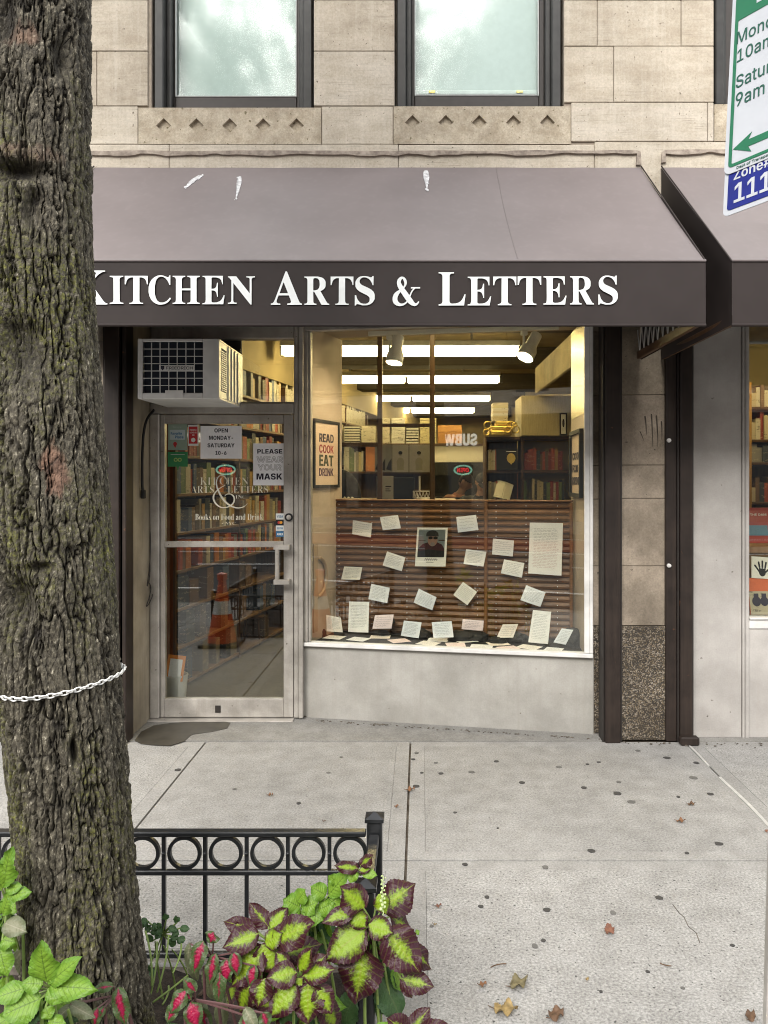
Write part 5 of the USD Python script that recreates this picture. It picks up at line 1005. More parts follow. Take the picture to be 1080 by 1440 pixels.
obj('red_figure', xf(extr(Polygon([(-0.07, 0.06), (-0.045, 0.15), (-0.035, 0.10), (-0.025, 0.06)]), 0.001), STAND, (0, -0.0005, 0)), BOOKC[12], t)
obj('title', xf(extr(union_all([sbox(0.0, 0.105, 0.05, 0.114), sbox(0.0, 0.085, 0.035, 0.092), sbox(0.0, 0.068, 0.045, 0.075)]), 0.001), STAND, (0, -0.0005, 0)), BLACK, t)
t = thing('low_cabinet', 'low dark cabinet with goods behind the slat screen', 'cabinet')
obj('body', bx(PX(470, 6.6), PX(640, 6.6), 6.55, 7.0, 0.014, zz0 - 0.022, 0.004), WOOD_DARK, t)
obj('top', bx(PX(468, 6.6), PX(642, 6.6), 6.53, 7.02, zz0 - 0.0215, zz0 - 0.001, 0.003), WOOD_SHELF, t)
obj('black_box', bx(PX(553, 6.6), PX(583, 6.6), 6.62, 6.8, zz0, zz0 + 0.19, 0.004), BLACK, label='black box standing beside the grey book behind the screen', cat='box')
obj('white_lace_basket', cat_mesh([tube([(PX(595, 6.56) + 0.085 * math.cos(a) * 1.0, 6.60 + 0.05 * math.sin(a), zz0 + 0.012 + h) for a in np.linspace(0, 2 * PI, 25)[:-1]], 0.005, 5, closed=True) for h in (0, 0.055)] + [tube([(PX(595, 6.56) + 0.085 * math.cos(a), 6.60 + 0.05 * math.sin(a), zz0 + 0.012), (PX(595, 6.56) + 0.085 * math.cos(a + 0.2), 6.60 + 0.05 * math.sin(a + 0.2), zz0 + 0.067)], 0.004, 5) for a in np.linspace(0, 2 * PI, 19)[:-1]]), PAPER[0], label='small white openwork basket on the cabinet behind the screen', cat='basket', smooth=True)
obj('wooden_candle', cat_mesh([cyl((PX(590, 6.6), 6.62, zz0 + 0.07), (PX(590, 6.6), 6.62, zz0 + 0.20), 0.008, 0.008, 10)]), PAPER[4], label='thin cream candle standing above the openwork basket', cat='candle')
t = thing('office_chair', 'black rounded chair back with striped cushion at the left behind the screen', 'chair', (PX(484, 7.3), 7.3, 0.014))
m = trimesh.creation.icosphere(3, 1.0)
obj('backrest', xf(trimesh.Trimesh(m.vertices * [0.16, 0.05, 0.24], m.faces, process=False), RY(-8), (0, 0, 1.38)), BLACK, t, smooth=True)
obj('column', cat_mesh([cyl((0, 0.05, 0.0), (0, 0.05, 0.7), 0.03), bx(-0.2, 0.2, -0.2, 0.2, 0.70, 0.76, 0.03), cyl((0, 0.0, 0.76), (0, 0, 1.2), 0.02), cyl((-0.25, 0.05, 0.02), (0.25, 0.05, 0.02), 0.02), cyl((0, -0.2, 0.02), (0, 0.3, 0.02), 0.02)]), BLACK, t)
for k in range(5): obj('cushion_stripe', tube(spline([(-0.06 + k * 0.035, -0.12, 1.36), (-0.03 + k * 0.04, -0.10, 1.31), (0.0 + k * 0.045, -0.08, 1.22)], 10), 0.010, 6), PAPER[4], t)
# rear parts
obj('reddish_cabinet', bx(PX(683, 11.2), PX(760, 11.2), 11.2, 11.7, 0.014, PZ(648, 11.2), 0.005), WOOD_RED, label='reddish wooden cabinet at the back of the shop behind the two people', cat='cabinet')
obj('dark_counter', bx(PX(605, 10.2), PX(668, 10.2), 10.25, 10.9, 0.014, PZ(700, 10.2), 0.005), BLACK, label='dark counter at the back of the shop', cat='counter')
t = thing('computer_screen', 'black computer screen on the back counter', 'screen', (PX(622, 10.3), 10.3, PZ(700, 10.2)))
obj('panel', bx(-0.2, 0.12, 0, 0.04, 0.06, 0.30, 0.006), BLACK, t); obj('stand', cat_mesh([bx(-0.08, 0.0, 0.0, 0.1, 0, 0.01), bx(-0.05, -0.03, 0.041, 0.06, 0.0102, 0.15)]), BLACK, t)
obj('shade_panel', bx(PX(610, 12.5), PX(690, 12.5), 12.5, 12.55, 0.014, 2.0), BLACK, kind='structure')  # flat black sheet that paints the shade at the back of the shop

# two people bent over a table at the back
SKIN = mottle('skin', (0.40, 0.24, 0.17), (0.46, 0.29, 0.21), scale=10, rough=0.55, bump=0.02)
def figure(name_label, loc, rz, shirt, trouser, hat, scale=1.0):
    t = thing('person', name_label, 'person', loc, rz)
    def chain(js):
        M = None
        for (a, ra), (b, rb) in js:
            s1 = np.array(trimesh.creation.icosphere(2, ra).vertices) + a; s2 = np.array(trimesh.creation.icosphere(2, rb).vertices) + b
            h = Manifold.hull_points(np.vstack([s1, s2])); M = h if M is None else M + h
        m = _man(M.refine_to_length(0.02)); m.merge_vertices(); trimesh.smoothing.filter_taubin(m, iterations=12); return m
    A = np.array
    hip, chest, neck, head = A([0, 0, 0.86]), A([0.0, -0.10, 1.16]), A([0, -0.19, 1.33]), A([0, -0.255, 1.44])
    body = [((hip + [s * 0.08, 0, 0], 0.10), (A([s * 0.10, 0.02, 0.45]), 0.06)) for s in (-1, 1)] + [((A([s * 0.10, 0.02, 0.45]), 0.06), (A([s * 0.10, 0.05, 0.07]), 0.042)) for s in (-1, 1)] + [((A([s * 0.10, 0.05, 0.05]), 0.045), (A([s * 0.11, -0.12, 0.035]), 0.035)) for s in (-1, 1)]
    body += [((hip, 0.13), (chest, 0.15)), ((chest + [-0.09, 0, 0.04], 0.09), (chest + [0.09, 0, 0.04], 0.09)), ((chest + [0, 0, 0.05], 0.1), (neck, 0.055)), ((neck, 0.052), (head, 0.05))]
    for s in (-1, 1):
        sh, el, wr = chest + [s * 0.18, 0.0, 0.09], A([s * 0.25, -0.22, 1.0]), A([s * 0.15, -0.43, 1.02])
        body += [((chest + [s * 0.08, 0, 0.08], 0.07), (sh, 0.065)), ((sh, 0.062), (el, 0.043)), ((el, 0.042), (wr, 0.03)), ((wr, 0.03), (wr + [-s * 0.02, -0.08, 0.0], 0.035))]
        for fgr in range(4): b = wr + [s * (-0.05 + fgr * 0.021), -0.10, 0]; body.append(((b, 0.010), (b + [-s * 0.005, -0.065, -0.012], 0.008)))
        body.append(((wr + [-s * 0.035, -0.05, 0], 0.012), (wr + [-s * 0.07, -0.09, -0.005], 0.009)))
    m = chain(body)
    hd = trimesh.creation.icosphere(3, 1.0); hv = np.array(hd.vertices) * [0.075, 0.095, 0.115]
    f = hv[:, 1] < -0.02
    hv[:, 2] -= np.where(f, 0.02, 0); nose = np.exp(-((hv[:, 0] / 0.016) ** 2 + ((hv[:, 2] + 0.02) / 0.028) ** 2)) * (hv[:, 1] < 0); hv[:, 1] -= 0.03 * nose
    for s in (-1, 1): hv[:, 1] += 0.012 * np.exp(-(((hv[:, 0] - s * 0.03) / 0.016) ** 2 + ((hv[:, 2] - 0.012) / 0.014) ** 2)) * (hv[:, 1] < 0)
    ears = [xf(trimesh.creation.icosphere(1, 1.0), np.diag([0.012, 0.022, 0.032]), (s * 0.078, 0.005, -0.01)) for s in (-1, 1)]
    Rh = RX(32); hc = head + np.array([0, -0.02, 0.055])
    # one continuous skin body, clothes as children
    bodyo = obj('body', cat_mesh([m, xf(cat_mesh([trimesh.Trimesh(hv, hd.faces, process=False)] + ears), Rh, hc)]), SKIN, t, smooth=True)
    v = np.array(m.vertices); nrm = np.array(m.vertex_normals)
    def cloth(mask, off, mat, nm):
        keep = mask[m.faces].all(1); fm = m.faces[keep]; 
        obj(nm, used(trimesh.Trimesh(v + nrm * off, fm, process=False)), mat, t, smooth=True)
    wrist_d = np.minimum(np.linalg.norm(v - [-0.15, -0.43, 1.02], axis=1), np.linalg.norm(v - [0.15, -0.43, 1.02], axis=1))
    cloth((v[:, 2] > 0.84) & (v[:, 2] < 1.335 + 0.2 * (v[:, 1] + 0.19)) & (wrist_d > 0.20), 0.008, shirt, 'shirt')
    cloth((v[:, 2] < 0.90) & (v[:, 2] > 0.085), 0.007, trouser, 'trousers')
    cloth(v[:, 2] <= 0.083, 0.008, BLACK, 'shoes')
    hair = hd.vertices * [0.080, 0.099, 0.118]; top = (hd.vertices[:, 2] > 0.15) | ((hd.vertices[:, 1] > 0.15) & (hd.vertices[:, 2] > -0.45))
    fm = hd.faces[top[hd.faces].all(1)]
    if not hat: obj('hair', xf(used(trimesh.Trimesh(hair * 1.02, fm, process=False)), Rh, hc), col('brown_hair', (0.035, 0.02, 0.012)), t, smooth=True)
    else:
        obj('hair', xf(used(trimesh.Trimesh(hair * 0.995, fm, process=False)), Rh, hc), col('black_hair', (0.012, 0.01, 0.009)), t, smooth=True)
        cap = hd.vertices * [0.088, 0.108, 0.118]; tp = hd.vertices[:, 2] > 0.12
        cp = obj('cap', xf(used(trimesh.Trimesh(cap, hd.faces[tp[hd.faces].all(1)], process=False)), Rh, hc), BLACK, t, smooth=True)
        br = extr(affinity.scale(Point(0, 0).buffer(1, quad_segs=12), 0.078, 0.09).intersection(sbox(-1, -1, 1, 0.0)), 0.006)
        obj('brim', xf(xf(br, RX(6), (0, -0.085, 0.02)), Rh, hc), BLACK, cp)
        sw = vstroke([(-0.03, 0.0), (-0.022, -0.010), (-0.005, -0.004), (0.032, 0.014)], [0.002, 0.010, 0.009, 0.002], 20)
        obj('mark', xf(xf(xf(extr(sw, 0.003), STAND, (0, -0.002, 0)), None, (0.0, 0, 0)), RZ(0) @ Rh @ RX(-14), hc + Rh @ np.array([-0.005, -0.099, 0.062])), PAPER[0], cp)
    return t
SALMON = col('salmon_shirt', (0.66, 0.31, 0.20)); JEANS = col('blue_trousers', (0.05, 0.06, 0.09))
figure('person with short dark hair and a salmon shirt bent over at the back', (PX(652, 10.6) - 0.22, 10.6, 0.014), 62, SALMON, JEANS, False)
figure('person in a black cap bent forward at the back of the shop', (PX(673, 9.6), 9.6 + 0.28, 0.014), 10, col('dark_shirt', (0.03, 0.03, 0.032)), JEANS, True)
t = thing('work_table', 'table at the back of the shop under the two bent people', 'table', (PX(660, 9.9), 9.25, 0.014))
obj('tabletop', bx(-0.5, 0.6, -0.3, 0.3, 0.93, 0.96, 0.005), WOOD_SHELF, t)
for sx in (-0.46, 0.56):
    for sy in (-0.26, 0.26): obj('leg', bx(sx - 0.025, sx + 0.025, sy - 0.025, sy + 0.025, 0, 0.929), WOOD_SHELF, t)

# ------------------------------------------------------------------ things stuck to the door glass
GY = DY - 0.0072
def sticker(name, label, cat, px0, px1, py0, py1, mat, shape=None, y=GY):
    x0, x1, z0, z1 = PX(px0, y), PX(px1, y), PZ(py1, y), PZ(py0, y)
    t = thing(name, label, cat, (x0, y, z0)); W, H_ = x1 - x0, z1 - z0
    s = shape(W, H_) if shape else sbox(0, 0, W, H_)
    obj('sheet', xf(extr(s, 0.0005), STAND, (0, 0, 0)), mat, t)
    return t, W, H_
def mark(t, nm, shape, mat, layer=1): obj(nm, xf(extr(shape, 0.0004), STAND, (0, -0.0006 * layer, 0)), mat, t)
def line(t, W, H_, txt, x0, x1, y0, y1, mat, w=700, outline=0, layer=1):
    s = fit(text_shape(txt, w), x0 * W, x1 * W, y0 * H_, y1 * H_)
    if outline: s = s.buffer(0.001).difference(s.buffer(-outline))
    mark(t, 'word', s, mat, layer)
t, W, H_ = sticker('opening_hours_sign', 'white paper sign reading OPEN MONDAY-SATURDAY 10-6 on the door glass', 'sign', 282, 340, 599, 645, PAPER[1])
line(t, W, H_, 'OPEN', .335, .665, .80, .925, INK, 800); line(t, W, H_, 'MONDAY-', .205, .79, .575, .70, INK, 800); line(t, W, H_, 'SATURDAY', .17, .825, .345, .47, INK, 800); line(t, W, H_, '10-6', .36, .63, .115, .235, INK, 800)
t, W, H_ = sticker('mask_sign', 'white paper sign reading PLEASE WEAR YOUR MASK on the door glass', 'sign', 356, 400, 623.5, 682.5, PAPER[1])
line(t, W, H_, 'PLEASE', .13, .93, .755, .865, INK, 850); line(t, W, H_, 'WEAR', .115, .945, .55, .685, col('outline_grey', (0.22, 0.22, 0.22)), 750, 0.0016); line(t, W, H_, 'YOUR', .15, .90, .36, .495, col('outline_grey_2', (0.22, 0.22, 0.22)), 750, 0.0016); line(t, W, H_, 'MASK', .105, .93, .135, .285, INK, 850)
GREENP, PALEG, BLUEP, REDP, WHITEP = col('sticker_green', (0.03, 0.20, 0.075)), col('sticker_pale_green', (0.24, 0.32, 0.26)), col('sticker_blue', (0.03, 0.13, 0.26)), col('sticker_red', (0.42, 0.025, 0.03)), col('sticker_white', (0.62, 0.64, 0.62))
t, W, H_ = sticker('favourite_place_sticker', 'pale green rectangular sticker with blue lettering and a red pin on the door glass', 'sticker', 236.5, 263.5, 596.5, 633, PALEG)
mark(t, 'label_box', sbox(W * .08, H_ * .40, W * .88, H_ * .78), col('sticker_light_blue', (0.42, 0.50, 0.52)))
line(t, W, H_, 'Favorite', .14, .72, .59, .70, BLUEP, 800, layer=2); line(t, W, H_, 'Place', .36, .80, .45, .56, BLUEP, 800, layer=2)
mark(t, 'pin', ell(W * .36, H_ * .24, W * .1, H_ * .075).union(Polygon([(W * .28, H_ * .2), (W * .44, H_ * .2), (W * .37, H_ * .08)])), REDP)
line(t, W, H_, 'Google', .25, .68, .84, .92, col('sticker_grey', (0.33, 0.38, 0.35)), 500)
bub = lambda W, H_: sbox(0, H_ * .25, W, H_ * .9).buffer(0.006).intersection(sbox(0, 0, W, H_)).union(Polygon([(W * .4, H_ * .3), (W * .6, H_ * .3), (W * .5, 0)]))
t, W, H_ = sticker('green_bubble_sticker', 'green speech bubble sticker with two round eyes on the door glass', 'sticker', 236, 264, 634, 662, GREENP, bub)
mark(t, 'eyes', union_all([Point(W * .4, H_ * .55).buffer(W * .1).difference(Point(W * .4, H_ * .55).buffer(W * .055)), Point(W * .6, H_ * .55).buffer(W * .1).difference(Point(W * .6, H_ * .55).buffer(W * .055))]), col('sticker_lime', (0.30, 0.42, 0.12)))
mark(t, 'line', sbox(W * .15, H_ * .80, W * .85, H_ * .82), WHITEP)
t, W, H_ = sticker('red_review_sticker', 'small red sticker with white border and white lettering on the door glass', 'sticker', 264.5, 279, 597.5, 627, WHITEP)
mark(t, 'red_field', sbox(W * .08, H_ * .1, W * .92, H_ * .92), REDP)
for y, tx in ((.72, 'PEOPLE'), (.60, 'LOVE US'), (.48, 'ON')): line(t, W, H_, tx, .18 if len(tx) > 2 else .4, .82 if len(tx) > 2 else .6, y, y + .07, WHITEP, 700, layer=2)
mark(t, 'burst', Point(W * .5, H_ * .28).buffer(W * .22, quad_segs=2), WHITEP, 2)
for k, (py0, py1, lab, mt, tx) in enumerate([(722, 730.5, 'white and blue card payment sticker, topmost by the door lock', WHITEP, 'VISA'), (731, 738.5, 'card payment sticker with red and orange discs beside the door lock', BLACK, None), (739, 746.5, 'white card payment sticker, third by the door lock', WHITEP, 'DISCOVER'), (747, 755, 'blue card payment sticker, lowest by the door lock', BLUEP, 'AMEX')]):
    t, W, H_ = sticker('card_sticker', lab, 'sticker', 388, 399.5, py0, py1, mt)
    if tx: line(t, W, H_, tx, .12, .88, .3, .68, BLUEP if mt is WHITEP else WHITEP, 800)
    else: mark(t, 'red_disc', Point(W * .38, H_ * .5).buffer(W * .18), REDP); mark(t, 'orange_disc', Point(W * .62, H_ * .5).buffer(W * .18), GOLD if False else col('sticker_orange', (0.6, 0.26, 0.02)), 2)
# painted lettering on the glass
LETW = plain('glass_lettering_cream', (0.62, 0.60, 0.50), 0.6)
t = thing('door_lettering', 'cream painted lettering with a large ampersand on the door glass, KITCHEN ARTS & LETTERS', 'lettering', (0, GY, 0))
def dl_(shape, px0, px1, py0, py1, nm='word', yoff=0.0):
    obj(nm, xf(extr(fit(shape, PX(px0, GY), PX(px1, GY), PZ(py1, GY), PZ(py0, GY)), 0.0006), STAND, (0, yoff, 0)), LETW, t)
dl_(serif_line('KIT', 5.5), 282, 305.5, 671.5, 681.5); dl_(serif_line('CHEN', 5.5), 309, 348.5, 671.5, 681.5)
dl_(serif_line('ARTS', 5.5), 269, 300.5, 683.5, 693); dl_(serif_line('LETTERS', 5.5), 320.5, 377, 683.5, 693); dl_(serif_line('IN', 5), 331.5, 340, 696.5, 701); dl_(serif_line('C', 5), 340.6, 345.5, 696.5, 701)
amp2 = vstroke([(318, 680), (316, 671), (309, 669), (304, 677), (306, 689), (313, 702), (324, 712), (337, 715), (348, 709)], [0.6, 1.6, 1.2, 1.6, 2.4, 2.8, 2.2, 1.4, 0.6], 90).union(
    vstroke([(316, 683), (305, 690), (299.5, 700), (303, 709), (312, 714.5), (322, 713), (329, 706), (328, 698), (321, 695), (316, 698)], [0.8, 1.4, 2.4, 2.2, 1.5, 1.4, 2.2, 2.0, 1.2, 0.8], 90))
dl_(affinity.scale(amp2, 1, -1, origin=(0, 0)), 299, 348, 668, 715, 'ampersand', -0.0008)
dl_(serif_line('Books on Food and Drink', 3.5), 274.5, 370, 722.5, 731.2); dl_(serif_line('NY', 5), 317, 326, 734, 738); dl_(serif_line('C', 5), 326.8, 331, 734, 738); dl_(Point(0, 0).buffer(1), 312, 313.5, 735.5, 737, 'dot')
# small things seen low inside the door
t = thing('white_bucket', 'white bucket holding an orange-edged notice, low inside the door at the left', 'bucket', (PX(247, 5.25), 5.25, 0.014))
obj('pail', lathe([(0, 0), (0.065, 0), (0.08, 0.19), (0.083, 0.19), (0.083, 0.2), (0.076, 0.2), (0.062, 0.01), (0, 0.01)], 24), WHITE_PL, t, smooth=30)
obj('notice', xf(cat_mesh([bx(-0.06, 0.06, 0, 0.003, 0.0, 0.17)]), RX(-8) @ RY(6), (0.005, -0.06, 0.17)), col('notice_orange', (0.60, 0.20, 0.03)), t)
obj('notice_sheet', xf(bx(-0.042, 0.042, -0.002, -0.0002, 0.025, 0.145), RX(-8) @ RY(6), (0.005, -0.06, 0.17)), PAPER[1], t)
t = thing('wooden_stool', 'small low wooden step stool standing on the dark floor inside the door', 'stool', (PX(356, 7.2), 7.2, 0.014))
obj('seat', lathe([(0, 0.24), (0.10, 0.24), (0.11, 0.25), (0.10, 0.262), (0, 0.262)], 24), WOOD_SHELF, t, smooth=30)
for k in range(4):
    a = PI / 4 + k * PI / 2; obj('leg', cyl((0.08 * math.cos(a), 0.08 * math.sin(a), 0.24), (0.11 * math.cos(a), 0.11 * math.sin(a), 0.0), 0.011, 0.009, 10), WOOD_DARK, t)

# ------------------------------------------------------------------ air conditioner over the door
ax0, ax1, ayf, ayb, az0, az1 = PX(193.5, 4.41), PX(308, 4.41), 4.41, 5.0, PZ(561, 4.41), PZ(476, 4.41)
t = thing('air_conditioner', 'white window air conditioner with dark grille sticking out over the shop door', 'air conditioner', (ax0, ayf, az0))
Wd, Ht, Dp = ax1 - ax0, az1 - az0, ayb - ayf
gx0, gx1, gz0, gz1 = 0.028, Wd * 0.80, 0.035, Ht - 0.018
obj('casing', cat_mesh([bx(0, Wd, 0.012, Dp, 0, 0.012, 0.004), bx(0, Wd, 0.012, Dp, Ht - 0.012, Ht, 0.004), bx(0, 0.01, 0.012, Dp, 0.0125, Ht - 0.0125), bx(Wd - 0.012, Wd - 0.0005, 0.012, 0.05, 0.0125, Ht - 0.0125), bx(Wd - 0.012, Wd - 0.0005, 0.17, Dp, 0.0125, Ht - 0.0125), bx(Wd - 0.012, Wd - 0.0005, 0.0502, 0.1698, 0.0125, 0.05), bx(Wd - 0.012, Wd - 0.0005, 0.0502, 0.1698, Ht - 0.045, Ht - 0.0125)]), WHITE_PL, t)
obj('front_frame', cat_mesh([bx(0, gx0, 0, 0.014, 0, Ht, 0.004), bx(gx1, Wd, 0, 0.014, 0, Ht, 0.004), bx(gx0, gx1, 0, 0.014, 0, gz0, 0.004), bx(gx0, gx1, 0, 0.014, gz1, Ht, 0.004), bx(Wd * 0.34, Wd * 0.56, -0.004, 0.0, 0.004, 0.05, 0.01)]), WHITE_PL, t)
obj('condenser', bx(gx0, gx1, 0.03, 0.05, gz0, gz1), CONDENSER, t)
bars = []
for x in np.linspace(gx0, gx1, 8)[1:-1]: bars.append(bx(x - 0.0022, x + 0.0022, 0.004, 0.010, gz0, gz1))
for k, z in enumerate(np.linspace(gz0, gz1, 8)[1:-1]): bars.append(bx(gx0, gx1, 0.002, 0.0038, z - 0.0022, z + 0.0022))
obj('grille', cat_mesh(bars), WHITE_PL, t)
obj('side_louvres', cat_mesh([bx(Wd - 0.010, Wd + 0.002, 0.052 + c * 0.04, 0.052 + c * 0.04 + 0.034, z, z + 0.006) for c in range(3) for z in np.arange(0.056, Ht - 0.055, 0.0125)]), WHITE_PL, t)
obj('side_core', bx(Wd - 0.03, Wd - 0.014, 0.045, 0.175, 0.045, Ht - 0.04), BLACK, t)
obj('side_rib', cat_mesh([bx(Wd, Wd + 0.006, 0.20 + k * 0.08, 0.225 + k * 0.08, 0.015, Ht - 0.015, 0.002) for k in range(4)]), WHITE_PL, t)
obj('nameplate', bx(Wd * 0.265, Wd * 0.70, -0.004, 0.0015, Ht * 0.455, Ht * 0.56, 0.001), WHITE_PL, t)
obj('plate_lettering', xf(extr(fit(text_shape('FRIEDRICH', 500), Wd * 0.355, Wd * 0.68, Ht * 0.485, Ht * 0.535), 0.0008), STAND, (0, -0.0042, 0)), INK, t)
obj('plate_shield', xf(extr(Polygon([(Wd * .29, Ht * .545), (Wd * .33, Ht * .545), (Wd * .33, Ht * .50), (Wd * .31, Ht * .47), (Wd * .29, Ht * .50)]), 0.0008), STAND, (0, -0.0042, 0)), INK, t)
obj('plug', lathe([(0, -0.004), (0.006, -0.004), (0.006, 0.0), (0, 0)], 12), BLACK, t) if False else None
# ------------------------------------------------------------------ inside the next shop
obj('shop_wall', bx(1.9, 4.9, 8.0, 8.1, 0, 2.95), WALL_IN, kind='structure')
obj('ceiling_lamp', bx(2.4, 4.4, 6.0, 6.1, 2.86, 2.9), TUBE_L, label='glowing fluorescent ceiling lamp inside the neighbouring shop', cat='lamp')
NB = 6.6
t = thing('neighbour_bookcase', 'dark bookcase seen through the neighbouring shop window at the right edge', 'bookcase')
for py in (572, 618, 650, 706, 760): obj('shelf', bx(PX(1050, NB), 4.6, NB, NB + 0.28, PZ(py + 4, NB), PZ(py, NB), 0.003), WOOD_DARK, t)
obj('upright', bx(PX(1050, NB) - 0.06, PX(1056.5, NB), NB - 0.01, NB + 0.28, 0.014, PZ(538, NB)), wood('orange_timber', (0.36, 0.19, 0.05), (0.48, 0.27, 0.08), (8, 8, 1)), t)
obj('back_board', bx(PX(1050, NB), 4.6, NB + 0.281, NB + 0.3, 0.014, 2.2), WOOD_DARK, t)
for k, py in enumerate((572, 618, 650, 706)):
    shelf_row((PX(1058, NB), NB + 0.01, PZ(py, NB) + 0.001), XD, YD, 0.55, 0.12, [0.2, 0.25, 0.16, 0.22][k], 0.03, 0.05, 0.18, 80 + k, f'{["first", "second", "third", "fourth"][k]} shelf of the neighbouring shop', f'books on neighbour shelf {["one", "two", "three", "four"][k]}', 0.03, [2, 5, 10, 0, 1, 3, 4, 13])
KY = 5.0
obj('display_step', bx(PX(1045, KY), 4.6, KY - 0.02, KY + 0.5, PZ(865, KY) - 0.05, PZ(862, KY), 0.004), WOOD_TAN, nb)
obj('display_step', bx(PX(1045, KY), 4.6, KY + 0.12, KY + 0.5, PZ(764, 5.2) - 0.06, PZ(768, 5.2), 0.004), WOOD_TAN, nb)
obj('display_riser', bx(PX(1045, KY), 4.6, KY + 0.14, KY + 0.48, PZ(864, KY), PZ(764, 5.2) - 0.061), WOOD_SHELF, nb)
ORANGE = col('cover_orange', (0.62, 0.13, 0.04))
t = thing('red_covered_book', 'red and blue covered book propped up in the neighbouring shop window', 'book', (PX(1054, 5.15), 5.15, PZ(764, 5.2) + 0.006))
obj('cover', xf(bx(0, 0.19, 0, 0.015, 0, 0.24, 0.002), RX(-12)), col('cover_red', (0.45, 0.07, 0.05)), t)
obj('blue_patch', xf(bx(0.0, 0.13, -0.0015, -0.0002, 0.05, 0.12), RX(-12)), col('cover_blue', (0.12, 0.25, 0.33)), t)
obj('title', xf(xf(extr(fit(text_shape('THE DAM', 600), 0.02, 0.13, 0.185, 0.2), 0.001), STAND, (0, -0.0003, 0)), RX(-12)), PAPER[4], t)
t = thing('hand_print_board', 'cream board with a black hand print in the neighbouring shop window', 'board', (PX(1055, 5.0), 4.98, PZ(812, 5.0)))
obj('board', xf(bx(0, 0.15, 0, 0.008, 0, 0.14), RX(-10) @ RY(4)), PAPER[4], t)
hs = union_all([ell(0.07, 0.04, 0.022, 0.026)] + [LineString([(0.07 + 0.014 * i, 0.05), (0.07 + 0.024 * i, 0.112 - 0.008 * abs(i))]).buffer(0.0055) for i in (-1, 0, 1)] + [LineString([(0.05, 0.045), (0.022, 0.082)]).buffer(0.0055), LineString([(0.088, 0.04), (0.118, 0.068)]).buffer(0.0055)])
obj('hand_print', xf(xf(extr(hs, 0.001), STAND, (0, -0.0003, 0)), RX(-10) @ RY(4)), BLACK, t)
t = thing('orange_covered_book', 'orange covered book below the hand print board in the next window', 'book', (PX(1054, 4.95), 4.93, PZ(862, KY) + 0.001))
obj('cover', xf(bx(0, 0.19, 0, 0.02, 0.0, 0.235, 0.002), RX(-14)), ORANGE, t); obj('pale_half', xf(bx(0.002, 0.188, -0.0015, -0.0002, 0.0, 0.15), RX(-14)), BOOKC[0], t)
obj('jar_picture', xf(xf(extr(union_all([ell(0.045, 0.085, 0.028, 0.032), ell(0.095, 0.085, 0.026, 0.03), sbox(0.03, 0.11, 0.06, 0.135), sbox(0.08, 0.11, 0.11, 0.135)]), 0.001), STAND, (0, -0.0022, 0)), RX(-14)), POST_NAVY, t)
# ------------------------------------------------------------------ street tree
BARK = usdkit.material(stage, LK + 'furrowed_bark', {
    'g': ('geometry', {}), 'at': ('attribute', dict(attribute='pattern')), 'sc': ('separate_color', {}),
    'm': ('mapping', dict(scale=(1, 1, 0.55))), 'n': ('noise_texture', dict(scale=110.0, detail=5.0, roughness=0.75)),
    'r': ('rgb_ramp', {'ramp': [(0.33, (0.016, 0.013, 0.009)), (0.48, (0.055, 0.048, 0.034)), (0.60, (0.115, 0.102, 0.074)), (0.67, (0.36, 0.33, 0.26))]}),  # palest stop paints specular glints along with pale bark flakes
    'mn': ('noise_texture', dict(scale=95.0, detail=5.0, roughness=0.7)), 'mr': ('rgb_ramp', {'ramp': [(0.45, (0.03, 0.034, 0.012)), (0.65, (0.15, 0.15, 0.028))]}),
    'ms': ('math', dict(math_type='multiply', value2=0.9)), 'mk': ('rgb_ramp', {'ramp': [(0.42, (0, 0, 0)), (0.58, (1, 1, 1))]}), 'mz': ('math', dict(math_type='multiply')), 'mx': ('mix_color', {}),
    'sn': ('noise_texture', dict(scale=40.0, detail=4.0)), 'sr': ('rgb_ramp', {'ramp': [(0.3, (0.045, 0.024, 0.016)), (0.7, (0.24, 0.145, 0.10))]}), 'sx': ('mix_color', {}),
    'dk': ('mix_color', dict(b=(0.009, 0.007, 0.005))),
    'bn': ('noise_texture', dict(scale=260.0, detail=3.0)), 'b': ('bump', dict(strength=0.5, distance=0.004)),
    'p': ('principled_bsdf', dict(roughness=0.75, specular_ior_level=0.35))},
    [('at.color', 'sc.color'), ('g.position', 'm.vector'), ('m.vector', 'n.vector'), ('n.fac', 'r.fac'), ('g.position', 'mn.vector'), ('mn.fac', 'mr.fac'),
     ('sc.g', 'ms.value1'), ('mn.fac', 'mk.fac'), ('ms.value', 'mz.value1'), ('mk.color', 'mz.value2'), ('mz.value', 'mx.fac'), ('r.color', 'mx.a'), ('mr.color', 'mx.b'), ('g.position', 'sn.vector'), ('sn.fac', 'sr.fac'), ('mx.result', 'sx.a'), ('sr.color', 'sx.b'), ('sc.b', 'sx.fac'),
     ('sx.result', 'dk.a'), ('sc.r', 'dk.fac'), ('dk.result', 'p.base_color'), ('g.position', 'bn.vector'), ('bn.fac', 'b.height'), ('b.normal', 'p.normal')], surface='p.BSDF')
TY = 1.97
tz = np.array([-0.1, 0.0, 0.2, 0.42, 0.70, 0.95, 1.25, 1.55, 1.90, 2.22, 2.8, 3.4, 4.2])
tx = np.array([-0.845, -0.845, -0.857, -0.873, -0.893, -0.915, -0.935, -0.954, -0.980, -0.995, -0.995, -0.985, -0.96])
tr = np.array([0.21, 0.185, 0.158, 0.148, 0.146, 0.146, 0.145, 0.145, 0.145, 0.144, 0.142, 0.145, 0.15])
fx, frd = CubicSpline(tz, tx), CubicSpline(tz, tr)
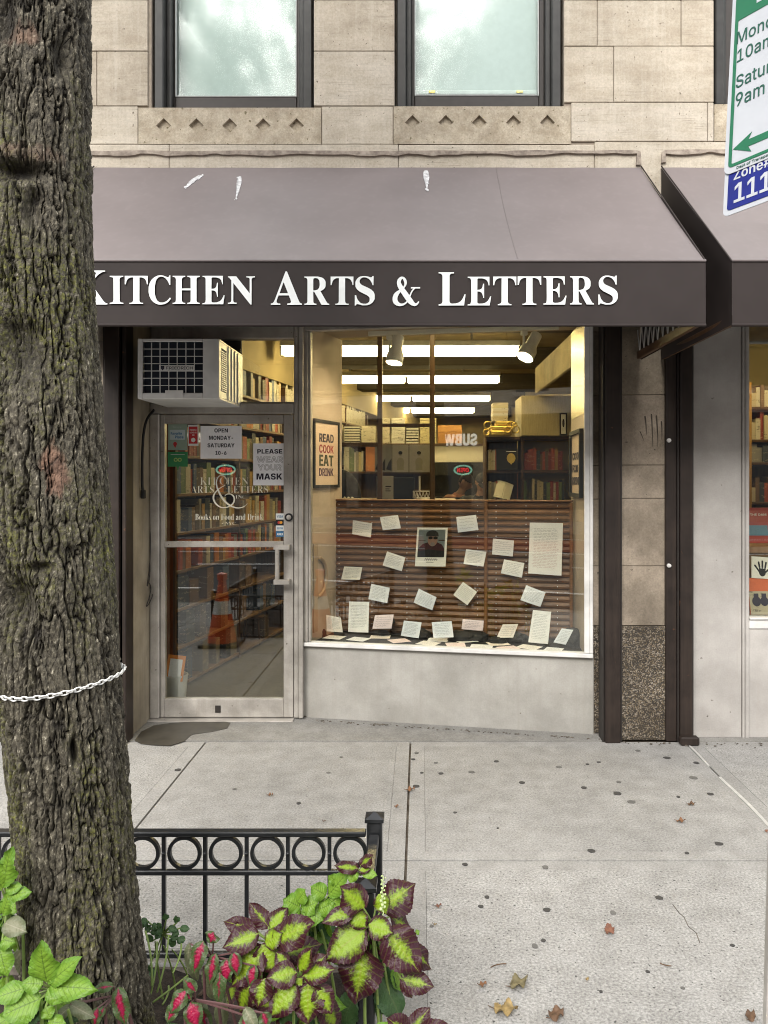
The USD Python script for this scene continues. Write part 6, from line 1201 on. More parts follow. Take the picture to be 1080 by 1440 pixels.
def trunk():
    nt, nz = 420, 1000
    zz = np.linspace(-0.06, 3.9, nz); th = np.linspace(0, 2 * PI, nt, endpoint=False)
    TH, ZZ = np.meshgrid(th, zz); U = TH * 0.145
    cyl3 = np.stack([np.cos(TH) * 0.145, np.sin(TH) * 0.145, ZZ], -1)
    wx = (meshkit.fbm(cyl3 * [9, 9, 5], 3, 1) - 0.5) * 0.028; wz = (meshkit.fbm(cyl3 * [12, 12, 8], 3, 2) - 0.5) * 0.05
    q = np.random.default_rng(3); per = 2 * PI * 0.145
    cu, cz = 0.0180, 0.070; nu = int(per / cu); nzc = int(4.3 / cz)
    gu, gz = np.meshgrid(np.arange(nu), np.arange(nzc)); off = (gz % 2) * 0.5
    sx = ((gu + off + q.uniform(-.38, .38, gu.shape)) * per / nu) % per; sz = -0.2 + (gz + q.uniform(-.45, .45, gu.shape)) * cz
    S = np.c_[sx.ravel() / cu, sz.ravel() / cz]; W_ = per / cu
    S3 = np.vstack([S, S + [W_, 0], S - [W_, 0]])
    d, i = cKDTree(S3).query(np.c_[((U + wx) % per).ravel() / cu, (ZZ + wz).ravel() / cz], k=2)
    e = (d[:, 1] - d[:, 0]).reshape(U.shape)
    cell = q.random(len(S))[(i[:, 0] % len(S))].reshape(U.shape)
    hgt = np.clip((e - 0.02) / 0.20, 0, 1) ** 0.5
    S2 = np.c_[q.uniform(0, per, 9000) / 0.0065, q.uniform(-0.2, 4.1, 9000) / 0.021]
    d2, i2 = cKDTree(S2).query(np.c_[((U + wx * 0.6) % per).ravel() / 0.0065, (ZZ + wz * 0.5).ravel() / 0.021], k=2)
    fl = np.clip((d2[:, 1] - d2[:, 0]).reshape(U.shape) / 0.5, 0, 1); cell2 = q.random(len(S2))[i2[:, 0]].reshape(U.shape)
    jit = (meshkit.noise(cyl3 * [190, 190, 60], 15) - 0.5) * 0.006
    wv = np.stack([wx * 0.55 + jit, wx[::-1] * 0.55 - jit, wz * 0.5 + jit * 3], -1)
    furrow = meshkit.noise((cyl3 + wv) * [58, 58, 4.6], 4) * 0.70 + meshkit.noise((cyl3 + wv) * [115, 115, 22], 6) * 0.30
    ridge = np.clip((np.abs(furrow - 0.5) - 0.010) / 0.075, 0, 1) ** 0.5
    rough = meshkit.noise(cyl3 * [300, 300, 150], 9); lvl = np.floor(cell2 * 4) / 4
    H_ = 0.0055 * hgt * (0.35 + 0.9 * cell) + 0.0042 * np.clip(fl * 2.2, 0, 1) * lvl + 0.0150 * ridge + 0.0026 * rough + 0.02 * (meshkit.fbm(cyl3 * [4, 4, 1.6], 2, 12) - 0.5)
    dark = np.maximum(np.clip(1 - hgt * 1.4, 0, 1) * 0.75, np.clip(1.15 - ridge * 1.6, 0, 1) * 0.9); moss = np.zeros_like(U); scar = np.zeros_like(U)  # shade in the furrows, and below in the hollows, painted into the colour
    # wounds, knots and hollows, at photograph pixels
    def feat(px, py, wx_, wz_, kind, amt):
        z = PZ(py, TY - 0.13); xx = (PX(px, TY - 0.13) - fx(z)) / frd(z); a = 1.5 * PI + math.asin(np.clip(xx, -0.98, 0.98))
        du = ((TH - a + PI) % (2 * PI) - PI) * 0.145; dzz = ZZ - z
        r2 = (du / (wx_ * TY / FPX)) ** 2 + (dzz / (wz_ * TY / FPX)) ** 2
        r2 = r2 * (0.7 + 0.7 * meshkit.fbm(cyl3 * 30, 3, int(px + py)))
        return np.exp(-r2 ** 1.5) * amt
    nonlocal_H = H_
    for px, py, a, b, dep, dk in [(30, 495, 36, 55, 0.030, 0.6), (25, 238, 40, 12, 0.030, 0.9), (28, 850, 24, 36, 0.026, 0.6), (103, 1060, 5, 18, 0.02, 0.9), (75, 62, 14, 30, 0.012, 0.6), (8, 20, 16, 40, 0.02, 0.8), (45, 295, 12, 26, 0.010, 0.4), (146, 1345, 10, 30, 0.012, 0.5), (60, 800, 16, 8, 0.008, 0.5)]:
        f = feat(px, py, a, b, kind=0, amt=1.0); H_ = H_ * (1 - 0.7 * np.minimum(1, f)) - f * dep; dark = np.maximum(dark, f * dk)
    for px, py, a, b, up in [(82, 838, 18, 42, 0.012), (30, 445, 45, 14, 0.007), (50, 560, 30, 10, 0.003), (146, 1330, 24, 60, 0.010), (112, 1010, 30, 40, 0.004), (30, 215, 50, 12, 0.006)]:
        f = feat(px, py, a, b, 0, 1.0); H_ = H_ + f * up; 
    for px, py, a, b, am in [(75, 660, 18, 36, 1.0), (28, 45, 26, 16, 0.55), (40, 212, 50, 14, 0.35)]:
        f = feat(px, py, a, b, 0, 1.0); scar = np.maximum(scar, np.clip(f * 2.2 - 0.7 + 1.2 * (cell2 - 0.5), 0, 1) * am); H_ = H_ - 0.005 * f
    fm = meshkit.fbm(cyl3 * [10, 10, 3], 4, 21)
    side = np.cos(TH - (1.5 * PI + 0.75)) * 0.5 + 0.5
    zone = 0.45 * np.exp(-((ZZ - 1.9) / 0.35) ** 2) * side + 0.22 * np.exp(-((TH - 4.2) / 0.4) ** 2) + 0.18
    moss = np.clip((fm - 0.5) * 4 + zone * 1.7 - 0.30, 0, 1) * 0.9 * np.clip(hgt, 0.2, 1)
    R_ = frd(ZZ) + H_ - 0.023
    V = np.stack([fx(ZZ) + R_ * np.cos(TH), TY + R_ * np.sin(TH), ZZ], -1).reshape(-1, 3)
    idx = np.arange(nt * nz).reshape(nz, nt); n2 = np.roll(idx, -1, 1)
    F = np.vstack([np.c_[idx[:-1].ravel(), n2[:-1].ravel(), n2[1:].ravel()], np.c_[idx[:-1].ravel(), n2[1:].ravel(), idx[1:].ravel()]])
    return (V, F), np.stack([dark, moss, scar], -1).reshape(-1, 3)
tree = thing('street_tree', 'thick mossy street tree with deeply furrowed bark and a white chain round it', 'tree')
tm, ta = trunk()
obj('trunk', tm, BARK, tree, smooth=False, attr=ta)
def limb(pts, r0, r1, n=26):
    p = spline(pts, n); rr = np.linspace(r0, r1, n); m = tube(p, rr, 14)
    m.vertices += 0.006 * (meshkit.fbm(m.vertices * 25, 3)[:, None] - 0.5) * np.sign(m.vertices - np.repeat(p.mean(0)[None], len(m.vertices), 0)); return m
BARK2 = mottle('limb_bark', (0.04, 0.032, 0.024), (0.11, 0.095, 0.07), scale=40, stretch=(1, 1, 0.3), rough=0.85, bump=0.6, bscale=60)
tip = []
for k, (ex, ey, ez, r0) in enumerate([(-2.6, 1.0, 6.2, 0.10), (0.1, -0.2, 7.0, 0.10), (-1.4, 2.0, 7.8, 0.11), (-0.6, -0.9, 6.4, 0.085), (0.4, 1.9, 7.2, 0.07), (-2.6, 2.3, 6.4, 0.065)]):
    b = np.array([-0.97, TY, 3.75]); e = np.array([ex, ey, ez]); mid_ = b * 0.5 + e * 0.5 + [0, 0, 0.35]
    obj('limb', limb([b - [0, 0, 0.25], b, mid_, e], r0, 0.02), BARK2, tree, smooth=True); tip += [mid_, e, (mid_ + e) / 2]
q = np.random.default_rng(17)
LEAFG = usdkit.material(stage, LK + 'tree_leaf_green', {'o': ('geometry', {}), 'r': ('rgb_ramp', {'ramp': [(0.0, (0.025, 0.055, 0.012)), (0.6, (0.05, 0.10, 0.02)), (1.0, (0.10, 0.14, 0.03))]}), 'p': ('principled_bsdf', dict(roughness=0.5)), 't': ('translucent_bsdf', {}), 'mx': ('mix_closure', dict(fac=0.35))},
    [('o.random_per_island', 'r.fac'), ('r.color', 'p.base_color'), ('r.color', 't.color'), ('p.BSDF', 'mx.closure1'), ('t.BSDF', 'mx.closure2')], surface='mx.closure')
def leaf_cloud(centres, n, spread, size, seed):
    q = np.random.default_rng(seed); c = np.array(centres)[q.integers(len(centres), size=n)]
    d = q.normal(size=(n, 3)); d /= np.linalg.norm(d, axis=1, keepdims=True); p = c + d * (q.random((n, 1)) ** 0.5) * spread
    a = q.normal(size=(n, 3)); a[:, 2] *= 0.5; a /= np.linalg.norm(a, axis=1, keepdims=True); u = np.cross(a, q.normal(size=(n, 3))); u /= np.linalg.norm(u, axis=1, keepdims=True)
    s = size * q.uniform(0.6, 1.2, (n, 1)); w = s * 0.32
    v = np.stack([p, p + a * s * 0.5 + u * w, p + a * s, p + a * s * 0.5 - u * w], 1).reshape(-1, 3); f = np.arange(n)[:, None] * 4
    return v, np.vstack([f + [0, 1, 2], f + [0, 2, 3]])
obj('crown', leaf_cloud(tip + [np.array([-2.2, 0.6, 7.6]), np.array([-2.4, 0.0, 6.8]), np.array([-1.4, -0.6, 7.4]), np.array([-1.3, 0.9, 5.0]), np.array([-1.6, 1.6, 5.2]), np.array([-1.1, 0.4, 5.3]), np.array([-1.9, 1.0, 5.4])], 5200, 0.85, 0.13, 5), LEAFG, tree)  # lowest leaf clusters are added, out of view, to shade the upper trunk

# white plastic chain round the trunk
CHW = plain('white_plastic_chain', (0.72, 0.72, 0.70), 0.45)
t = thing('white_chain', 'white plastic link chain slung round the tree trunk', 'chain')
nlk = 64; path = []
for k in range(nlk):
    a = 2 * PI * k / nlk
    z0 = PZ(984, TY - 0.15); s_ = math.sin(a + PI / 2 * 0)
    cc = math.cos(a); z = z0 + (0.024 * max(0.0, (cc + 0.45) / 1.45) ** 1.6 if math.sin(a) < 0 else 0.024 * ((cc + 1) / 2) ** 1.2)
    r = 0.146 + 0.007
    path.append((float(fx(z)) + r * math.cos(a), TY + r * math.sin(a), z))
path = np.array(path)
for k in range(nlk):
    c = path[k]; d = path[(k + 1) % nlk] - path[k - 1]; d /= np.linalg.norm(d)
    out = np.array([c[0] - float(fx(c[2])), c[1] - TY, 0]); out /= np.linalg.norm(out); up = np.cross(out, d)
    w = up * 0.9 + out * 0.25 if k % 2 else out * 0.75 + up * 0.6; w /= np.linalg.norm(w)
    an = np.linspace(0, 2 * PI, 17)[:-1]
    obj('link', tube([c + d * 0.0098 * np.cos(a) + w * 0.0055 * np.sin(a) for a in an], 0.0019, 6, closed=True), CHW, t, smooth=True)

# ------------------------------------------------------------------ tree pit: soil, guard rail
SOIL = mottle('dark_soil', (0.014, 0.010, 0.008), (0.04, 0.030, 0.022), scale=30, rough=0.95, bump=0.8, bscale=120, bdist=0.008)
g = np.stack(np.meshgrid(np.linspace(-1.94, -0.175, 110), np.linspace(0.47, 2.44, 120)), -1)
zz = -0.05 + 0.05 * meshkit.fbm(np.concatenate([g * 7, g[..., :1] * 0], -1), 5) + 0.02 * np.exp(-(((g[..., 0] + 0.85) / 0.35) ** 2 + ((g[..., 1] - TY) / 0.35) ** 2))
idx = np.arange(zz.size).reshape(zz.shape)
obj('soil', (np.concatenate([g, zz[..., None]], -1).reshape(-1, 3), np.c_[idx[:-1, :-1].ravel(), idx[:-1, 1:].ravel(), idx[1:, 1:].ravel(), idx[1:, :-1].ravel()]), SOIL, kind='structure', smooth=True)
q = np.random.default_rng(8); ms = []
MULCH = plain('bark_mulch', (0.06, 0.04, 0.028), 0.9, var=0.5, scale=12)
for k in range(420):
    x, y = q.uniform(-1.9, -0.2), q.uniform(0.9, 2.42); L = q.uniform(0.008, 0.03)
    ms.append(xf(bx(-L, L, -L * 0.35, L * 0.35, -0.003, 0.003), RZ(q.uniform(0, 180)) @ RX(q.uniform(-35, 35)), (x, y, -0.02 + q.uniform(-0.01, 0.012))))
obj('mulch', cat_mesh(ms), MULCH, kind='stuff')
FY = 2.47
t = thing('tree_guard', 'low black iron tree guard with a row of rings under the top rail', 'fence')
zt_, zl_ = PZ(1167.5, FY), PZ(1223, FY)
XE = PX(527, FY)
def rail(a, b, z0, z1, w=0.014):
    a, b = np.array(a), np.array(b)
    if abs(a[0] - b[0]) > abs(a[1] - b[1]): return bx(min(a[0], b[0]), max(a[0], b[0]), a[1] - w, a[1] + w, z0, z1, 0.003)
    return bx(a[0] - w, a[0] + w, min(a[1], b[1]), max(a[1], b[1]), z0, z1, 0.003)
XL = -2.0; YN = 0.62
for (a, b) in (((XL, FY), (XE - 0.028, FY)), ((XE, FY - 0.028), (XE, 2.06 + 0.0255)), ((XL, FY - 0.03), (XL, YN))):
    obj('top_rail', rail(a, b, zt_ - 0.016, zt_, 0.016), BLACK_GLOSS, t)
    obj('lower_rail', rail(a, b, zl_ - 0.016, zl_, 0.009), BLACK_GLOSS, t)
    obj('bottom_rail', rail(a, b, 0.012, 0.03, 0.009), BLACK_GLOSS, t)
sp = 58.2 * FY / FPX; rc = (zt_ - 0.016 + zl_) / 2; rr = (zt_ - 0.016 - zl_) / 2 - 0.001
xc = [PX(492.5, FY) - sp * k for k in range(14) if PX(492.5, FY) - sp * k > XL + 0.04]
for x in xc:
    obj('ring', xf(trimesh.creation.annulus(rr - 0.011, rr, 0.014, sections=40), RX(90), (x, FY, rc)), BLACK_GLOSS, t, smooth=30)
    obj('baluster', cat_mesh([bx(x - sp / 2 - 0.006, x - sp / 2 + 0.006, FY - 0.006, FY + 0.006, zl_ + 0.0005, zt_ - 0.0165), bx(x - sp / 2 - 0.006, x - sp / 2 + 0.006, FY - 0.006, FY + 0.006, 0.03, zl_ - 0.0165)]), BLACK_GLOSS, t)
    obj('boss', xf(trimesh.creation.icosphere(1, 0.006), None, (x - sp / 2, FY - 0.008, rc)), BLACK_GLOSS, t, smooth=True)
for k in range(13):
    y = FY - 0.028 - sp * (k + 0.55)
    if y < YN + 0.06: break
    for xx_ in (XE, XL):
        if y < 2.06 + 0.08 and xx_ == XE: continue
        obj('ring', xf(trimesh.creation.annulus(rr - 0.011, rr, 0.014, sections=40), RY(90), (xx_, y, rc)), BLACK_GLOSS, t, smooth=30)
        obj('baluster', cat_mesh([bx(xx_ - 0.006, xx_ + 0.006, y - sp / 2 - 0.006, y - sp / 2 + 0.006, zl_ + 0.0005, zt_ - 0.0165), bx(xx_ - 0.006, xx_ + 0.006, y - sp / 2 - 0.006, y - sp / 2 + 0.006, 0.03, zl_ - 0.0165)]), BLACK_GLOSS, t)
for (x, y) in ((XE, FY), (XE, 2.06), (XL, FY), (XL, YN)):
    zt2 = PZ(1152, FY)
    obj('post', bx(x - 0.0245, x + 0.0245, y - 0.0245, y + 0.0245, -0.05, zt2 - 0.002, 0.004), BLACK_GLOSS, t)
    pyr = np.array([[-1, -1, 0], [1, -1, 0], [1, 1, 0], [-1, 1, 0], [-1, -1, .55], [1, -1, .55], [1, 1, .55], [-1, 1, .55], [0, 0, 1.25]]) * [0.030, 0.030, 0.02]
    cap_ = _man(Manifold.hull_points(pyr)); obj('post_cap', xf(cap_, None, (x, y, zt2)), BLACK_GLOSS, t)

# ------------------------------------------------------------------ plants in the tree pit
def leaf_material(name, edge, centre, mid, vein, lo, hi, wob=0.25, rough=0.45, trans=0.25, vm=0.13):
    """pattern.r = distance from the midrib (0..1), .g = position along the leaf, .b = how purple this leaf is"""
    return usdkit.material(stage, LK + name, {
        'at': ('attribute', dict(attribute='pattern')), 's': ('separate_color', {}), 'g': ('geometry', {}),
        'n': ('noise_texture', dict(scale=95.0, detail=5.0, roughness=0.7)), 'nm': ('math', dict(math_type='multiply_add', value2=wob * 2, value3=-wob)),
        'along': ('math', dict(math_type='multiply_add', value2=2.0, value3=-0.86)), 'ab': ('math', dict(math_type='absolute')), 'ap': ('math', dict(math_type='power', value2=2.2)),
        'sum': ('math', dict(math_type='add')), 'ad': ('math', dict(math_type='multiply', value2=0.55)), 'sum2': ('math', dict(math_type='add')), 'bias': ('math', dict(math_type='add')), 'v1': ('math', dict(math_type='multiply', value2=-1.9)), 'v2': ('math', dict(math_type='multiply_add', value2=8.5)), 'v3': ('math', dict(math_type='multiply', value2=6.2832)), 'v4': ('math', dict(math_type='sine')), 'v5': ('rgb_ramp', {'ramp': [(0.72, (0, 0, 0)), (0.97, (1, 1, 1))]}), 'v6': ('math', dict(math_type='multiply_add', value2=-0.07)), 'v7': ('mix_color', dict(b=vein)), 'v8': ('math', dict(math_type='multiply', value2=vm)),
        'vw': ('wave_texture', dict(wave_type='bands', bands_direction='x', profile='sine', scale=1.0)),
        'r': ('rgb_ramp', {'ramp': [(lo - 0.22, centre), (lo, mid), (hi, edge)]}),
        'r2': ('rgb_ramp', {'ramp': [(0.0, (1, 1, 1)), (0.035, (1, 1, 1)), (0.06, (0, 0, 0))]}), 'vx': ('mix_color', dict(b=vein)), 'vf': ('math', dict(math_type='multiply', value2=0.6)),
        'b': ('bump', dict(strength=0.6, distance=0.005)), 'n2': ('noise_texture', dict(scale=130.0, detail=3.0)),
        'p': ('principled_bsdf', dict(roughness=rough, specular_ior_level=0.4)), 't': ('translucent_bsdf', {}), 'mx': ('mix_closure', dict(fac=trans))},
        [('at.color', 's.color'), ('g.position', 'n.vector'), ('n.fac', 'nm.value1'), ('s.g', 'along.value1'), ('along.value', 'ab.value1'), ('ab.value', 'ap.value1'), ('ap.value', 'ad.value1'),
         ('s.r', 'sum.value1'), ('ad.value', 'sum.value2'), ('sum.value', 'sum2.value1'), ('nm.value', 'sum2.value2'), ('sum2.value', 'bias.value1'), ('s.b', 'bias.value2'), ('s.r', 'v1.value1'), ('s.g', 'v2.value1'), ('v1.value', 'v2.value3'), ('v2.value', 'v3.value1'), ('v3.value', 'v4.value1'), ('v4.value', 'v5.fac'), ('v5.color', 'v6.value1'), ('bias.value', 'v6.value3'), ('v6.value', 'r.fac'), ('v5.color', 'v8.value1'),
         ('s.r', 'r2.fac'), ('r2.color', 'vf.value1'), ('vf.value', 'vx.fac'), ('r.color', 'v7.a'), ('v8.value', 'v7.fac'), ('v7.result', 'vx.a'), ('vx.result', 'p.base_color'), ('vx.result', 't.color'), ('g.position', 'n2.vector'), ('n2.fac', 'b.height'), ('b.normal', 'p.normal'),
         ('p.BSDF', 'mx.closure1'), ('t.BSDF', 'mx.closure2')], surface='mx.closure')
COLEUS = leaf_material('coleus_purple_lime', (0.040, 0.006, 0.013), (0.20, 0.31, 0.010), (0.115, 0.165, 0.010), (0.22, 0.26, 0.03), 0.46, 0.66, 0.60)
LIME = leaf_material('coleus_lime', (0.115, 0.235, 0.022), (0.17, 0.30, 0.03), (0.14, 0.265, 0.026), (0.06, 0.11, 0.015), 0.6, 0.95, 0.2, vm=0.45)
PINK = leaf_material('coleus_pink_heart', (0.055, 0.095, 0.03), (0.30, 0.006, 0.045), (0.13, 0.008, 0.022), (0.30, 0.02, 0.07), 0.34, 0.54, 0.7)
GREEN = leaf_material('rose_leaf_green', (0.04, 0.09, 0.03), (0.06, 0.12, 0.04), (0.05, 0.11, 0.035), (0.10, 0.15, 0.06), 0.5, 0.9, 0.15)
PALE = leaf_material('wilted_pale_leaf', (0.13, 0.15, 0.08), (0.20, 0.20, 0.12), (0.16, 0.17, 0.10), (0.3, 0.28, 0.2), 0.5, 0.9, 0.2)
STEM_G, STEM_P = plain('stem_green', (0.17, 0.24, 0.06), 0.55), plain('stem_purple', (0.10, 0.05, 0.05), 0.55)
def leaf_geo(base, tip, width, up, droop=0.15, cup=0.25, serr=0.07, seed=0, wave=0.06, broad=0.42):
    base, tip = np.asarray(base, float), np.asarray(tip, float); ax = tip - base; L = np.linalg.norm(ax); ax /= L
    up = np.asarray(up, float); up = up - ax * (up @ ax); up /= np.linalg.norm(up); sd = np.cross(ax, up)
    na, nc = 38, 11; t_ = np.linspace(0, 1, na); s_ = np.linspace(-1, 1, nc); q = np.random.default_rng(seed)
    prof = np.interp(t_, [0, .04, .12, .24, .38, .52, .66, .78, .87, .94, 1], [.04, .36, .72, .93, 1, .96, .83, .62, .39, .17, 0]); prof = np.convolve(np.r_[prof[0], prof, 0], [.25, .5, .25], 'valid')
    edge = 1 + serr * (np.abs(np.sin(t_ * PI * 12)) - 0.6) * 1.6 * (prof > 0.12)
    T, S = np.meshgrid(t_, s_, indexing='ij'); hw = (prof * width / 2 / max(prof.max(), 1e-6))[:, None] * (1 + (edge[:, None] - 1) * np.abs(S) ** 6)
    X = S * hw; ph = q.random() * 6
    Z = -droop * L * T ** 2 * 1.0 + droop * L * T * 0.45 + cup * np.abs(X) * (1 - 0.4 * T) - cup * 1.2 * X ** 2 / (width * 0.5) + wave * width * np.sin(T * 11 + ph + S * 1.5) * np.abs(S) ** 2 + 0.02 * width * np.abs(np.sin((T * 8 - np.abs(S) * 1.3) * PI)) * (1 - np.abs(S))
    V = base + T[..., None] * L * ax + X[..., None] * sd + Z[..., None] * up
    idx = np.arange(na * nc).reshape(na, nc); qd = np.c_[idx[:-1, :-1].ravel(), idx[1:, :-1].ravel(), idx[1:, 1:].ravel(), idx[:-1, 1:].ravel()]
    F = np.vstack([qd[:, [0, 1, 2]], qd[:, [0, 2, 3]]])
    return (V.reshape(-1, 3), F), np.stack([np.abs(S), T], -1).reshape(-1, 2)
def put_leaf(parent, base, tip, width, mat, seed, up=(0, -0.55, 0.83), droop=0.15, bias=0.0, **kw):
    m, uv = leaf_geo(base, tip, width, up, droop, seed=seed, **kw)
    obj('leaf', m, mat, parent, smooth=True, attr=np.c_[uv, np.full(len(uv), bias)])
def crop_px(cx0, cy0, sc): return lambda x, y: (cx0 + x * sc, cy0 + y * sc)
c4 = crop_px(240, 1120, 0.37037); c3 = crop_px(0, 1120, 0.2963)
def rosette(name, label, cat, group, centre, Yc, leaves, mat, cf, stem=STEM_G, dy=0.16, stem_root=None, stem_r=0.005):
    """leaves: (base x, y, tip x, y, width in crop units, depth change factor, bias, droop[, material])"""
    t = thing(name, label, cat, group=group)
    pxs = cf(*centre); C = P(*pxs, Yc); sc = abs(cf(1, 0)[0] - cf(0, 0)[0])
    root = np.array([C[0] + 0.02, Yc + 0.06, -0.03]) if stem_root is None else np.array(stem_root)
    for j in range(3):
        r_ = root + [0.03 * (j - 1), 0.02 * j, 0]; top = C + [0.015 * (j - 1), 0.03 * j, -0.03 - 0.03 * j]
        obj('stem', tube(spline([r_, r_ * 0.6 + top * 0.4 + [0.01 * (j - 1), 0.02, 0], top], 10), np.linspace(stem_r, stem_r * 0.7, 10), 7), stem, t, smooth=True)
    if len(leaves) > 8 and mat in (COLEUS, LIME):
        qx = np.random.default_rng(int(abs(centre[0])) + 5); wv_ = np.mean([l[4] for l in leaves])
        leaves = list(leaves) + [(centre[0] + qx.uniform(-20, 20), centre[1] + 60 + qx.uniform(-20, 40), centre[0] + 190 * math.cos(a_), centre[1] + 80 + abs(150 * math.sin(a_)), wv_ * qx.uniform(0.8, 1.1), 0.9, qx.uniform(0.05, 0.3), 0.2, COLEUS if (mat is COLEUS and k_ % 2) else (GREEN if k_ % 3 else LIME)) for k_, a_ in enumerate(np.linspace(0.2, 2.95, 8))]
    for k, lf in enumerate(leaves):
        b0, b1, t0, t1, w, df, bias, dr = lf[:8]
        if mat is PINK: t0, t1, dr = b0 + (t0 - b0) * 1.3, b1 + (t1 - b1) * 1.3 + 6, dr * 1.3
        m_ = lf[8] if len(lf) > 8 else mat
        Lp = math.hypot(t0 - b0, t1 - b1) * sc * Yc / FPX
        Yb = Yc + 0.10 * (df if df > 0.6 else 0) ; B = P(*cf(b0, b1), Yb); T = P(*cf(t0, t1), Yb - df * Lp * 0.55 if df <= 0.6 else Yb + 0.25 * Lp)
        bias = bias + ((int(abs(b0 * 13 + t1 * 7)) % 100) / 100 - 0.62) * (0.30 if m_ is COLEUS else 0.16)
        put_leaf(t, B, T, (1.0 if mat is not PINK else 0.85) * w * sc * Yc / FPX * 1.08, m_, hash((name, k, b0)) % 9999 if False else int(abs(b0 * 7 + t0 * 3 + k)), up=(0.0, -0.75, 0.66) if df <= 0.6 else (0.05, -0.6, 0.8), droop=dr, bias=bias, wave=0.05 + 0.09 * ((int(abs(t0 * 11 + b1 * 5)) % 100) / 100), cup=0.12 + 0.3 * ((int(abs(t1 * 17 + b1 * 3)) % 100) / 100))
        pet = spline([B * 0.0 + (C if np.linalg.norm(C - B) < 0.25 else B + [0, 0.05, -0.08]) + [0, 0.02, -0.02], (C + B) / 2 + [0, 0.01, -0.01] if np.linalg.norm(C - B) < 0.25 else B + [0, 0.02, -0.03], B + (T - B) * 0.04], 6)
        obj('petiole', tube(pet, 0.0022, 5), stem, t)
    return t
R = [(735, 425, 648, 345, 105, .4, .0, .15), (800, 430, 928, 328, 135, .9, .12, .1), (705, 425, 572, 480, 62, .5, .12, .12), (742, 500, 585, 622, 128, .5, .06, .15), (815, 505, 950, 672, 140, .5, .10, .18),
     (735, 575, 702, 792, 158, .55, .08, .2), (752, 485, 845, 518, 82, .5, .0, .15), (835, 452, 916, 512, 80, .9, .35, .1), (890, 560, 998, 655, 85, .9, .3, .15), (870, 690, 1000, 722, 80, .5, .2, .15), (885, 685, 917, 768, 52, .4, .2, .15),
     (795, 690, 885, 850, 115, .8, .15, .2, GREEN), (690, 440, 745, 500, 70, .5, -.25, .2), (790, 370, 820, 450, 60, .5, -.2, .1), (820, 640, 780, 860, 110, .9, .2, .2, GREEN), (700, 760, 640, 870, 100, .9, -.3, .2, GREEN),
     (850, 640, 900, 740, 80, .9, .1, .2, LIME), (930, 520, 945, 510, 20, .9, 0, .1, LIME)]
t = rosette('coleus_plant', 'large purple and lime coleus growing up in front of the guard corner post', 'plant', 'coleus plants in the tree pit', (765, 470), 1.93, R, COLEUS, c4)
# flower spike
sp_ = [P(*c4(805 + 3 * math.sin(k), 450 - k * 5.2), 1.90) for k in range(30)]
obj('flower_spike', cat_mesh([tube(sp_, 0.0016, 5)] + [xf(trimesh.creation.icosphere(0, 0.0042 * (1.1 - k / 40)), None, sp_[k] + np.array([0.005 * math.cos(k * 2.1), 0.005 * math.sin(k * 2.1), 0])) for k in range(4, 30)]), plain('pale_flower_green', (0.40, 0.48, 0.22), 0.6), t)
L = [(375, 500, 298, 402, 66, .9, .3, .1), (375, 505, 442, 422, 78, .9, .1, .1), (335, 520, 195, 573, 92, .5, .1, .12), (395, 545, 542, 478, 112, .4, .05, .12), (350, 565, 222, 726, 122, .5, .12, .2), (345, 560, 392, 670, 104, .55, -.1, .2), (330, 510, 198, 470, 70, .9, .4, .1), (420, 605, 578, 556, 95, .9, .35, .1), (400, 560, 470, 640, 80, .9, .05, .15), (300, 540, 240, 480, 60, .9, .3, .1), (360, 560, 420, 520, 70, .4, -.2, .12)]
rosette('coleus_plant', 'purple-edged lime coleus left of the large one, with reddish upright top leaves', 'plant', 'coleus plants in the tree pit', (365, 540), 1.88, L, COLEUS, c4)
L = [(490, 665, 532, 576, 60, .5, .15, .15), (480, 668, 362, 690, 88, .5, .05, .12), (502, 682, 622, 655, 72, .5, .12, .12), (478, 705, 372, 842, 105, .55, .1, .2), (522, 705, 520, 870, 118, .55, -.02, .2), (555, 720, 612, 828, 82, .5, .2, .2), (355, 690, 328, 805, 82, .6, .15, .2), (440, 640, 400, 590, 60, .9, .1, .1), (300, 720, 250, 830, 90, .8, .25, .2), (545, 650, 590, 600, 60, .9, .25, .1), (480, 690, 500, 720, 40, .4, -.2, .1), (460, 760, 420, 890, 100, .8, .1, .2, GREEN), (580, 780, 640, 900, 90, .8, .2, .2)]
rosette('coleus_plant', 'small-leaved lime and purple coleus at the bottom centre, lowest of the three', 'plant', 'coleus plants in the tree pit', (492, 685), 1.76, L, COLEUS, c4)
L = [(905, 905, 825, 842, 85, .6, .4, .1), (905, 900, 985, 800, 75, .8, .35, .1), (930, 905, 1060, 870, 70, .6, .4, .1), (880, 900, 760, 880, 70, .7, .2, .1, LIME)]
rosette('coleus_plant', 'dark purple coleus tips at the bottom edge beside the pavement', 'plant', 'coleus plants in the tree pit', (905, 915), 1.72, L, COLEUS, c4)
L = [(715, 275, 620, 262, 46, .4, .25, .08), (720, 262, 770, 224, 44, .5, .4, .05), (725, 285, 785, 300, 36, .4, -.3, .1, LIME), (700, 280, 680, 330, 40, .4, -.2, .1, LIME), (715, 280, 760, 275, 30, .5, .1, .1)]
rosette('coleus_plant', 'small reddish coleus sprig rising before the guard corner post', 'plant', 'coleus plants in the tree pit', (718, 285), 2.02, L, COLEUS, c4, stem_r=0.003)
